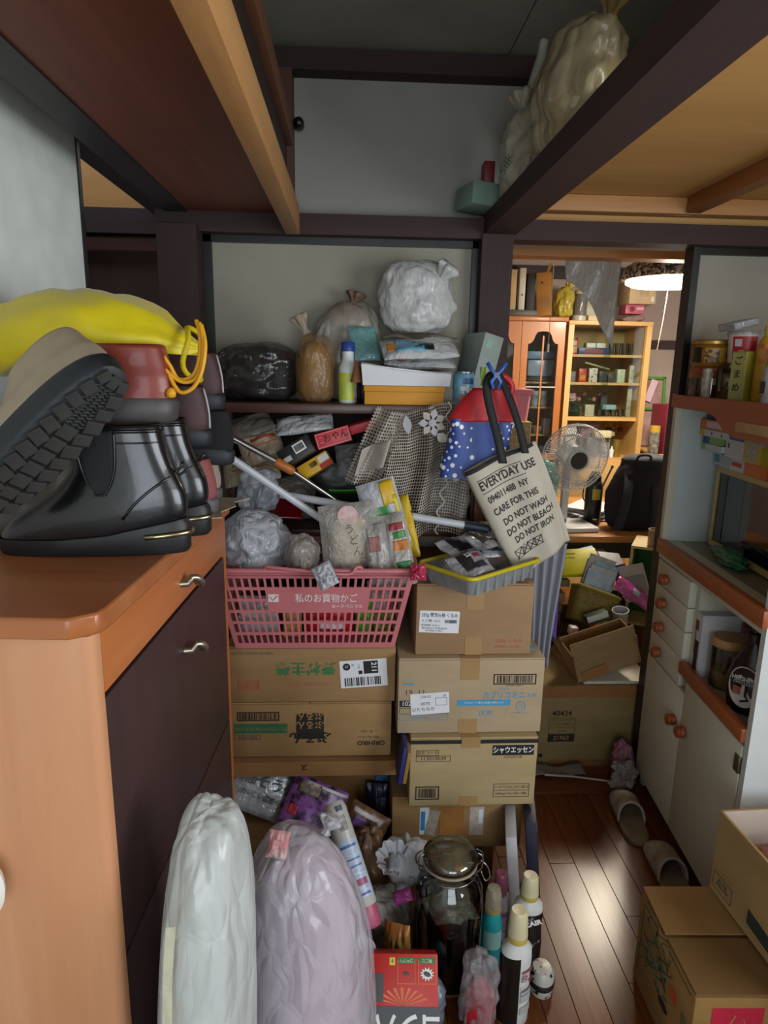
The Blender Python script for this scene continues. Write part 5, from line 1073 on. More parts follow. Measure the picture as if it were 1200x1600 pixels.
d2_ = detergent('black and white fragrance bottle lettered FLAIR with cream cap', (.447, 1.365, 0), R(-8), .238, pm('#c4c5c3', .3, var=.03), CREAM, ((-2.9, 2.9, .006, .17, pm('#1d1a17', .3, c2='#9d9d9b', scale=22, p0=.38, p1=.42)),))
text('FLAIR', .0194, PAPER, d2_, (.006, -.0314, .125), (R(90), R(-18), R(6)), bold=.05)
t = thing('pump_bottle', 'turquoise bottle with clear cap behind the softener bottle', 'bottle', (.353, 1.345, 0)); MB().lathe([(0, 0), (.022, 0), (.025, .004), (.025, .12), (.019, .15), (.013, .165), (0, .165)], 28).build('bottle_body', pm('#2a98a0', .25, var=.08), t, smooth=True); MB().lathe([(0, .16), (.018, .16), (.0195, .168), (.0195, .205), (.015, .222), (0, .226)], 28).build('cap', film('#b0a894', .75, .15), t, smooth=True); MB().lathe([(0, .16), (.0205, .16), (.0205, .172), (0, .172)], 24).build('collar', pm('#a08a58', .4), t, smooth=True); wrap(t, .0254, -2.6, 2.0, .065, .05, pm('#8db9b4', .4))
t = thing('shampoo_bottle', 'pink capped bottle with white body beside the turquoise bottle', 'bottle', (.392, 1.43, 0)); MB().lathe([(0, 0), (.024, 0), (.026, .005), (.026, .11), (.02, .13), (0, .13)], 28).build('bottle_body', pm('#c4b9c2', .3), t, smooth=True); MB().lathe([(0, .128), (.017, .128), (.018, .15), (.016, .185), (.012, .19), (0, .19)], 24).build('cap', film('#b26a86', .85, .2), t, smooth=True); wrap(t, .0265, -2.4, 1.6, .03, .06, pm('#7d2f66', .4, c2='#c4b9c2', scale=40))
t = thing('flat_box', 'white slab shaped box standing on edge behind the bottles', 'box', (.462, 1.545, 0), (0, R(-6), R(-12))); bx('box_body', (0, 0, .15), (.034, .16, .30), pm('#aaa9ac', .6), t, r=.006)
t = thing('game_box', 'dark navy box edge with pale print standing beside the white slab', 'box', (.505, 1.57, 0), (0, R(-6), R(-12))); bx('box_body', (0, 0, .15), (.032, .17, .30), pm('#1d1f33', .5), t, r=.003)
for i in range(5): panel('printed_patch', .02, .026, pm('#a8a4b4', .5), t, (.0165, -.06 + .03 * i, .27 - .012 * i), (R(90), 0, R(90)))
t = thing('patterned_lid', 'black and white patterned lid lying behind the softener bottle', 'lid', (.462, 1.275, .0)); MB().lathe([(0, 0), (.03, 0), (.032, .01), (.032, .05), (.024, .062), (0, .065)], 28, sx=.9).build('lid_body', pm('#161414', .35, c2='#a8a49c', scale=60, p0=.56, p1=.6), t, smooth=True); MB().lathe([(.0325, .02), (.034, .024), (.034, .032), (.0325, .036)], 28, sx=.9).build('band', BLKP, t, smooth=True)

# ---- two rubbish bags in the foreground
RB = film('#d4d8d5', .86, .32, trans=.3, bmp=.25, scale=12, stretch=(1, 1, .25))
t = thing('rubbish_bag', 'white tied rubbish bag slumped against the shoe cabinet', 'rubbish bag', (-.222, .775, 0))
blob_mb((.138, .20, .842), 111, 110, 130, wr=.07, power=3.2, freq=2.0, flat=.4, taper=.02, lean=(0.03, 0.04)).build('bag_body', RB, t, smooth=True, angle=50)
mb = MB(); mb.grid(lambda u, v: (-.020 + .012 * u + .016 * v + .004 * math.sin(v * 6), -.106 + .035 * v - .006 * math.sin(v * PI), .34 + .42 * v), 4, 30); mb.build('yellow_band', film('#d9d6b8', .75, .3), t, smooth='all')
blob_mb((.095, .14, .74), 113, 30, 24, wr=.05, power=2.8).build('contents', pm('#c5c8c6', .8, var=.06), t, smooth='all', loc=(.005, .015, .02))
t = thing('rubbish_bag', 'bulging translucent rubbish bag with pink contents in front of the cartons', 'rubbish bag', (-.073, 1.0, 0))
blob_mb((.270, .27, .665), 121, 120, 120, wr=.055, power=2.35, freq=2.0, flat=.4, taper=.12, pleat=.012, lean=(-.015, 0)).build('bag_body', film('#d9d4dc', .55, .13, trans=.3, bmp=.4, scale=11, stretch=(1, 1, .22)), t, smooth=True, angle=50)
blob_mb((.19, .21, .54), 122, 40, 30, wr=.08, power=2.6).build('contents', pm('#b8a4b0', .8, c2='#9c7c8c', scale=6), t, smooth='all', loc=(0, 0, .08))
blob_mb((.18, .19, .36), 123, 40, 24, wr=.08, power=2.6).build('contents', pm('#b06a72', .8, var=.12, scale=6), t, smooth='all', loc=(-.01, -.025, .02))
tuft_mb((0, 0, 0), .018, .025, 125, spread=1.1).build('knot', film('#cfcdd2', .7, .15, bmp=.5), t, smooth='all', loc=(.035, .01, .655), rot=(R(-10), R(25), 0))
packet('tissue_paper', 'pink and white paper scrap poking out between the rubbish bags', (-.118, .985, .665), (.035, .045, .015), pm('#b7a29c', .7, c2='#a85a5e', scale=22), (R(70), R(10), 0), 126, wr=.3, cat='paper')
# ================================================================ KITCHEN CABINET
KC_LOC = Vector((1.025, 2.06, 0)); KC_ROT = R(-5); KM = Matrix.Translation(KC_LOC) @ Matrix.Rotation(KC_ROT, 4, 'Z')
def K(x, y, z): return tuple(KM @ Vector((x, y, z)))
CRM = pm('#c2bfae', .45, var=.04, scale=5); CRM2 = pm('#b9b5a2', .5, var=.05); PALEB = pm('#b9c4c4', .5, var=.03, scale=4); TERR = wood('#8d4a26', '#a65c32', .4, 'y', 6); TERRK = pm('#8b4426', .4, var=.15, scale=40)
kc = thing('kitchen_cabinet', 'cream kitchen cabinet with terracotta edged shelves and round wooden knobs', 'cabinet', KC_LOC, (0, 0, KC_ROT))
D_, LK = .46, .655
def kb(name, x0, x1, y0, y1, z0, z1, m, r=0, parent=None):
    mb = MB(); c = ((x0 + x1) / 2, (y0 + y1) / 2, (z0 + z1) / 2); d = (abs(x1 - x0), abs(y1 - y0), abs(z1 - z0)); (mb.rbox(c, d, r) if r else mb.box(c, d)); return mb.build(name, m, parent or kc, smooth=bool(r))
kb('side_panel', .0, D_, -LK - .02, -LK, 0, 1.335, pm('#c6c9c8', .5, var=.03))
kb('far_panel', .02, D_, -.018, 0, 0, .855, CRM); kb('base_plinth', .05, D_, -LK, -.018, 0, .06, pm('#4a4238', .6)); kb('back_panel', D_ - .01, D_, -LK, 0, .06, 1.335, PALEB)
kb('divider', .02, D_ - .01, -.285, -.265, .56, .855, CRM); kb('bottom_board', .02, D_ - .01, -LK, -.018, .06, .075, CRM)
kb('niche_board', .012, D_ - .01, -LK, -.285, .555, .575, CRM2); kb('carcass_front', .02, .03, -.265, -.018, .075, .85, CRM)
kb('counter', .012, D_, -LK, 0, .868, .906, pm('#8b8777', .35, var=.06, scale=30)); kb('counter_edge', -.012, .012, -LK - .02, 0, .866, .912, TERR, .004)
kb('counter_strip', .012, .05, -LK, 0, .905, .908, CRM); kb('counter_rail', .0, .02, -LK, 0, .848, .866, CRM2)
kb('niche_edge', -.012, .012, -LK, -.268, .562, .600, TERR, .004)
def knob(parent, y, z, x=-.0): MB().lathe([(0, 0), (.0085, 0), (.010, .003), (.0165, .006), (.0175, .012), (.0155, .016), (.0175, .02), (.0165, .028), (.008, .032), (0, .032)], 20, (x, y, z), (0, R(-90), 0)).build('knob', TERRK, parent, smooth=True)
zz = [.846, .763, .686, .600, .512]
for i in range(4):
    d = kb('drawer', -.002, .02, -.262, -.008, zz[i + 1] + .0015, zz[i] - .0015, CRM, .002); knob(d, -.10, (zz[i] + zz[i + 1]) / 2 - .006)
for y0, y1, ky in ((-.304, -.004, -.270), (-LK + .006, -.308, -.342)):
    d = kb('door', -.002, .02, y0, y1, .062, .508 if y1 > -.3 else .55, CRM, .002); knob(d, ky, .405)
    if y1 < -.3: kb('hinge', -.006, .004, y0 - .002, y0 + .022, .475, .520, pm('#7d7560', .35, metal=.8), .001, d)
# hutch above
kb('hutch_side', .0, D_, -.018, 0, .906, 1.335, PALEB); kb('hutch_stile', -.004, .02, -.02, 0.002, .906, 1.338, CRM)
kb('upper_shelf', .0, .30, -LK - .02, .0, 1.345, 1.372, CRM2)
mb = MB(); vp = [(0.004, 1.378), (-LK - .02, 1.378), (-LK - .02, 1.285), (-.42, 1.285), (-.36, 1.297), (-.30, 1.330), (-.24, 1.338), (0.004, 1.338)]
mb.add([(-.012, y, z) for y, z in vp] + [(.010, y, z) for y, z in vp], [tuple(range(8)), tuple(reversed(range(8, 16)))] + [(i, i + 8, (i + 1) % 8 + 8, (i + 1) % 8) for i in range(8)]); mb.build('valance', TERR, kc, bevel=.002)
o = kb('socket_plate', -.015, -.012, -.60, -.43, 1.303, 1.328, pm('#a88a5c', .4), .001)
# ---- microwave
mw = thing('microwave', 'microwave oven with cream frame and black glass door on the counter', 'microwave', K(.13, -.065, .909), (0, 0, KC_ROT))
MWC = pm('#b5a16a', .45, var=.05)
MB().rbox((.15, -.22, .128), (.28, .44, .250), .006, 2).build('housing', MWC, mw, smooth=True)
mb = MB()
for a in ((.0, -.22, .246, .014, .44, .018), (.0, -.22, .012, .014, .44, .018), (.0, -.006, .129, .014, .012, .234), (.0, -.434, .129, .014, .012, .234)): mb.box(a[:3], a[3:])
mb.build('door_frame', MWC, mw, bevel=.002)
MB().box((.004, -.22, .129), (.008, .416, .218)).build('glass_door', pm('#0b0c0e', .08, var=.1, coat=.6), mw); MB().box((-.0012, -.05, .129), (.002, .03, .205)).build('door_strip', pm('#3a3f44', .2), mw)
for y in (-.03, -.41): MB().lathe([(0, 0), (.010, 0), (.010, .004), (0, .004)], 12).build('foot', BLKP, mw, loc=(.03, y, -.001))
tag(blob_mb((.05, .17, .045), 131, 36, 20, wr=.3).build('green_wrapper', film('#2c7a54', .9, .12), None, smooth='all', loc=K(.085, -.29, .909), rot=(0, 0, KC_ROT)), 'crumpled green plastic wrapper in front of the microwave door', 'wrapper')
# ---- boxes stacked over the microwave
def kbox(label, x, y, z, d, w, h, m, prints=(), rz=0, tiltx=0):
    t = thing('medicine_box', label, 'box', K(x, y, z), (R(tiltx), 0, KC_ROT + R(rz))); MB().rbox((d / 2, -w / 2, h / 2), (d, w, h), .001, 1).build('box_body', m, t)
    for py, pz, pw_, ph, mm in prints: MB().box((-.0004, -py, pz), (.0008, pw_, ph)).build('printed_patch', mm, t)
    return t
W1 = pm('#b9c2c6', .5, var=.03); BL1 = pm('#2a4c86', .5); GR1 = pm('#7aa45c', .5); OR1 = pm('#c9702c', .5); RE1 = pm('#b8352a', .5); YE1 = pm('#c4a52c', .5)
kbox('narrow dark blue and grey box directly beneath the shelf valance', .09, -.03, 1.308, .08, .17, .017, pm('#6c7078', .5), ((.02, .008, .04, .016, BL1),))
kbox('white pharmacy box with orange end, upper left of the stack', .075, -.022, 1.278, .09, .19, .028, OR1, ((.105, .014, .12, .018, pm('#c9b9c4', .5)), (.18, .014, .02, .028, YE1)))
kbox('long white box with two small round marks under the orange one', .075, -.022, 1.256, .09, .20, .021, W1, ((.02, .010, .03, .018, YE1), (.085, .010, .008, .008, GREYINK), (.15, .010, .008, .008, BL1)))
kbox('blue and green striped box on the white flat box', .08, -.045, 1.234, .09, .11, .021, GR1, ((.02, .010, .04, .019, BL1),))
kbox('flat white and green box above the microwave boxes', .08, -.04, 1.214, .09, .13, .019, W1, ((.012, .010, .024, .018, GR1),))
kbox('deep blue box with white letters beside the orange one', .07, -.21, 1.262, .09, .12, .036, BL1, ((.08, .018, .03, .008, W1), (.02, .02, .03, .02, pm('#4a7aa4', .5))))
kbox('plain white carton with small grey mark in the middle of the stack', .09, -.172, 1.206, .10, .10, .055, W1, ((.02, .035, .008, .014, GREYINK),))
kbox('white carton with blue oval on the microwave top', .125, -.022, 1.166, .09, .07, .040, W1, ((.03, .02, .035, .025, pm('#5a86a4', .5)), (.06, .02, .012, .03, RE1)))
kbox('pale grey blister carton in front of the white carton', .115, -.095, 1.166, .08, .06, .038, pm('#9fa8b4', .4), ())
kbox('white carton with red letters at the near end of the stack', .115, -.160, 1.166, .09, .08, .040, W1, ((.04, .02, .06, .012, RE1),))
kbox('red box with yellow stripe leaning at the near end', .09, -.20, 1.206, .08, .05, .056, RE1, ((.03, .028, .015, .03, YE1),))
kbox('yellow box with patterned window beside the red box', .09, -.255, 1.206, .08, .09, .052, YE1, ((.045, .026, .06, .04, pm('#8d8a78', .5, c2='#b9b3a4', scale=80)),))
kbox('orange carton at the near bottom of the stack', .115, -.245, 1.166, .08, .12, .039, OR1, ())
kbox('small green and silver box under the valance drop', .06, -.335, 1.262, .08, .10, .036, pm('#8f9aa0', .4), ((.02, .018, .03, .034, GR1),))
# ---- jars on the upper shelf
SH = 1.3725
def cyl(name, label, x, y, z, parts, cat='jar', rot=None):
    t = thing(name, label, cat, K(x, y, z))
    for nm, prof, m in parts: MB().lathe(prof, 32).build(nm, m, t, smooth=True)
    return t
cyl('plastic_jar', 'low clear jar of red pickles with wide brown lid on the upper shelf', .062, -.072, SH, (('jar_body', [(0, 0), (.054, 0), (.058, .004), (.058, .058), (0, .058)], glass('#d8d0c8', 1.4, .05, .06)), ('pickles', [(0, .003), (.054, .003), (.054, .036), (0, .036)], pm('#7a4234', .7, c2='#a07a66', scale=40)), ('lid', [(0, .058), (.060, .058), (.061, .062), (.061, .086), (.058, .090), (0, .090)], pm('#8a4a22', .35))))
t = cyl('coffee_jar', 'amber instant coffee jar with yellow label, on the brown lid', .062, -.072, SH + .0905, (('jar_body', [(0, 0), (.050, 0), (.058, .010), (.058, .055), (.052, .066), (0, .066)], film('#9a6a24', .85, .08, bmp=.05)), ('lid', [(0, .066), (.056, .066), (.056, .074), (.052, .078), (0, .078)], pm('#a8843c', .3, metal=.5))))
wrap(t, .0585, -2.4, 1.5, .014, .04, pm('#a07c1c', .4, c2='#33200f', scale=60, p0=.42, p1=.5)); wrap(t, .0586, -3.1, .55, .012, .044, pm('#1f120c', .4))
t = cyl('plastic_jar', 'tall clear jar of brown noodles holding up the red labelled tub', .085, -.165, SH, (('jar_body', [(0, 0), (.047, 0), (.050, .004), (.050, .096), (.046, .102), (0, .102)], glass('#d8d4ca', 1.4, .05, .06)), ('dry_noodles', [(0, .003), (.044, .003), (.045, .085), (0, .088)], pm('#8d7452', .8, c2='#6d5638', scale=30, stretch=(5, 5, .6)))))
t = cyl('plastic_tub', 'white tub with red label and berry picture on the noodle jar', .085, -.165, SH + .1025, (('tub_body', [(0, 0), (.044, 0), (.050, .078), (.0, .078)], pm('#c9c4c0', .3)), ('lid', [(0, .078), (.053, .078), (.054, .084), (.050, .088), (0, .088)], film('#c4c4c6', .8, .1))))
MB().grid(lambda u, v: ((.0446 + .006 * (.08 + .84 * v)) * math.cos(-2.9 + 1.35 * u), (.0446 + .006 * (.08 + .84 * v)) * math.sin(-2.9 + 1.35 * u), .006 + .066 * v), 16, 4).build('label', pm('#b5202a', .35), t, smooth='all')
for a0, da, z0, dz, m in ((-2.75, .4, .045, .02, pm('#c8c2be', .4)), (-2.5, .3, .012, .022, pm('#c8c2be', .4)), (-1.2, .45, .04, .026, pm('#7e2024', .4)), (-1.3, .3, .052, .016, pm('#2f5a34', .4)), (-1.35, .25, .008, .026, INK)): MB().grid(lambda u, v: ((.0450 + .006 * (z0 + dz * v) / .078) * math.cos(a0 + da * u), (.0450 + .006 * (z0 + dz * v) / .078) * math.sin(a0 + da * u), z0 + dz * v), 8, 3).build('printed_patch', m, t, smooth='all')
tag(MB().rbox((0, 0, .012), (.07, .09, .02), .003, 1, rot=(0, R(-14), 0)).build('clear_lid_box', film('#b4b8be', .8, .15), None, smooth=True, loc=K(.085, -.165, SH + .189)), 'hazy clear plastic box tilted on top of the red labelled tub', 'box')
tag(MB().lathe([(0, 0), (.012, 0), (.013, .004), (.013, .085), (0, .088)], 16).build('spice_bottle', pm('#a8a090', .4, c2='#6b6455', scale=60), None, smooth=True, loc=K(.022, -.112, SH)), 'thin spice bottle with pale label between the two low jars', 'bottle')
t = thing('tea_box', 'green and yellow tea carton with black brush lettering on the upper shelf', 'box', K(.045, -.235, SH), (0, 0, KC_ROT + R(25))); MB().rbox((.024, -.023, .066), (.04, .046, .132), .001, 1).build('box_body', pm('#948c34', .4), t); MB().box((.03, .0014, .068), (.0, .0, .0)).build('x', INK, t) if False else None
MB().box((.003, -.023, .066), (.002, .042, .126)).build('green_print', pm('#8c9c6c', .4, c2='#a09a54', scale=14), t)
for i, ch in enumerate('ごまめ'): text(ch, .026, INK, t, (.0014, -.023, .106 - .036 * i), (R(90), 0, R(-90)), bold=.015)
text('純', .026, INK, t, (.0024, -.030, .126), (R(90), 0, R(-90))) if False else None
t = thing('sauce_bottle', 'yellow and red seasoning bottle standing behind the tea carton', 'bottle', K(.115, -.262, SH)); MB().lathe([(0, 0), (.026, 0), (.028, .006), (.028, .14), (.02, .165), (.012, .175), (0, .175)], 24).build('bottle_body', pm('#b8912c', .35), t, smooth=True); MB().lathe([(0, .172), (.014, .172), (.014, .20), (0, .2)], 20).build('cap', pm('#c2a03a', .35), t, smooth=True); wrap(t, .0285, -3.0, 1.5, .10, .05, pm('#a83024', .4, c2='#c4a43c', scale=40))
t = thing('powder_bottle', 'white bottle with barcode label at the near end of the shelf', 'bottle', K(.095, -.405, SH)); MB().lathe([(0, 0), (.036, 0), (.039, .006), (.039, .085), (.028, .105), (.02, .112), (0, .112)], 28).build('bottle_body', pm('#b4b9c0', .3), t, smooth=True); MB().lathe([(0, .11), (.023, .11), (.023, .135), (0, .136)], 24).build('cap', pm('#a9adb4', .35), t, smooth=True); b = barcode(.022, .03, GREYINK, t, (-.0395, .008, .04), (R(90), 0, R(-90)), seed=7)
cyl('plastic_jar', 'brown tinted jar with gold lid at the near end of the upper shelf', .13, -.38, SH, (('jar_body', [(0, 0), (.040, 0), (.043, .005), (.043, .13), (.03, .15), (0, .15)], film('#8d6c52', .9, .12)), ('lid', [(0, .15), (.044, .15), (.046, .155), (.046, .17), (0, .172)], pm('#8d7440', .3, metal=.4))))
# ---- niche things
NZ = .576
t = thing('cereal_box', 'white box with dark print standing at the far side of the niche', 'box', K(.078, -.292, NZ), (0, 0, KC_ROT)); MB().rbox((.02, -.022, .095), (.16, .042, .19), .001, 1).build('box_body', pm('#b9b9bd', .5), t)
for y, z, w, h, m in ((-.022, .06, .022, .09, INK), (-.012, .15, .02, .03, pm('#5a2c2c', .5)), (-.03, .02, .014, .014, RE1), (-.008, .10, .006, .08, pm('#8c4448', .5))): MB().box((-.0604, y, z), (.0008, w, h)).build('printed_patch', m, t)
cyl('coffee_jar', 'brown patterned plastic jar behind the wooden lidded jar', .12, -.365, NZ, (('jar_body', [(0, 0), (.045, 0), (.05, .006), (.05, .14), (.04, .165), (0, .165)], pm('#4a2a1e', .35, c2='#8d6c4a', scale=40)), ('lid', [(0, .165), (.043, .165), (.043, .185), (.03, .195), (0, .195)], pm('#4a2420', .4))))
cyl('storage_jar', 'glass jar with round wooden lid, a little brown sugar inside', .075, -.375, NZ, (('jar_body', [(.030, 0), (.042, .003), (.044, .01), (.044, .118), (.040, .122)], glass('#e0e2dc', 1.4, .04, .05)), ('brown_sugar', [(0, .004), (.040, .004), (.041, .05), (.02, .056), (0, .055)], pm('#8d6a44', .9, c2='#a88660', scale=60)), ('lid', [(0, .122), (.044, .122), (.046, .128), (.046, .142), (.042, .147), (0, .147)], wood('#a87c4c', '#b98d5c', .5, 'x', 8))))
t = cyl('sauce_bottle', 'small red capped bottle behind the chocolate syrup', .08, -.435, NZ, (('bottle_body', [(0, 0), (.018, 0), (.02, .004), (.02, .06), (0, .06)], pm('#8f1d1a', .35)), ('cap', [(0, .06), (.012, .06), (.013, .095), (0, .1)], pm('#b02420', .35))), 'bottle')
pc = thing('flyer', 'white printed leaflet with bold black letters leaning in the niche', 'leaflet', K(.165, -.46, .735), basis((math.cos(KC_ROT - PI / 2 - .0), math.sin(KC_ROT - PI / 2), -.55), (-.75, .1, .55)))
MB().box((0, 0, 0), (.20, .12, .006)).build('sheet', pm('#b9b9bd', .6), pc); text('TEX', .055, INK, pc, (-.055, .02, .0036), rr, bold=.02); panel('printed_patch', .024, .02, YE1, pc, (.01, .03, .0034), rr); panel('printed_patch', .05, .022, YE1, pc, (-.02, -.035, .0034), rr); text('エバラ', .014, INK, pc, (-.02, -.035, .0040), rr); text('ズ・入り', .02, INK, pc, (.05, -.01, .0036), rr)
hs = thing('syrup_bottle', 'brown chocolate syrup bottle lettered HERSHEY in the niche front', 'bottle', K(.062, -.525, NZ + .0), (0, 0, R(-52)))
SYR = pm('#1f0f0e', .25, var=.2)
MB().lathe([(0, 0), (.036, 0), (.047, .008), (.056, .05), (.056, .09), (.046, .135), (.026, .172), (.018, .19), (.018, .20), (0, .2)], 40, sy=.62).build('bottle_body', SYR, hs, smooth=True); MB().lathe([(0, .198), (.021, .198), (.021, .222), (.012, .226), (.010, .245), (0, .246)], 28).build('cap', pm('#2a1512', .4), hs, smooth=True)
def oval(r, z, rx, rz_, off, name, m, clip=None):
    pts = []
    for i in range(36):
        a = 2 * PI * i / 36; x = rx * math.cos(a); z_ = z + rz_ * math.sin(a)
        if clip: z_ = max(clip[0], min(clip[1], z_))
        pts.append((x, -.62 * math.sqrt(max(0, .056 ** 2 - x * x)) - off, z_))
    mb = MB(); mb.v = [Vector((0, -.62 * .056 - off, z if not clip else (max(min(p[2] for p in pts), clip[0]) + min(max(p[2] for p in pts), clip[1])) / 2))] + [Vector(p) for p in pts]; mb.f = [(0, i + 1, (i + 1) % 36 + 1) for i in range(36)]; mb.build(name, m, hs, smooth='all')
oval(0, .082, .041, .056, .0012, 'label', pm('#c4c0bc', .4)); oval(0, .082, .038, .053, .0020, 'label_field', pm('#241216', .4), (.088, .2))
text("HERSHEY'S", .0165, PAPER, hs, (0, -.0378, .104), bold=.02, sx=.78); text('CHOCOLATE', .0095, PAPER, hs, (0, -.0374, .093), sx=.9)
panel('glass_picture', .018, .022, pm('#8d5a48', .4), hs, (-.016, -.0368, .070)); MB().tube([(.006, -.0372, .088), (.006, -.0374, .06), (.014, -.0372, .05), (-.004, -.0372, .042)], .003, 6).build('syrup_swirl', pm('#2a1412', .4), hs)
bag('clear_bag', 'small crumpled orange wrapper at the near end of the niche', K(.05, -.62, NZ), (.05, .05, .04), film('#a8765c', .9, .2), 137, wr=.3)

# ================================================================ SLIPPERS
SLM = pm('#b0a59b', .95, scale=22, c2='#81766a', bmp=.5); SLI = pm('#8d8070', .95, scale=18, c2='#655a4a', bmp=.3); SLE = pm('#a09a98', .8)
def slipper(label, loc, rotz):
    t = thing('slipper', label, 'slipper', loc, (0, 0, rotz))
    def outl(y, w=.045): return w * (1 - .12 * math.cos(y * 18)) * (max(0, 1 - abs((y - .0) / .128) ** 3.2)) ** (1 / 2.4) * (1 + .06 * (y / .12))
    ys = [-.127 + .254 * i / 30 for i in range(31)]; pts = [(outl(y), y) for y in ys] + [(-outl(y), y) for y in reversed(ys[1:-1])]
    MB().prism(pts, .014).build('sole', SLI, t, bevel=.002)
    def vamp(u, v, o=0):
        y = -.004 + .130 * v + .022 * math.sin(u * PI) * (v - 1) * -.0; a = PI * u; y0 = y - .020 * (1 - v) * (1 - math.sin(a)); w = outl(min(.1268, y0)) * 1.03 + o; h = .058 * (1 - .55 * v ** 1.6) * (max(0, 1 - v ** 7)) ** .5 + o
        return (w * math.cos(a) * (1 + .05 * math.sin(a)), y0, .010 + h * math.sin(a) ** .8)
    mb = MB(); mb.grid(vamp, 26, 22); mb.build('vamp', SLM, t, smooth='all', thick=.005)
    MB().tube([vamp(i / 26, 0, .001) for i in range(27)], .0042, 8).build('edge_binding', SLE, t, smooth='all')
    return t
slipper('grimy grey slipper beside the doorway jamb, toe under the plastic scrap', (.925, 1.862, 0), R(-8))
slipper('grimy grey slipper with its toe behind the other slipper heel', (.940, 1.610, 0), R(-4))
bag('clear_bag', 'frayed clear plastic scrap lying on the slipper toe', (.960, 2.030, .0125), (.08, .055, .09), film('#a8a5a6', .55, .15, bmp=.6), 141, wr=.4)
crumple('pink_bag', 'crumpled pink patterned bag at the foot of the door jamb', (.985, 2.085, .012), (.075, .07, .135), pm('#9a6a7c', .7, c2='#7d4c62', scale=16), 142, 'bag', .3)
# ================================================================ CARTONS AT THE RIGHT
a = carton('produce_carton', 'brown produce carton with plant drawing and red square, half open', (.875, 1.165, 0), (.36, .27, .238), R(-2), c='#8d6c3e', c2='#7a5b32', flaps=False)
bx('flap', (0, .072, .245), (.358, .125, .005), CARD('#8a6a40', '#785934'), a, rot=(R(4), R(0), 0)); bx('flap', (0, -.068, .2405), (.358, .132, .004), CARD('#6f5430', '#644b2a'), a)
panel('tape', .05, .03, TAPE, a, (-.1806, .01, .22), (R(90), 0, R(-90)))
DGRN = pm('#2b4230', .7)
rd = random.Random(2); mb = MB()
for i in range(16):
    y = .10 - rd.random() * .12; z = .10 + rd.random() * .11; p = [(-.1808, y + .03 * math.sin(k * .8 + i), z + .012 * k - .02) for k in range(5)]; mb.tube(p, .0013, 4)
for i in range(22):
    y = .11 - rd.random() * .14; z = .085 + rd.random() * .13; an = rd.random() * 6
    mb.add([(-.1808, y + .011 * math.cos(an + q * PI / 2) * (1 if q % 2 else .45), z + .011 * math.sin(an + q * PI / 2) * (1 if q % 2 else .45)) for q in range(4)], [(0, 1, 2, 3)])
mb.build('plant_drawing', DGRN, a)
mb = MB(); mb.add([(-.1808, .115, .225), (-.1808, .115, .04), (-.1808, .112, .04), (-.1808, .112, .225), (-.1808, -.12, .225), (-.1808, -.12, .222), (-.1808, .115, .222)], [(0, 1, 2, 3), (0, 6, 5, 4)]); mb.build('border_line', DGRN, a)
MB().lathe([(0, 0), (.014, 0), (.014, .0012), (0, .0012)], 20, sx=.7, sy=1.6).build('hand_hole', pm('#120d08', .9), a, loc=(-.1806, -.02, .085), rot=(0, R(-90), 0)); MB().box((-.1806, -.055, .15), (.0008, .03, .03)).build('red_stamp', pm('#a84a2c', .6), a); MB().box((-.1806, -.11, .11), (.0008, .03, .09)).build('green_print', pm('#3f5a34', .6, c2='#7a6a3c', scale=40), a)
panel('red_square', .105, .085, pm('#a81c34', .5), a, (-.09, -.1356, .168)); mb = MB(); mb.tube([(-.03, 0, -.03), (-.005, 0, .028), (.0, 0, -.02), (.012, 0, .02), (.03, 0, -.03)], .0012, 4); mb.build('mountain_mark', pm('#c48a70', .5), a, loc=(-.09, -.1364, .165)); panel('green_print', .06, .06, DGRN, a, (.02, -.1358, .155))
ob = thing('open_carton', 'open carton of colourful packets standing on the produce carton', 'cardboard box', (1.035, 1.145, .2535), (0, 0, R(3)))
wx, wy, hh = .33, .325, .205; OM = CARD('#a08358', '#8f744c'); IN_ = pm('#b3a496', .8, var=.05)
for nm, c, d in (('left_wall', (-wx / 2, 0, hh / 2), (.005, wy, hh)), ('right_wall', (wx / 2, 0, hh / 2), (.005, wy, hh)), ('near_wall', (0, -wy / 2, hh / 2), (wx, .005, hh)), ('far_wall', (0, wy / 2, hh / 2), (wx, .005, hh))): bx(nm, c, d, OM, ob)
bx('bottom', (0, 0, .003), (wx, wy, .005), OM, ob)
for nm, c, d in (('white_lining', (0, wy / 2 - .0032, hh / 2), (wx - .006, .001, hh - .001)), ('white_lining', (-wx / 2 + .0032, 0, hh / 2), (.001, wy - .006, hh - .001))): bx(nm, c, d, IN_, ob)
for y, z, w, h, m in ((-.02, .045, .10, .035, pm('#23302a', .6)), (-.11, .03, .05, .03, pm('#23302a', .6))): MB().prism([(-w / 2, -h / 2), (w / 2, -h / 2 - .008), (w / 2, h / 2 - .012), (-w / 2, h / 2)], .0008).build('printed_patch', m, ob, loc=(-wx / 2 - .003, y, z), rot=(R(90), 0, R(-90)))
frame('code_frame', .07, .04, .0015, GREYINK, ob, (-wx / 2 - .003, .12, .035), (R(90), 0, R(-90))); text('要冷蔵\n取扱注意', .011, GREYINK, ob, (-wx / 2 - .0032, .12, .035), (R(90), 0, R(-90)))
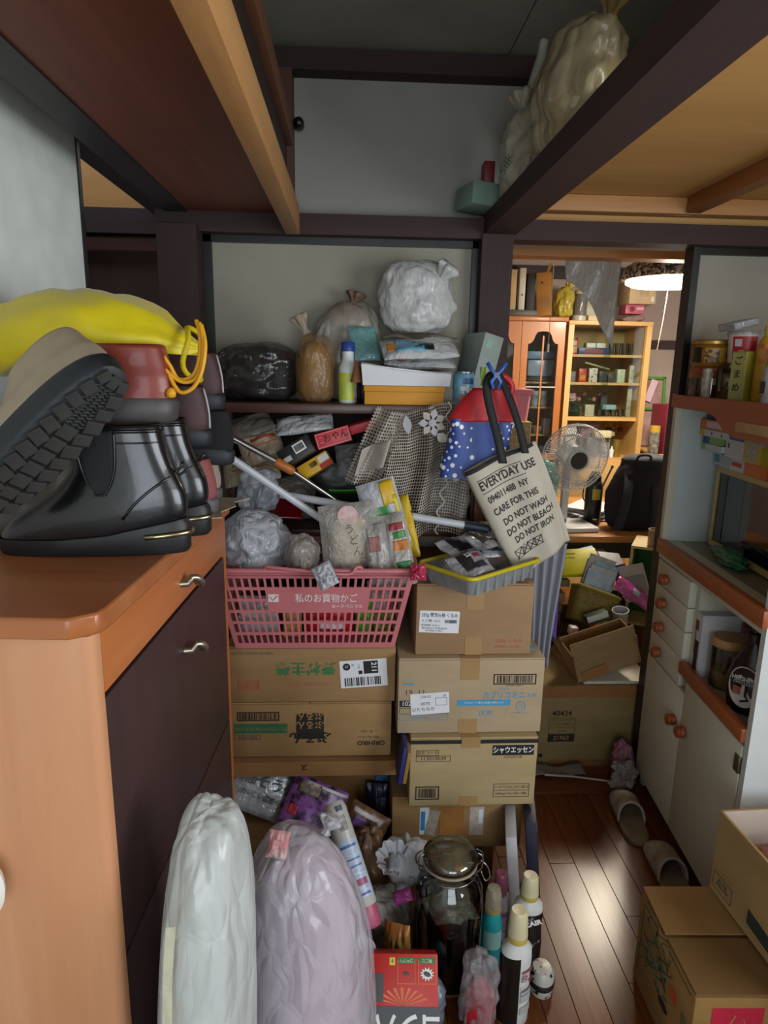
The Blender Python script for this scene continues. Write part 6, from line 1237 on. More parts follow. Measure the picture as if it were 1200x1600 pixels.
for i, (x, y, z, c1_, c2_) in enumerate(((-.072, .068, .135, '#a85a30', '#6b3a22'), (.075, .072, .150, '#b0683a', '#c4b8a8'), (-.072, -.075, .135, '#4a7a6a', '#b8a894'), (.078, -.075, .14, '#a8483a', '#5a8478'))):
    packet('vegetable_pack', ('orange and brown printed packet at the far side of the open carton', 'white and orange packet in the far corner of the open carton', 'green and white packet in the middle of the open carton', 'red packet at the near side of the open carton')[i], tuple(Vector((1.035 + x, 1.145 + y, .2535 + z))), (.13, .11, .05), pm(c1_, .35, c2=c2_, scale=26, p0=.45, p1=.55), (R(5 * i - 8), R(6), R(6 * i)), 150 + i)
tag(bx('cardboard_box', (1.035, 1.145, .2535 + .055), (.30, .295, .09), CARD('#8a6a44'), None, r=.003), 'flat brown carton hidden under the packets in the open carton', 'cardboard box')
# ================================================================ HEAP IN THE DOORWAY
bb_ = carton('carton', 'large tan carton with product code 40434 standing in the doorway', (.875, 2.345, .001), (.355, .36, .325), 0, c='#8a7650', c2='#7b6844', tape=(0.05, .20, .035, .02))
fy = -.1806
text('40434', .030, INK, bb_, (-.095, fy, .215), bold=.012); frame('code_frame', .10, .066, .0012, INK, bb_, (-.092, fy, .165)); panel('printed_rule', .10, .001, INK, bb_, (-.092, fy, .158)); text('コロハコワケガラ', .011, INK, bb_, (-.092, fy, .188)); text('アコデVPC12', .0165, INK, bb_, (-.092, fy, .170)); text('7-GE-ISM1', .010, INK, bb_, (-.092, fy, .144)); panel('black_block', .10, .030, INK, bb_, (-.092, fy, .116)); text('21963', .024, CARD('#8a7650'), bb_, (-.092, fy - .0007, .116), bold=.015)
panel('tape_patch', .35, .045, pm('#8a6038', .4), bb_, (0, fy - .0003, .302)); panel('tape_patch', .30, .025, pm('#7d5c3a', .4), bb_, (.02, fy - .0003, .012)); panel('label', .016, .014, INK, bb_, (-.165, fy, .045))
tag(bx('white_board', (.96, 2.40, .336), (.26, .42, .012), pm('#b9b3a4', .6), None, r=.002), 'white laminated board lying on the large tan carton', 'board')
tc = thing('tipped_carton', 'open brown carton lying tipped on the large carton', 'cardboard box', (.935, 2.27, .385), (R(10), R(-17), R(4)))
bx('front_flap', (0, -.055, .062), (.245, .005, .150), CARD('#8d7450', '#7e6644'), tc, rot=(R(-12), 0, 0)); bx('side_wall', (.12, .0, .045), (.005, .12, .11), CARD('#7e6644'), tc); bx('side_wall', (-.12, .0, .04), (.005, .12, .10), CARD('#7e6644'), tc); bx('back_wall', (0, .06, .045), (.245, .005, .11), CARD('#7e6644'), tc); bx('tape', (-.055, -.0735, .01), (.10, .001, .04), pm('#8d6236', .4), tc, rot=(R(-12), R(-4), 0)); bx('bottom', (0, .0, -.010), (.245, .125, .005), CARD('#7e6644'), tc)
tag(MB().tube([(.70, 2.07, .030), (.80, 2.06, .028), (.90, 2.045, .022), (.98, 2.03, .018)], .0035, 6).build('thin_stick', pm('#a8a196', .6), None), 'thin white stick lying across the threshold', 'stick')
mb = MB(); mb.grid(lambda u, v: (.12 * (u - .5) * 1.6, .05 * v, .012 + .006 * math.sin(u * 9) + .01 * v), 16, 6); tag(mb.build('plastic_sheet', film('#8d8a84', .7, .3), None, smooth='all', loc=(.76, 2.085, .004), thick=.001), 'dusty plastic sheet folded along the threshold', 'plastic sheet')
# heap of papers behind it
tag(bx('cardboard_box', (.93, 2.70, .20), (.50, .22, .40), CARD('#5d4630', '#4c3826'), None, r=.004), 'dark brown carton buried under the paper heap', 'cardboard box')
wk = thing('woven_basket', 'olive woven basket stuffed with papers behind the tipped carton', 'basket', (.965, 2.47, .440), (R(-20), R(18), R(-8)))
mb = MB(); mb.loft([rr_rect(.075, .05, 0, .02), rr_rect(.085, .06, .10, .02), rr_rect(.088, .063, .135, .02)], cap=False); mb.build('basket_body', pm('#7d6a26', .7, c2='#5c4c1c', scale=60, bmp=.4, stretch=(1, 1, 3)), wk, thick=.005, smooth='all'); MB().tube(rr_rect(.088, .063, .137, .02), .006, 8, closed=True).build('rim', pm('#8d7a30', .7), wk, smooth='all')
rd = random.Random(6)
wm = Matrix.Translation((.965, 2.47, .440)) @ Euler((R(-20), R(18), R(-8))).to_matrix().to_4x4()
for i in range(9):
    lab = ('sheet of printed paper sticking out of the woven basket'); hh_ = .205 + .022 * ((i * 5) % 4)
    o = MB().box((0, 0, hh_ / 2), (.112 - .006 * (i % 3), .0012, hh_)).build('paper_sheet', pm(['#a9b4bc', '#b4b4b0', '#8fa9b8', '#aaa8a0'][i % 4], .7, c2=['#7d94a6', '#9a9a96', '#6d94ac', '#8d8c86'][i % 4], scale=30), None)
    o.matrix_world = wm @ Matrix.Translation((-.012 + .010 * (i % 3 - 1), -.034 + .0085 * i, .008)); tag(o, lab, 'paper', 'papers in the woven basket')
jc = thing('juice_carton', 'dark green vegetable juice carton lettered 野菜 in the heap', 'carton', (.985, 2.365, .43), (R(-8), R(-18), 0)); bx('box_body', (0, 0, .05), (.085, .05, .10), pm('#26402e', .45), jc, r=.001); panel('label', .083, .022, pm('#b4b8b4', .5), jc, (0, -.0256, .088)); text('野菜', .026, pm('#b4c4b0', .5), jc, (.006, -.0257, .052), bold=.015); MB().lathe([(0, 0), (.008, 0), (.008, .0008), (0, .0008)], 16).build('red_mark', RE1, jc, loc=(-.03, -.0254, .06), rot=(R(90), 0, 0)); panel('label', .08, .012, pm('#a8aca8', .5), jc, (0, -.0256, .008))
t = thing('plastic_cup', 'pale grey plastic cup beside the juice carton', 'cup', (1.055, 2.365, .46), (R(8), R(-8), 0)); MB().lathe([(0, 0), (.024, 0), (.030, .085), (.0315, .087), (.029, .085), (.023, .006), (0, .006)], 32).build('cup_body', pm('#9a9ca0', .4), t, smooth=True); MB().tube([(.0305 * math.cos(a_), .0305 * math.sin(a_), .086) for a_ in [2 * PI * i / 28 for i in range(28)]], .0022, 6, closed=True).build('rim', pm('#a9abb0', .4), t, smooth='all')
t = thing('drink_bottle', 'dark bottle with white square cap at the heap edge', 'bottle', (.853, 2.345, .37), (0, R(6), 0)); MB().lathe([(0, 0), (.024, 0), (.026, .004), (.026, .045), (.014, .07), (.012, .08), (0, .08)], 24).build('bottle_body', pm('#3a3f3c', .3), t, smooth=True); MB().rbox((0, 0, .095), (.034, .034, .032), .006, 2).build('cap', pm('#b4b6b2', .4), t, smooth=True)
def flat(name, label, loc, size, rot, m, cat, prints=()):
    t = thing(name, label, cat, loc, rot); bx('body', (0, 0, 0), size, m, t, r=min(.002, size[2] * .3))
    for x, y, w, h, mm in prints: panel('printed_patch', w, h, mm, t, (x, y, size[2] / 2 + .0006), (0, 0, 0))
    return t
flat('phone_book', 'bright yellow booklet lying on the heap', (.965, 2.585, .652), (.16, .13, .022), (R(38), R(-4), R(-4)), pm('#c4bd14', .5), 'book', ((.055, .0, .025, .025, pm('#a8b4bc', .5)), (-.04, .04, .06, .006, pm('#8d8d1c', .5)), (-.04, .02, .05, .005, pm('#8d8d1c', .5))))
packet('pink_packet', 'bright pink plastic packet slanting down the right of the heap', (1.105, 2.50, .575), (.17, .07, .03), film('#b44a92', .97, .2), (R(48), R(34), R(-10)), 161, prints=((.0, .0, .2, .4, pm('#8da4c0', .4)),))
flat('magazine', 'white magazine with landscape photo leaning by the jamb', (1.165, 2.52, .60), (.10, .15, .008), (R(62), R(-16), R(-14)), pm('#aaa8a8', .5), 'magazine', ((.0, -.01, .085, .08, pm('#8d7a74', .5, c2='#6c8ca4', scale=30)),))
flat('magazine', 'white leaflet sheet behind the pink packet', (1.13, 2.62, .635), (.12, .12, .006), (R(40), R(10), R(20)), pm('#b4b6ba', .5), 'magazine')
flat('file_folder', 'blue folder lying behind the yellow booklet', (1.055, 2.66, .66), (.13, .13, .02), (R(30), R(-8), R(15)), pm('#33557a', .5), 'folder')
flat('picture_book', 'dark violet book corner behind the magazine', (1.115, 2.58, .61), (.06, .12, .02), (R(60), R(-20), R(-16)), pm('#3a2c6a', .5), 'book')
bag('garbage_bag', 'black plastic bag in the shade behind the heap', (1.13, 2.62, .40), (.14, .10, .13), pm('#121114', .35, bmp=.2), 163, wr=.25)
for i, (x, y, z, w, h, c) in enumerate(((.80, 2.62, .42, .16, .05, '#6a4c2c'), (.80, 2.62, .475, .17, .04, '#5d4226'), (.82, 2.62, .52, .15, .045, '#7d5f3a'), (.84, 2.66, .57, .17, .03, '#6b603c'))):
    tag(bx('brown_envelope', (0, 0, 0), (w, .13, h), pm(c, .8, var=.12, scale=18), None, r=.006), ('thick brown paper bundle lowest beside the lavender cloth', 'brown paper bundle second in the pile by the cloth', 'pale brown paper bundle third in the pile by the cloth', 'olive paper bundle on top of the pile by the cloth')[i], 'paper bundle').location = (x, y, z)
for i, (x, z, w, c) in enumerate(((1.06, .60, .12, '#6b4a34'), (1.10, .645, .14, '#a89878'), (.99, .612, .08, '#a8a294'))):
    tag(bx('book', (0, 0, 0), (w, .14, .03), pm(c, .6), None, r=.002), ('dark brown book lying under the table edge', 'cream book lying on the dark brown book', 'white paperback beside the dark brown book')[i], 'book').location = (x, 2.76, z)
# crate with green lining
cr = thing('wooden_crate', 'pale wooden crate with green lining beside the doorway jamb', 'crate', (1.335, 2.60, .40), (0, 0, R(-30)))
PW = wood('#b59c6c', '#c8b080', .6, 'x', 8)
for nm, c, d in (('side_board', (-.135, 0, .165), (.010, .20, .33)), ('side_board', (.135, 0, .165), (.010, .20, .33)), ('top_board', (0, 0, .335), (.28, .20, .010)), ('bottom_board', (0, 0, .005), (.28, .20, .010))): bx(nm, c, d, PW, cr)
bx('green_lining', (0, .05, .165), (.26, .006, .32), pm('#1f5a1c', .5), cr); bx('green_lining', (-.1275, -.02, .165), (.003, .14, .31), pm('#1f5a1c', .5), cr)
tag(bx('cardboard_box', (1.36, 2.62, .20), (.30, .26, .398), CARD('#4c3826'), None, r=.004), 'dark carton carrying the green lined crate', 'cardboard box')
flat('leaflet', 'white printed card slipped into the green lined crate', (1.262, 2.47, .60), (.075, .09, .003), (R(80), R(-14), R(-8)), pm('#b4b8c0', .5), 'card', ((0, .0, .05, .006, GREYINK), (0, .02, .05, .006, GREYINK)))
t = thing('mug', 'brown mug standing on the green lined crate', 'mug', (1.262, 2.57, .741)); MB().lathe([(0, 0), (.028, 0), (.031, .004), (.032, .07), (.029, .07), (.028, .006), (0, .006)], 28).build('mug_body', pm('#a08a7c', .4), t, smooth=True); MB().tube(smooth_path([(.03, 0, .055), (.05, 0, .05), (.05, 0, .02), (.03, 0, .015)]), .004, 8).build('handle', pm('#a08a7c', .4), t, smooth='all')
t = thing('water_bottle', 'pale blue plastic bottle on the crate next to the jamb', 'bottle', (1.338, 2.55, .741)); MB().lathe([(0, 0), (.03, 0), (.032, .005), (.032, .11), (.02, .14), (.012, .15), (0, .15)], 28).build('bottle_body', pm('#8fb4c4', .25), t, smooth=True); MB().lathe([(0, .15), (.013, .15), (.013, .17), (0, .17)], 20).build('cap', PAPER, t, smooth=True)

# ================================================================ TABLE AND WHAT STANDS ON IT
tb = thing('dining_table', 'wooden dining table with honey coloured top in the back room', 'table', (1.25, 3.27, 0))
bx('tabletop', (0, 0, .705), (1.35, .92, .030), wood('#a06a34', '#b98044', .35, 'x', 6), tb, r=.004); 
for nm, c, d in (('apron', (0, -.42, .65), (1.2, .02, .08)), ('apron', (0, .42, .65), (1.2, .02, .08))): bx(nm, c, d, pm('#2a1d16', .5), tb)
for x in (-.6, .6):
    for y in (-.41, .41): bx('leg', (x, y, .345), (.06, .06, .69), pm('#2a1d16', .5), tb, r=.004)
TZ = .7205
fn = thing('electric_fan', 'white desk fan with wire guard on the dining table', 'fan', (1.0, 2.98, TZ), (0, 0, R(6)))
FW = pm('#b9bcbe', .35, var=.03)
MB().rbox((.03, -.02, .012), (.20, .20, .024), .008, 3).build('base', FW, fn, smooth=True); MB().rbox((0, .0, .16), (.034, .030, .30), .008, 2).build('stand', FW, fn, smooth=True)
HC = Vector((.0, -.03, .345))
MB().lathe([(0, -.02), (.045, -.02), (.055, .0), (.05, .06), (.03, .09), (0, .095)], 32, HC, (R(-82), 0, 0)).build('motor_housing', pm('#a2a5a7', .4), fn, smooth=True)
gr = MB()
ax = Euler((R(98), 0, 0)).to_matrix()                   # local +z faces the viewer
def gp(r, a, d): return tuple(HC + ax @ Vector((r * math.cos(a), r * math.sin(a), d)))
for r, d in ((.155, .045), (.152, .06), (.152, .03), (.05, .085), (.105, .079)): gr.tube([gp(r, 2 * PI * i / 40, d) for i in range(40)], .0020, 5, closed=True)
for i in range(90):
    a = 2 * PI * i / 90; gr.tube([gp(.048, a, .086), gp(.08, a + .03, .084), (gp(.12, a + .07, .075)), gp(.155, a + .1, .047)], .0014, 4, cap=False)
gr.build('guard', pm('#c9cbcc', .4), fn, smooth='all')
gr = MB()
for i in range(60): a = 2 * PI * i / 60; gr.tube([gp(.05, a, -.005), gp(.12, a, .008), gp(.155, a, .043)], .0009, 4, cap=False)
gr.build('rear_guard', pm('#a9abac', .3, metal=.4), fn, smooth='all')
MB().lathe([(0, 0), (.047, 0), (.050, .006), (.050, .016), (.040, .020), (.039, .014), (0, .014)], 36, gp(0, 0, .074), (R(98), 0, 0)).build('hub_ring', FW, fn, smooth=True); MB().lathe([(0, 0), (.038, 0), (.038, .006), (0, .008)], 32, gp(0, 0, .087), (R(98), 0, 0)).build('hub_badge', pm('#2c2f28', .35), fn, smooth=True)
for k in range(3):
    mb = MB(); mb.grid(lambda u, v: tuple(HC + ax @ Vector(((.03 + .105 * v) * math.cos(k * 2 * PI / 3 + (u - .5) * 1.5 + v * .3), (.03 + .105 * v) * math.sin(k * 2 * PI / 3 + (u - .5) * 1.5 + v * .3), .045 + .022 * (u - .5)))), 10, 8); mb.build('blade', film('#b4bcc0', .3, .2), fn, smooth='all', thick=.002)
MB().tube(smooth_path([gp(.045, 2.3, .02), gp(.095, 2.0, .0), gp(.095, 1.2, .0), gp(.045, .9, .02)]), .006, 8).build('carry_handle', FW, fn, smooth='all')
th = thing('thermos', 'black steel thermos flask with yellow emblem on the table', 'flask', (1.165, 3.07, TZ))
TB = pm('#16181a', .35, var=.15)
MB().lathe([(0, 0), (.040, 0), (.043, .004), (.043, .20), (.036, .222), (.03, .228), (0, .228)], 32).build('flask_body', TB, th, smooth=True); MB().lathe([(0, .226), (.032, .226), (.032, .250), (.024, .258), (.018, .275), (0, .277)], 28).build('cap', TB, th, smooth=True); wrap(th, .0436, -2.1, 1.0, .135, .055, pm('#a89420', .5), 'emblem'); wrap(th, .0437, -1.8, .5, .03, .006, PAPER, 'lettering'); MB().tube(smooth_path([(-.032, 0, .235), (-.055, -.01, .21), (-.06, -.01, .15), (-.045, 0, .12)]), .003, 6).build('strap', TB, th, smooth='all')
bp = thing('backpack', 'dark navy backpack with shoulder straps on the table', 'backpack', (1.335, 2.96, TZ + .003), (0, 0, R(-12)))
BPM = pm('#14131d', .85, var=.2, scale=20)
mb = blob_mb((.29, .19, .335), 171, 48, 36, wr=.05, power=3.4, taper=.28, lean=(.03, .03)); mb.build('pack_body', BPM, bp, smooth='all')
for s in (-.045, .065):
    mb = MB(); mb.grid(lambda u, v: (s * (1 - .0 * v) + (u - .5) * .04 - .05 * (v ** 1.5) * (1 if s < 0 else -.1) , -.02 - .085 * math.sin(min(1, v * 1.6) * PI / 2) - .01 * v + .045 * (1 - v) ** 2, .30 - .29 * v), 4, 20); mb.build('shoulder_strap', pm('#1f2030', .8, var=.15), bp, smooth='all', thick=.012)
MB().tube(smooth_path([(-.02, -.0, .31), (-.01, -.03, .345), (.035, -.03, .345), (.045, 0, .31)]), .006, 8).build('grab_loop', pm('#1f2030', .8), bp, smooth='all'); blob_mb((.24, .16, .11), 172, 36, 20, wr=.05, power=3).build('top_flap', pm('#191b2c', .85), bp, smooth='all', loc=(.045, .045, .235))
bag('tied_bag', 'turquoise plastic bag on the table behind the fan', (.93, 3.18, TZ), (.17, .14, .29), film('#3f9c9c', .9, .18, trans=.3), 174, wr=.15)
for i in range(7):
    o = bx('document', (0, 0, 0), (.26, .19, .004 + .003 * (i % 3)), pm(['#b9bcc2', '#b4b6b4', '#aab2bc'][i % 3], .7, var=.05), None); o.location = (1.20 + .02 * (i % 3), 3.20 + .04 * (i % 2) + .0 * i, TZ + .006 + .008 * i); o.rotation_euler = (0, 0, R(-14 + 11 * i)); tag(o, 'stack sheet of white documents lying on the table', 'document', 'documents stacked on the table')
t = thing('fly_swatter', 'dark stick leaning across the documents towards the drawers', 'stick', (1.30, 3.35, TZ + .075), (0, R(28), R(20))); MB().rbox((0, 0, .085), (.012, .006, .17), .002, 1).build('stick', pm('#2a2420', .5), t); MB().rbox((0, 0, .176), (.016, .010, .014), .003, 1).build('tip', BLKP, t)
# tower with pink box
tag(bx('cardboard_box', (.755, 3.22, TZ + .165), (.20, .22, .329), CARD('#8a6c48'), None, r=.003), 'plain carton on the table under the patterned tan box', 'cardboard box')
t = thing('tan_box', 'tan paper box with black square pattern under the pink container', 'box', (.755, 3.21, TZ + .330)); bx('box_body', (0, 0, .075), (.21, .18, .150), pm('#b39a62', .6), t, r=.002)
for i in range(4):
    for j in range(4): text('回', .032, GREYINK, t, (.085 - .033 * i, -.0908, .13 - .036 * j))
t = thing('storage_tub', 'pink plastic storage container with lid on the tan box', 'container', (.748, 3.21, TZ + .481)); PKM = pm('#d07a86', .4, var=.04)
mb = MB(); mb.loft([rr_rect(.098, .07, 0, .02), rr_rect(.108, .08, .125, .02)]); mb.build('tub_body', PKM, t, smooth=True); MB().rbox((0, 0, .138), (.235, .175, .026), .006, 2).build('lid', PKM, t, smooth=True); MB().rbox((.02, -.02, .153), (.12, .08, .006), .002, 1).build('lid_panel', PKM, t, smooth=True)

# ================================================================ CUPBOARDS
OAK = wood('#9a5a24', '#b8743a', .4, 'z', 5, coat=.1); ASH = wood('#c39a5c', '#d2ac70', .45, 'z', 5); ASHX = wood('#c39a5c', '#d2ac70', .45, 'x', 5)
c1 = thing('china_cupboard', 'orange oak cupboard with arched glass door in the back room', 'cupboard', (1.072, 4.42, 0))
bx('carcass_side', (.262, 0, .87), (.018, .36, 1.74), OAK, c1); bx('carcass_side', (-.262, 0, .87), (.018, .36, 1.74), OAK, c1); bx('back_board', (0, .175, .87), (.51, .01, 1.74), pm('#a89c8c', .7), c1); bx('cornice', (0, -.01, 1.752), (.57, .40, .03), OAK, c1, r=.006)
for z in (.88, 1.02, 1.20, 1.36): bx('shelf', (0, .03, z), (.505, .28, .012), wood('#b58a50', '#c89c62', .5, 'x', 6), c1)
bx('lower_body', (0, 0, .43), (.54, .35, .86), OAK, c1)
def arched_door(x0, x1):
    d = bx('door', ((x0 + x1) / 2, -.185, .90), (.0001, .0001, .0001), OAK, c1) if False else None
    w = x1 - x0; xc = (x0 + x1) / 2; z0, z1 = .87, 1.735; st = .042; out = []
    n = 17
    for i in range(n + 1):
        u = i / n; x = x0 + st + (w - 2 * st) * u; z = 1.60 + .065 * (1 / (1 + math.exp(-(1 - abs(2 * u - 1) - .42) * 16))) + .012 * math.sin(PI * u); out.append((x, z))
    mb = MB(); mb.box((x0 + st / 2, -.19, (z0 + z1) / 2), (st, .022, z1 - z0)); mb.box((x1 - st / 2, -.19, (z0 + z1) / 2), (st, .022, z1 - z0)); mb.box((xc, -.19, z0 + .02), (w - 2 * st, .022, .04))
    pts = [(x, z) for x, z in out]; m_ = len(pts)
    vs_ = [(x, -.201, z) for x, z in pts] + [(x, -.201, z1) for x, z in pts] + [(x, -.179, z) for x, z in pts] + [(x, -.179, z1) for x, z in pts]; fs = []
    for i in range(m_ - 1): fs += [(i, i + 1, m_ + i + 1, m_ + i), (i, 2 * m_ + i, 2 * m_ + i + 1, i + 1)]
    mb.add(vs_, fs); d = mb.build('door_frame', OAK, c1)
    MB().box((xc, -.188, 1.27), (w - 2 * st, .003, .80)).build('glass_pane', glass('#e4ecf2', 1.3, .05, .03), d); MB().box((xc, -.198, 1.26), (.010, .010, .78)).build('mullion', OAK, d); MB().box((xc, -.198, 1.335), (w - 2 * st, .008, .008)).build('mullion', pm('#b8b4b0', .4), d)
arched_door(-.005, .27); arched_door(-.27, -.008)
def dish(label, name, x, y, z, prof, m, cat, group=None, n=24): return tag(MB().lathe(prof, n).build(name, m, None, smooth=True, loc=(x, y, z)), label, cat, group)
PL = pm('#aab2b8', .3)
for k, z in enumerate((1.366, 1.378, 1.390, 1.50, 1.512)): 
    if k > 2: continue
    dish('stacked white plate behind the arched glass', 'plate', 1.235, 4.42, z + .001, [(0, 0), (.05, 0), (.085, .010), (.083, .012), (.05, .004), (0, .004)], PL, 'plate', 'plates in the arched cupboard', 36)
tag(bx('white_box', (1.235, 4.43, 1.45), (.17, .16, .10), PL, None, r=.004), 'long white box on the plates behind the arched glass', 'box')
tag(bx('white_box', (1.23, 4.43, 1.535), (.19, .14, .05), pm('#8fa2b4', .4), None, r=.004), 'pale blue flat box topmost behind the arched glass', 'box')
for k in range(4): dish('pale ceramic teacup behind the arched glass', 'teacup', 1.09 + .06 * k, 4.36, 1.2065, [(0, 0), (.018, 0), (.025, .01), (.026, .10), (.023, .10), (.022, .012), (0, .012)], pm(['#9aa48c', '#b4b6b4', '#a2b4b4', '#bcbcb8'][k], .35), 'cup', 'teacups behind the arched glass')
for k in range(3): dish('red and white bowl behind the arched glass', 'bowl', 1.12 + .06 * k, 4.36, 1.0265, [(0, 0), (.018, 0), (.032, .03), (.033, .05), (.030, .05), (.0, .012)], pm('#a05a54', .35, c2='#c4bcb8', scale=40), 'bowl', 'bowls behind the arched glass')
for k in range(2): tag(bx('small_carton', (1.298, 4.36, 1.0525 + .0505 * k), (.043, .05, .05), PAPER, None, r=.002), ('small white carton standing by the bowls', 'small white carton on top of its twin by the bowls')[k], 'box')
for k, c in enumerate(('#3f8c9c', '#a8b48c', '#8c8ca0')): tag(bx('small_carton', (1.13 + .08 * k, 4.36, .916), (.06, .06, .06), pm(c, .5), None, r=.002), ('turquoise packet low in the arched cupboard', 'pale green packet low in the arched cupboard', 'grey packet low in the arched cupboard')[k], 'box')
# ash display cabinet
c2 = thing('display_cabinet', 'pale ash display cabinet with sliding glass doors', 'cabinet', (1.63, 4.40, 0))
for x in (-.25, .25): bx('carcass_side', (x, 0, .87), (.034, .36, 1.73), ASH, c2)
bx('top_board', (0, 0, 1.735), (.54, .37, .026), ASHX, c2, r=.003); bx('back_board', (0, .175, .87), (.47, .008, 1.70), pm('#b59c6c', .7), c2)
for z in (.868, 1.135, 1.360, 1.535): bx('shelf', (0, .02, z), (.466, .32, .024 if z < 1.2 else .016), ASHX, c2)
bx('lower_body', (0, .0, .43), (.466, .33, .86), ASH, c2)
for z0, z1 in ((.62, .845), (.33, .61)):
    for x in (-.117, .117):
        d = bx('drawer' if z0 > .6 else 'door', (x, -.172, (z0 + z1) / 2), (.228, .016, z1 - z0), ASHX, c2, r=.002)
        MB().tube(smooth_path([(x - .03, -.18, (z0 + z1) / 2), (x - .02, -.20, (z0 + z1) / 2), (x + .02, -.20, (z0 + z1) / 2), (x + .03, -.18, (z0 + z1) / 2)]), .004, 6).build('handle', pm('#8d6a3c', .4), d, smooth='all')
for x, y in ((-.10, -.145), (.105, -.155)): MB().box((x, y, 1.435), (.25, .003, .56)).build('sliding_pane', glass('#eef2f0', 1.3, .04, .02), c2)
def cb(label, name, x, z, w, h, m, cat='box', y=4.34, dd=.06, rot=(0, 0, 0), prints=()):
    t = thing(name, label, cat, (x, y, z), rot); bx('body', (0, 0, h / 2), (w, dd, h), m, t, r=.002)
    for px_, pz, pw_, ph, mm in prints: panel('printed_patch', pw_, ph, mm, t, (px_, -dd / 2 - .0006, pz))
    return t
S1, S2, S3, S4 = 1.5435, 1.3685, 1.1475, .8805
t = thing('snack_canister', 'red canister with orange print on the top glass shelf', 'canister', (1.432, 4.33, S1)); MB().lathe([(0, 0), (.029, 0), (.030, .004), (.030, .105), (0, .105)], 28).build('can_body', pm('#b4283a', .35), t, smooth=True); wrap(t, .0303, -2.4, 1.7, .01, .04, pm('#c47a2c', .4, c2='#c8bcb0', scale=40)); wrap(t, .0304, -2.2, 1.3, .055, .03, pm('#c4b4b8', .4))
cb('long blue tea tin with red band on the top glass shelf', 'tea_tin', 1.565, S1, .20, .042, pm('#2f4c8c', .4), prints=((.0, .02, .12, .026, pm('#8c3a2c', .5)),)); cb('white box on the blue tin, nearer the canister', 'white_box', 1.545, S1 + .0425, .06, .03, PAPER); cb('white box on the blue tin, nearer the glasses', 'white_box', 1.612, S1 + .0425, .06, .03, PAPER)
for k in range(4): dish('clear drinking glass on the top glass shelf', 'drinking_glass', 1.69 + .042 * k, 4.34, S1, [(0, 0), (.016, 0), (.019, .075), (.017, .075), (.014, .004), (0, .004)], glass('#dfe4e4', 1.45, .04, .08), 'glass', 'drinking glasses on the glass shelf', 18)
cb('grey box at the end of the second glass shelf', 'grey_box', 1.432, S2, .05, .065, pm('#6d7080', .5)); cb('red and orange packet on the second glass shelf', 'red_packet', 1.505, S2, .05, .085, pm('#b43224', .4), prints=((0, .03, .035, .03, pm('#c4862c', .4)),)); cb('white packet with black cow patches on the second glass shelf', 'white_packet', 1.575, S2, .055, .09, pm('#c4bcbc', .4, c2='#2a2426', scale=34, p0=.40, p1=.44)); cb('dark framed card leaning on the second glass shelf', 'card', 1.64, S2, .05, .07, pm('#3c4048', .4)); cb('black camera shaped box on the second glass shelf', 'dark_box', 1.70, S2, .05, .05, pm('#3a3a38', .4)); cb('pale green patterned tin on the second glass shelf', 'green_tin', 1.76, S2, .05, .085, pm('#a2b49a', .4, c2='#c4ccbc', scale=50)); cb('long green stick lying aslant on the second glass shelf', 'stick', 1.60, S2 + .098, .17, .012, pm('#8a9068', .5), 'stick', y=4.33, dd=.02, rot=(0, R(14), 0)); cb('tall cream scroll picture leaning at the glass cabinet side', 'scroll', 1.826, S3 + .002, .030, .33, pm('#b4b09c', .5, c2='#7c948c', scale=26, p0=.42, p1=.5), 'picture', y=4.31, dd=.01)
tag(blob_mb((.10, .08, .09), 181, 30, 20, wr=.4).build('fabric_bundle', pm('#1d4426', .9, c2='#14161a', scale=14), None, smooth='all', loc=(1.455, 4.33, S3)), 'dark green fabric bundle on the third glass shelf', 'fabric')
tag(blob_mb((.07, .06, .05), 182, 30, 20, wr=.3).build('fabric_bundle', pm('#b4b4b8', .9, c2='#a8242c', scale=10), None, smooth='all', loc=(1.45, 4.34, S3 + .085)), 'red and white fabric cap on the green bundle', 'fabric')
cb('cream box with grey base on the third glass shelf', 'cream_box', 1.57, S3, .06, .075, pm('#b8b4a4', .5)); 
fl_ = thing('flower_bouquet', 'pink artificial roses with dark leaves on the third glass shelf', 'flowers', (1.56, 4.40, S3)); rd = random.Random(9)
for k in range(5):
    x, z = -.05 + .04 * k, .12 + .045 * ((k * 7) % 3); MB().tube([(0, 0, 0), (x * .5, 0, z * .6), (x, 0, z)], .002, 5).build('stem', pm('#2f4a2a', .6), fl_); blob_mb((.034, .034, .030), 190 + k, 16, 12, wr=.3).build('bloom', pm('#b46a7c', .6, c2='#c4909c', scale=60), fl_, smooth='all', loc=(x, 0, z - .012))
    for q in range(2): MB().prism([(0, 0), (.015, .012), (.035, 0), (.015, -.012)], .001).build('leaf', pm('#2a4426', .6), fl_, loc=(x * .7, -.01, z * .6), rot=(R(60), 0, rd.random() * 6))
for k in range(4): dish('clear glass dish on the third glass shelf', 'glass_dish', 1.65 + .048 * k, 4.35, S3, [(0, 0), (.018, 0), (.024, .045), (.022, .045), (.016, .005), (0, .005)], glass('#c8d8dc', 1.45, .05, .12), 'dish', 'glass dishes on the third shelf', 18)
cb('pale blue box among the glass dishes', 'blue_box', 1.70, S3 + .046, .09, .03, pm('#8cb4c8', .5)); cb('grey figurine shaped box behind the glass dishes', 'figurine', 1.70, S3, .04, .15, pm('#5c6068', .5, var=.2), 'figurine', y=4.44)
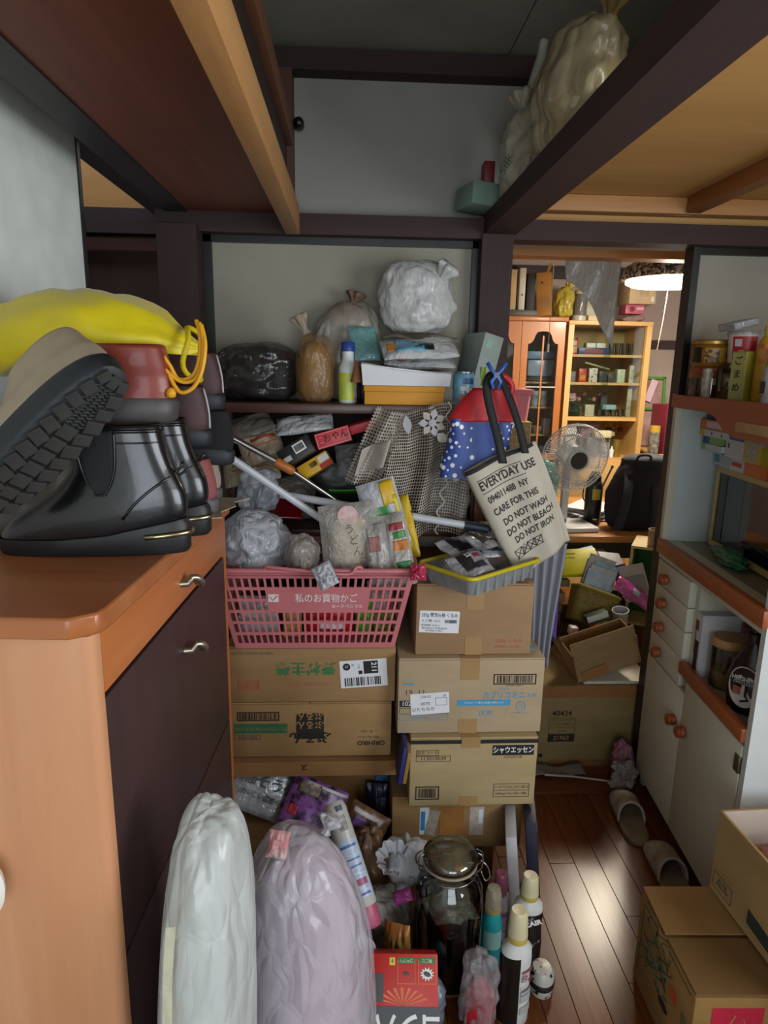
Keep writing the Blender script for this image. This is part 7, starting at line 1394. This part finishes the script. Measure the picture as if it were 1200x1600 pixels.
# open lower shelf
cb('white paper box at the start of the open shelf', 'white_box', 1.46, S4, .08, .21, PAPER, y=4.36); packet('plastic_wrap', 'pinkish crumpled plastic pack on the open shelf', (1.60, 4.36, S4 + .17), (.13, .10, .05), film('#a48c98', .8, .2), (R(80), 0, 0), 195, wr=.3)
for k in range(2): cb(('clear plastic case on the open shelf beside the flask', 'second clear plastic case by the gold tin')[k], 'plastic_case', 1.60 + .085 * k, S4, .075, .13, film('#aab0b8', .75, .15), y=4.33)
cb('cream octagonal box on the clear cases', 'cream_box', 1.655, S4 + .132, .11, .045, pm('#c4c09c', .5), y=4.33)
t = thing('gold_tin', 'gold cylinder tin on the open shelf', 'tin', (1.775, 4.32, S4)); MB().lathe([(0, 0), (.026, 0), (.027, .004), (.027, .105), (0, .105)], 28).build('tin_body', pm('#8d7a3c', .35, metal=.4), t, smooth=True); MB().lathe([(0, .105), (.028, .105), (.028, .114), (0, .115)], 28).build('lid', pm('#8d7a3c', .35, metal=.4), t, smooth=True)
t = thing('perfume_bottle', 'small white bottle beside the gold tin', 'bottle', (1.733, 4.29, S4)); MB().lathe([(0, 0), (.013, 0), (.014, .05), (.006, .06), (.006, .075), (0, .075)], 16).build('bottle_body', PAPER, t, smooth=True); MB().lathe([(0, .075), (.007, .075), (.007, .09), (0, .09)], 12).build('cap', GREYINK, t, smooth=True)
fl2 = thing('flower_bouquet', 'white and brown dried flowers behind the gold tin', 'flowers', (1.745, 4.40, S4)); rd = random.Random(10)
for k in range(6):
    x, z = -.06 + .026 * k, .14 + .03 * ((k * 5) % 3); MB().tube([(0, 0, 0), (x * .5, 0, z * .6), (x, -.02, z)], .002, 5).build('stem', pm('#3a3420', .6), fl2); blob_mb((.036, .034, .032), 200 + k, 16, 12, wr=.35).build('bloom', pm(['#b4b0a0', '#8d6a34', '#5a3440'][k % 3], .7), fl2, smooth='all', loc=(x, -.02, z - .01))
# chest of drawers at the right
ch = thing('drawer_chest', 'low ash chest of drawers right of the display cabinet', 'chest', (2.172, 4.15, 0))
bx('carcass', (0, 0, .465), (.50, .48, .93), ASHX, ch); bx('top_board', (0, -.01, .938), (.52, .51, .018), ASHX, ch, r=.003)
for z0, z1 in ((.72, .915), (.51, .71), (.30, .50), (.08, .29)):
    d = bx('drawer', (0, -.245, (z0 + z1) / 2), (.47, .016, z1 - z0), ASHX, ch, r=.002); MB().tube(smooth_path([(-.03, -.253, (z0 + z1) / 2), (-.02, -.272, (z0 + z1) / 2), (.02, -.272, (z0 + z1) / 2), (.03, -.253, (z0 + z1) / 2)]), .004, 6).build('handle', pm('#8d6a3c', .4), d, smooth='all')
rc = thing('display_case', 'dark red case with clear front and white knob on the chest', 'case', (2.0, 4.02, .9475), (0, 0, R(8)))
RCM = pm('#5c1424', .4, var=.08); bx('case_body', (0, .02, .15), (.19, .16, .30), RCM, rc, r=.004); bx('front_window', (0, -.062, .20), (.13, .004, .15), film('#8a7888', .8, .08, bmp=.05), rc); bx('drawer', (0, -.064, .055), (.17, .008, .085), RCM, rc, r=.002); MB().lathe([(0, 0), (.012, 0), (.010, .014), (0, .016)], 16, (.02, -.068, .055), (R(90), 0, 0)).build('knob', pm('#a88c84', .4), rc, smooth=True); panel('label', .05, .010, PAPER, rc, (-.04, -.0686, .085)); panel('emblem', .02, .018, PAPER, rc, (.03, -.0606, .285))
t = thing('printed_tin', 'yellow and black printed tin beside the red case', 'tin', (1.885, 4.0, .9475)); MB().lathe([(0, 0), (.030, 0), (.031, .004), (.031, .13), (0, .13)], 24).build('tin_body', pm('#8d8a80', .4, c2='#2a2624', scale=40), t, smooth=True); MB().lathe([(0, .13), (.031, .13), (.031, .17), (0, .172)], 24).build('lid', pm('#a88a2c', .4), t, smooth=True)
gf = thing('framed_picture', 'green framed picture leaning behind the red case', 'frame', (2.0, 4.33, .9475), (R(-8), 0, 0))
for nm, c, d in (('frame_bar', (-.10, 0, .25), (.02, .02, .50)), ('frame_bar', (.10, 0, .25), (.02, .02, .50)), ('frame_bar', (0, 0, .49), (.22, .02, .02)), ('frame_bar', (0, 0, .27), (.22, .02, .02))): bx(nm, c, d, pm('#3f7a24', .5), gf, r=.003)
bx('picture', (0, .008, .25), (.19, .004, .48), pm('#7a5448', .6, c2='#a88a8c', scale=8), gf); bx('paper_note', (.0, -.012, .40), (.05, .003, .16), pm('#c4a8b4', .6), gf, rot=(0, R(20), 0))
wc = thing('cable', 'white hanging cable with lime green clip on the far wall', 'cable', (2.02, 3.95, 1.40)); MB().tube(smooth_path([(-.06, 0, .02), (.0, 0, .06), (.05, 0, .02), (.06, 0, -.10), (.04, 0, -.19), (-.01, 0, -.205), (-.03, 0, -.19)]), .006, 8).build('cord', PAPER, wc, smooth='all'); MB().tube(smooth_path([(-.07, -.01, .0), (-.02, -.01, .03), (.02, -.01, .07)]), .010, 8).build('clip', pm('#6cc44c', .4), wc, smooth='all')
tag(MB().lathe([(0, 0), (.06, 0), (.07, .05), (.05, .17), (.01, .21), (0, .21)], 20, sy=.6).build('handbag', pm('#4c2c20', .6, var=.2), None, smooth=True, loc=(2.10, 4.2, .9475)), 'brown leather pouch behind the red case', 'pouch')
# things on the cupboards
TC = 1.7675
for k, (x, w, h, m, lab) in enumerate(((1.02, .055, .24, pm('#b4986a', .7), 'tan file box on the oak cupboard'), (1.085, .038, .25, pm('#c0bcb0', .5), 'white ring binder on the oak cupboard'), (1.14, .05, .22, pm('#171416', .6), 'black file box beside the white binder'))):
    t = cb(lab, 'binder', x - .02, TC + .04, w, h, m, 'binder', y=4.38, dd=.22)
    if k == 1: MB().lathe([(0, 0), (.006, 0), (.006, .001), (0, .001)], 14).build('finger_ring', BLKP, t, loc=(0, -.1105, .09), rot=(R(90), 0, 0))
tag(bx('wire_tray', (1.06, 4.36, TC + .019), (.24, .26, .038), pm('#3a3632', .5), None, r=.003), 'low dark tray under the binders', 'tray')
t = thing('postal_carton', 'tall brown carton with open flap on the oak cupboard', 'cardboard box', (1.225, 4.30, TC), (0, R(-4), R(-20))); bx('box_body', (0, 0, .13), (.09, .13, .26), CARD('#a8763c', '#94662f'), t, r=.003); bx('flap', (.03, -.02, .285), (.005, .11, .06), CARD('#a8763c'), t, rot=(0, R(20), 0)); panel('label', .035, .06, pm('#8d6a48', .5), t, (.01, -.0656, .08)); MB().lathe([(0, 0), (.006, 0), (.006, .001), (0, .001)], 12).build('hole', INK, t, loc=(-.01, -.0652, .20), rot=(R(90), 0, 0))
bag('grocery_bag', 'pale yellow plastic bag on the cupboard top', (1.325, 4.30, TC), (.13, .12, .20), film('#c8b84c', .93, .2, trans=.3), 211, wr=.15, knot=(.02, 0, .185, .03, .04, (0, R(20), 0)))
TD = 1.7485
t = thing('glass_canister', 'tall grey plastic canister with cream lid on the display cabinet', 'canister', (1.445, 4.30, TD), (0, R(3), 0)); MB().lathe([(0, 0), (.040, 0), (.042, .005), (.042, .16), (0, .16)], 28).build('canister_body', film('#7d7c78', .8, .1), t, smooth=True); MB().lathe([(0, .16), (.045, .16), (.045, .18), (.04, .184), (0, .184)], 28).build('lid', pm('#b4a888', .4), t, smooth=True); MB().lathe([(0, -.0), (.046, 0), (.046, .03), (.0425, .032)], 28).build('base_ring', pm('#b0ac9c', .4), t, smooth=True)
cb('cream flat box on the display cabinet top', 'cream_box', 1.565, TD, .17, .035, pm('#c0ac84', .5), y=4.36, dd=.2); cb('pale green grey box on the cream flat box', 'green_box', 1.56, TD + .0355, .12, .09, pm('#a8a890', .5), y=4.38, dd=.12)
t = cb('pink rose patterned tin on the display cabinet end', 'rose_tin', 1.80, TD + .05, .13, .06, pm('#b4566a', .4), y=4.34, dd=.12); MB().lathe([(0, 0), (.018, 0), (.016, .002), (0, .003)], 18).build('rose_print', pm('#7c2030', .5), t, loc=(-.02, -.0604, .03), rot=(R(90), 0, 0)); panel('printed_patch', .05, .02, pm('#c8a8ac', .5), t, (.035, -.0606, .035))
packet('plastic_wrap', 'clear plastic wrapped parcel under the rose tin', (1.80, 4.34, TD + .025), (.15, .12, .045), film('#b49c94', .85, .15), (0, 0, 0), 213)
t = cb('large cream carton on the rose tin', 'cream_carton', 1.835, TD + .1105, .17, .14, pm('#c4aa84', .6), y=4.37, dd=.2); panel('label', .06, .05, pm('#b49c7a', .6), t, (.01, -.1006, .07)); panel('label', .02, .03, PAPER, t, (.065, -.1006, .03))
# hanging grey plastic sheet
def sheet(u, v):
    L = .0 + .31 * (.22 + .78 * u ** 1.3) ; x = -.12 + .215 * u; return (x + .02 * v * (1 - u), .02 * math.sin(u * 7 + v * 2) + .02 * v, -L * v)
mb = MB(); mb.grid(sheet, 30, 30); t = mb.build('plastic_sheet', film('#a2a3a0', .85, .3, trans=.3, bmp=.5), None, smooth='all', loc=(.905, 2.53, 1.842), thick=.0015); tag(t, 'torn grey foam sheet hanging from the inner lintel', 'plastic sheet')
# lamp pull strings and ring lamp
lm = thing('pendant_lamp', 'glowing round pendant lamp with silver openwork rim in the back room', 'lamp', (1.58, 3.36, 1.86))
MB().lathe([(0, 0), (.19, 0), (.215, .012), (.215, .03), (.19, .04), (0, .04)], 48).build('diffuser', emit('#fff0d8', 5), lm, smooth=True)
m, nt, bs, out = base('openwork_foil'); nn = noise_node(nt, 60, 2); rp_ = ramp2(nt, nn.outputs[0], '#4a4a4a', '#d8d8d4', .45, .55); nt.links.new(rp_.outputs[0], bs.inputs['Base Color']); bs.inputs['Roughness'].default_value = .3; bs.inputs['Metallic'].default_value = .6
MB().lathe([(.235, .028), (.24, .035), (.225, .085), (.17, .12), (.06, .14), (0, .142)], 48, flute=lambda a, z: 1 + .012 * math.sin(a * 36)).build('shade', m, lm, smooth='all'); MB().tube([(0, 0, .14), (0, 0, .54)], .004, 6).build('flex', PAPER, lm)
MB().tube([(-.02, -.02, 0), (-.03, -.02, -.16), (-.045, -.02, -.31)], .0016, 5).build('pull_string', pm('#c8b48c', .7), lm)
pl_ = bpy.data.lights.new('pendant_lamp_light', 'AREA'); pl_.shape = 'DISK'; pl_.size = .40; pl_.energy = 17; pl_.color = (1.0, .88, .70); po = bpy.data.objects.new('pendant_lamp_light', pl_); C.objects.link(po); po.location = (1.58, 3.36, 1.853)
pl2 = bpy.data.lights.new('pendant_lamp_fill', 'POINT'); pl2.energy = 20; pl2.shadow_soft_size = .04; pl2.color = (1.0, .88, .70); po2 = bpy.data.objects.new('pendant_lamp_fill', pl2); C.objects.link(po2); po2.location = (1.58, 3.36, 1.80)  # added point light below the diffuser, fills in the dim upper walls
t = thing('pull_cord', 'thin light switch cord with white end hanging near the binders', 'cord', (.735, 2.46, 1.51)); MB().tube([(0, 0, .33), (0, 0, .03)], .0014, 5).build('cord', pm('#c8b48c', .7), t); MB().lathe([(0, 0), (.005, 0), (.004, .03), (0, .032)], 10).build('pull_end', PAPER, t, smooth=True)

# ================================================================ BAGS ON THE BEAM
t = bag('grocery_bag', 'white dusty plastic bag with long knotted handle lying on the dark beam', (.447, 1.825, 1.8835), (.13, .28, .20), film('#c9c5b4', .95, .35, trans=.15, c2='#b5ab92'), 221, wr=.14, knot=(-.02, -.02, .19, .03, .05, (0, R(-10), 0)))
MB().tube(smooth_path([(-.01, 0, .19), (.0, 0, .25), (.02, 0, .32), (.025, 0, .36)]), [.012] * 18 + [.011], 8).build('handle_loop', film('#c9c6ba', .9, .3), t, smooth='all')
text('Silk', .036, pm('#2f6a4a', .6), t, (-.070, -.075, .055), (R(90), R(-55), R(-62)))
bag('tied_bag', 'big yellowed translucent bag with tied top on the dark beam', (.466, 1.50, 1.8835), (.165, .33, .24), film('#a58a58', .9, .25, trans=.2, c2='#bcae90', scale=7), 222, wr=.10, knot=(.02, -.10, .225, .04, .055, (R(35), R(0), 0)), kmat=film('#9a8050', .9, .25), inner=[((0, 0, .01), (.13, .28, .17), pm('#b4a88c', .8, var=.1))])
t = thing('tissue_box', 'pale green paper box poking out over the beam', 'box', (.362, 1.985, 1.886), (0, R(4), R(14))); bx('box_body', (0, 0, .032), (.10, .12, .06), pm('#7d958a', .6), t, r=.002); bx('top_print', (0.02, 0, .0624), (.05, .10, .0008), pm('#9ab4ac', .6), t)
tag(bx('red_box', (.385, 2.02, 1.985), (.03, .05, .06), pm('#7a2220', .5), None, r=.002), 'small dark red carton behind the pale green box', 'box')
bag('clear_bag', 'white translucent bag tucked between the joists of the pale overhead shelf', (1.15, 1.90, 1.9625), (.16, .16, .06), film('#c4c8c0', .85, .25, trans=.4), 223, wr=.15)

# ================================================================ SETTLING: small shifts that let the heaped things touch without cutting into each other
SETTLE = {
    'wall_hook': (0.0056, 0.0056, 0.0, 1.0), 'comfort_shoe': (0.0, -0.032, 0.0, 1.0), 'sneaker': (0.0, 0.004, 0.0, 1.0), 'sneaker.001': (0.0, 0.0, 0.007, 1.0), 
    'sneaker.003': (-0.0176, 0.0044, 0.0, 0.86), 'sneaker.004': (0.0, 0.0, 0.004, 1.0), 'sneaker.005': (-0.0177, 0.0457, 0.004, 0.86), 'tied_bag': (0.0, -0.004, 0.0, 1.0), 
    'wipes_packet': (0.0, -0.045, 0.0, 1.0), 'wipes_packet.001': (0.0, 0.032, 0.004, 1.0), 'refill_pouch': (-0.032, -0.0002, -0.0036, 0.93), 
    'paper_cone': (-0.0315, -0.0315, 0.0, 0.93), 'photo_frame': (0.0, 0.0448, -0.0011, 0.93), 'crochet_mat': (0.0238, -0.0098, -0.0012, 0.86), 
    'dark_bottle': (-0.0098, 0.0098, 0.0, 1.0), 'garbage_bag.001': (0.0002, -0.0, 0.0, 0.93), 'bread_bag': (0.0098, 0.0099, -0.0046, 0.93), 
    'bread_bag.001': (0.0, 0.045, 0.0, 1.0), 'curry_box': (0.0, -0.045, 0.0, 1.0), 'seaweed_box': (0.0098, -0.0098, 0.0, 1.0), 'green_bag': (0.0315, -0.0318, 0.0, 0.86), 
    'clear_pack.001': (-0.0, -0.022, -0.0029, 0.93), 'clear_bag': (-0.0154, -0.015, 0.0, 0.86), 'plastic_tray': (0.0, 0.045, 0.0, 1.0), 
    'extension_pole': (0.0, 0.022, 0.0, 1.0), 'clear_bag.001': (-0.0315, 0.0315, 0.0, 1.0), 'clothes_peg': (0.0, -0.014, 0.0, 1.0), 'apron': (0.0098, -0.0098, 0.0, 1.0), 
    'apron.002': (0.0056, 0.0056, 0.0, 1.0), 'cardboard_sheet': (-0.004, 0.0, 0.0, 1.0), 'folding_fan': (-0.0067, -0.045, -0.001, 0.86), 
    'coffee_pouch': (0.0, -0.0041, -0.0098, 0.86), 'coffee_pouch.001': (-0.014, 0.0, 0.0, 1.0), 'snack_packet.005': (0.0098, -0.0098, 0.0, 1.0), 
    'dark_carton': (-0.0062, 0.1552, 0.0515, 0.93), 'plastic_bag': (0.01, 0.0101, 0.0, 0.93), 'plastic_bag.001': (0.0, 0.0316, 0.0113, 0.93), 
    'plastic_wrap': (0.0, -0.045, 0.0, 1.0), 'candy_packet': (0.0, -0.053, 0.0, 1.0), 'plastic_tray.001': (0.0098, -0.0098, 0.0, 1.0), 
    'food_packet': (-0.0, -0.032, -0.0022, 0.93), 'food_packet.001': (-0.0, 0.045, -0.0032, 0.86), 'food_packet.003': (0.0315, 0.0315, 0.0145, 0.93), 
    'cardboard_box': (-0.0126, 0.1379, 0.0, 0.93), 'plastic_tub': (-0.0328, 0.0021, -0.0082, 0.86), 'tissue_paper': (0.0, 0.004, 0.0, 1.0), 
    'paper_frill': (0.0, -0.0028, 0.0012, 1.0), 'clear_bag.003': (-0.032, 0.0, 0.0, 1.0), 'magenta_packet': (-0.0028, 0.0028, 0.0, 1.0), 
    'gold_packet': (0.0, -0.022, -0.0071, 0.93), 'cardboard_box.001': (0.0305, 0.0931, 0.0, 0.93), 'clear_bag.004': (-0.0315, 0.0315, 0.0, 0.93), 
    'garbage_bag.002': (0.0317, -0.0314, 0.0, 0.93), 'clear_bag.005': (0.0, -0.004, 0.0, 1.0), 'flat_box': (-0.0021, -0.0219, 0.0094, 0.86), 
    'game_box': (0.0209, 0.0002, 0.0019, 0.93), 'tissue_paper.001': (0.0, -0.022, 0.0, 1.0), 'medicine_box.005': (0.0028, -0.0125, 0.0, 0.93), 
    'medicine_box.010': (0.0053, -0.0012, 0.001, 0.86), 'medicine_box.011': (0.0, -0.022, 0.0, 1.0), 'plastic_jar': (0.0098, 0.0098, 0.0, 1.0), 
    'plastic_jar.001': (0.0, -0.008, 0.0, 0.86), 'plastic_tub.001': (0.032, 0.0, 0.0, 1.0), 'clear_lid_box': (0.0, 0.0, 0.007, 1.0), 'spice_bottle': (0.0, -0.032, 0.0, 1.0), 
    'sauce_bottle': (0.0, -0.022, 0.0, 1.0), 'plastic_jar.002': (0.0315, 0.0315, 0.0, 1.0), 'cereal_box': (0.0, 0.008, 0.0, 1.0), 
    'coffee_jar.001': (0.0224, -0.0224, 0.0, 1.0), 'sauce_bottle.001': (0.0, -0.004, 0.0, 1.0), 'clear_bag.007': (0.0, -0.0224, 0.0096, 1.0), 
    'vegetable_pack.003': (0.0, 0.0028, 0.001, 1.0), 'white_board': (0.0224, -0.0224, 0.0, 1.0), 'tipped_carton': (0.0, -0.0315, 0.0135, 1.0), 
    'plastic_sheet': (0.0, -0.0056, 0.0024, 1.0), 'woven_basket': (-0.0056, 0.0056, 0.0, 1.0), 'paper_sheet': (0.0056, 0.0056, 0.0, 1.0), 
    'paper_sheet.006': (0.0056, 0.0056, 0.0, 1.0), 'drink_bottle': (0.0, 0.008, 0.0, 1.0), 'phone_book': (0.0, 0.045, 0.0, 1.0), 'pink_packet': (0.0315, -0.0455, 0.0, 1.0), 
    'magazine.001': (0.0, 0.045, 0.0, 1.0), 'file_folder': (-0.0315, 0.0315, -0.0068, 0.86), 'picture_book': (0.0154, -0.0154, -0.0044, 0.93), 
    'garbage_bag.003': (-0.0224, 0.0224, 0.0, 1.0), 'brown_envelope': (0.0, 0.0, 0.007, 1.0), 'book.001': (-0.0154, 0.0154, -0.0021, 0.86), 
    'book.002': (-0.032, 0.0, 0.0, 1.0), 'mug': (0.0, 0.008, 0.0, 1.0), 'thermos': (-0.0007, -0.022, 0.0, 0.93), 'tied_bag.002': (0.0154, 0.0154, 0.0, 1.0), 
    'document.001': (0.0, 0.0, -0.0005, 0.86), 'document.004': (0.0, 0.022, -0.0005, 0.86), 'document.006': (0.0224, 0.0224, 0.0, 1.0), 'white_box': (0.0, 0.0, 0.004, 1.0), 
    'white_box.001': (-0.0028, 0.0028, 0.0, 1.0), 'bowl': (-0.0056, 0.0056, 0.0, 1.0), 'bowl.001': (0.0, 0.032, 0.0, 1.0), 'fabric_bundle': (0.0028, 0.0028, 0.0, 1.0), 
    'fabric_bundle.001': (0.0, 0.0, 0.011, 1.0), 'flower_bouquet': (0.004, 0.0014, 0.0009, 0.86), 'glass_dish': (0.0, 0.004, 0.0, 1.0), 
    'glass_dish.002': (0.0, 0.004, 0.0, 1.0), 'plastic_case': (0.0, -0.022, 0.0, 1.0), 'plastic_case.001': (0.0, -0.008, 0.0, 0.93), 
    'cream_box.001': (0.0, -0.045, 0.0, 1.0), 'flower_bouquet.001': (0.0, 0.0028, 0.001, 1.0), 'printed_tin': (-0.0098, -0.0098, 0.0, 1.0), 
    'framed_picture': (0.0, 0.0052, 0.0009, 0.93), 'cable': (0.0, -0.004, 0.0, 1.0), 'wire_tray': (-0.022, 0.0, 0.0, 1.0), 'postal_carton': (0.0, 0.0, 0.004, 1.0), 
    'grocery_bag.001': (0.0154, -0.0153, 0.0, 0.93), 'glass_canister': (0.0, 0.0, 0.002, 1.0), 'cream_box.002': (0.014, 0.0, 0.0, 1.0), 
    'rose_tin': (0.0, 0.0027, 0.001, 0.93), 'pull_cord': (0.0, 0.045, 0.0, 1.0), 'tissue_box': (0.0, 0.022, 0.0, 1.0), }
for nm, (dx, dy, dz, k) in SETTLE.items():
    o = bpy.data.objects[nm]; o.location = o.location + Vector((dx, dy, dz)); o.scale = (k, k, k)
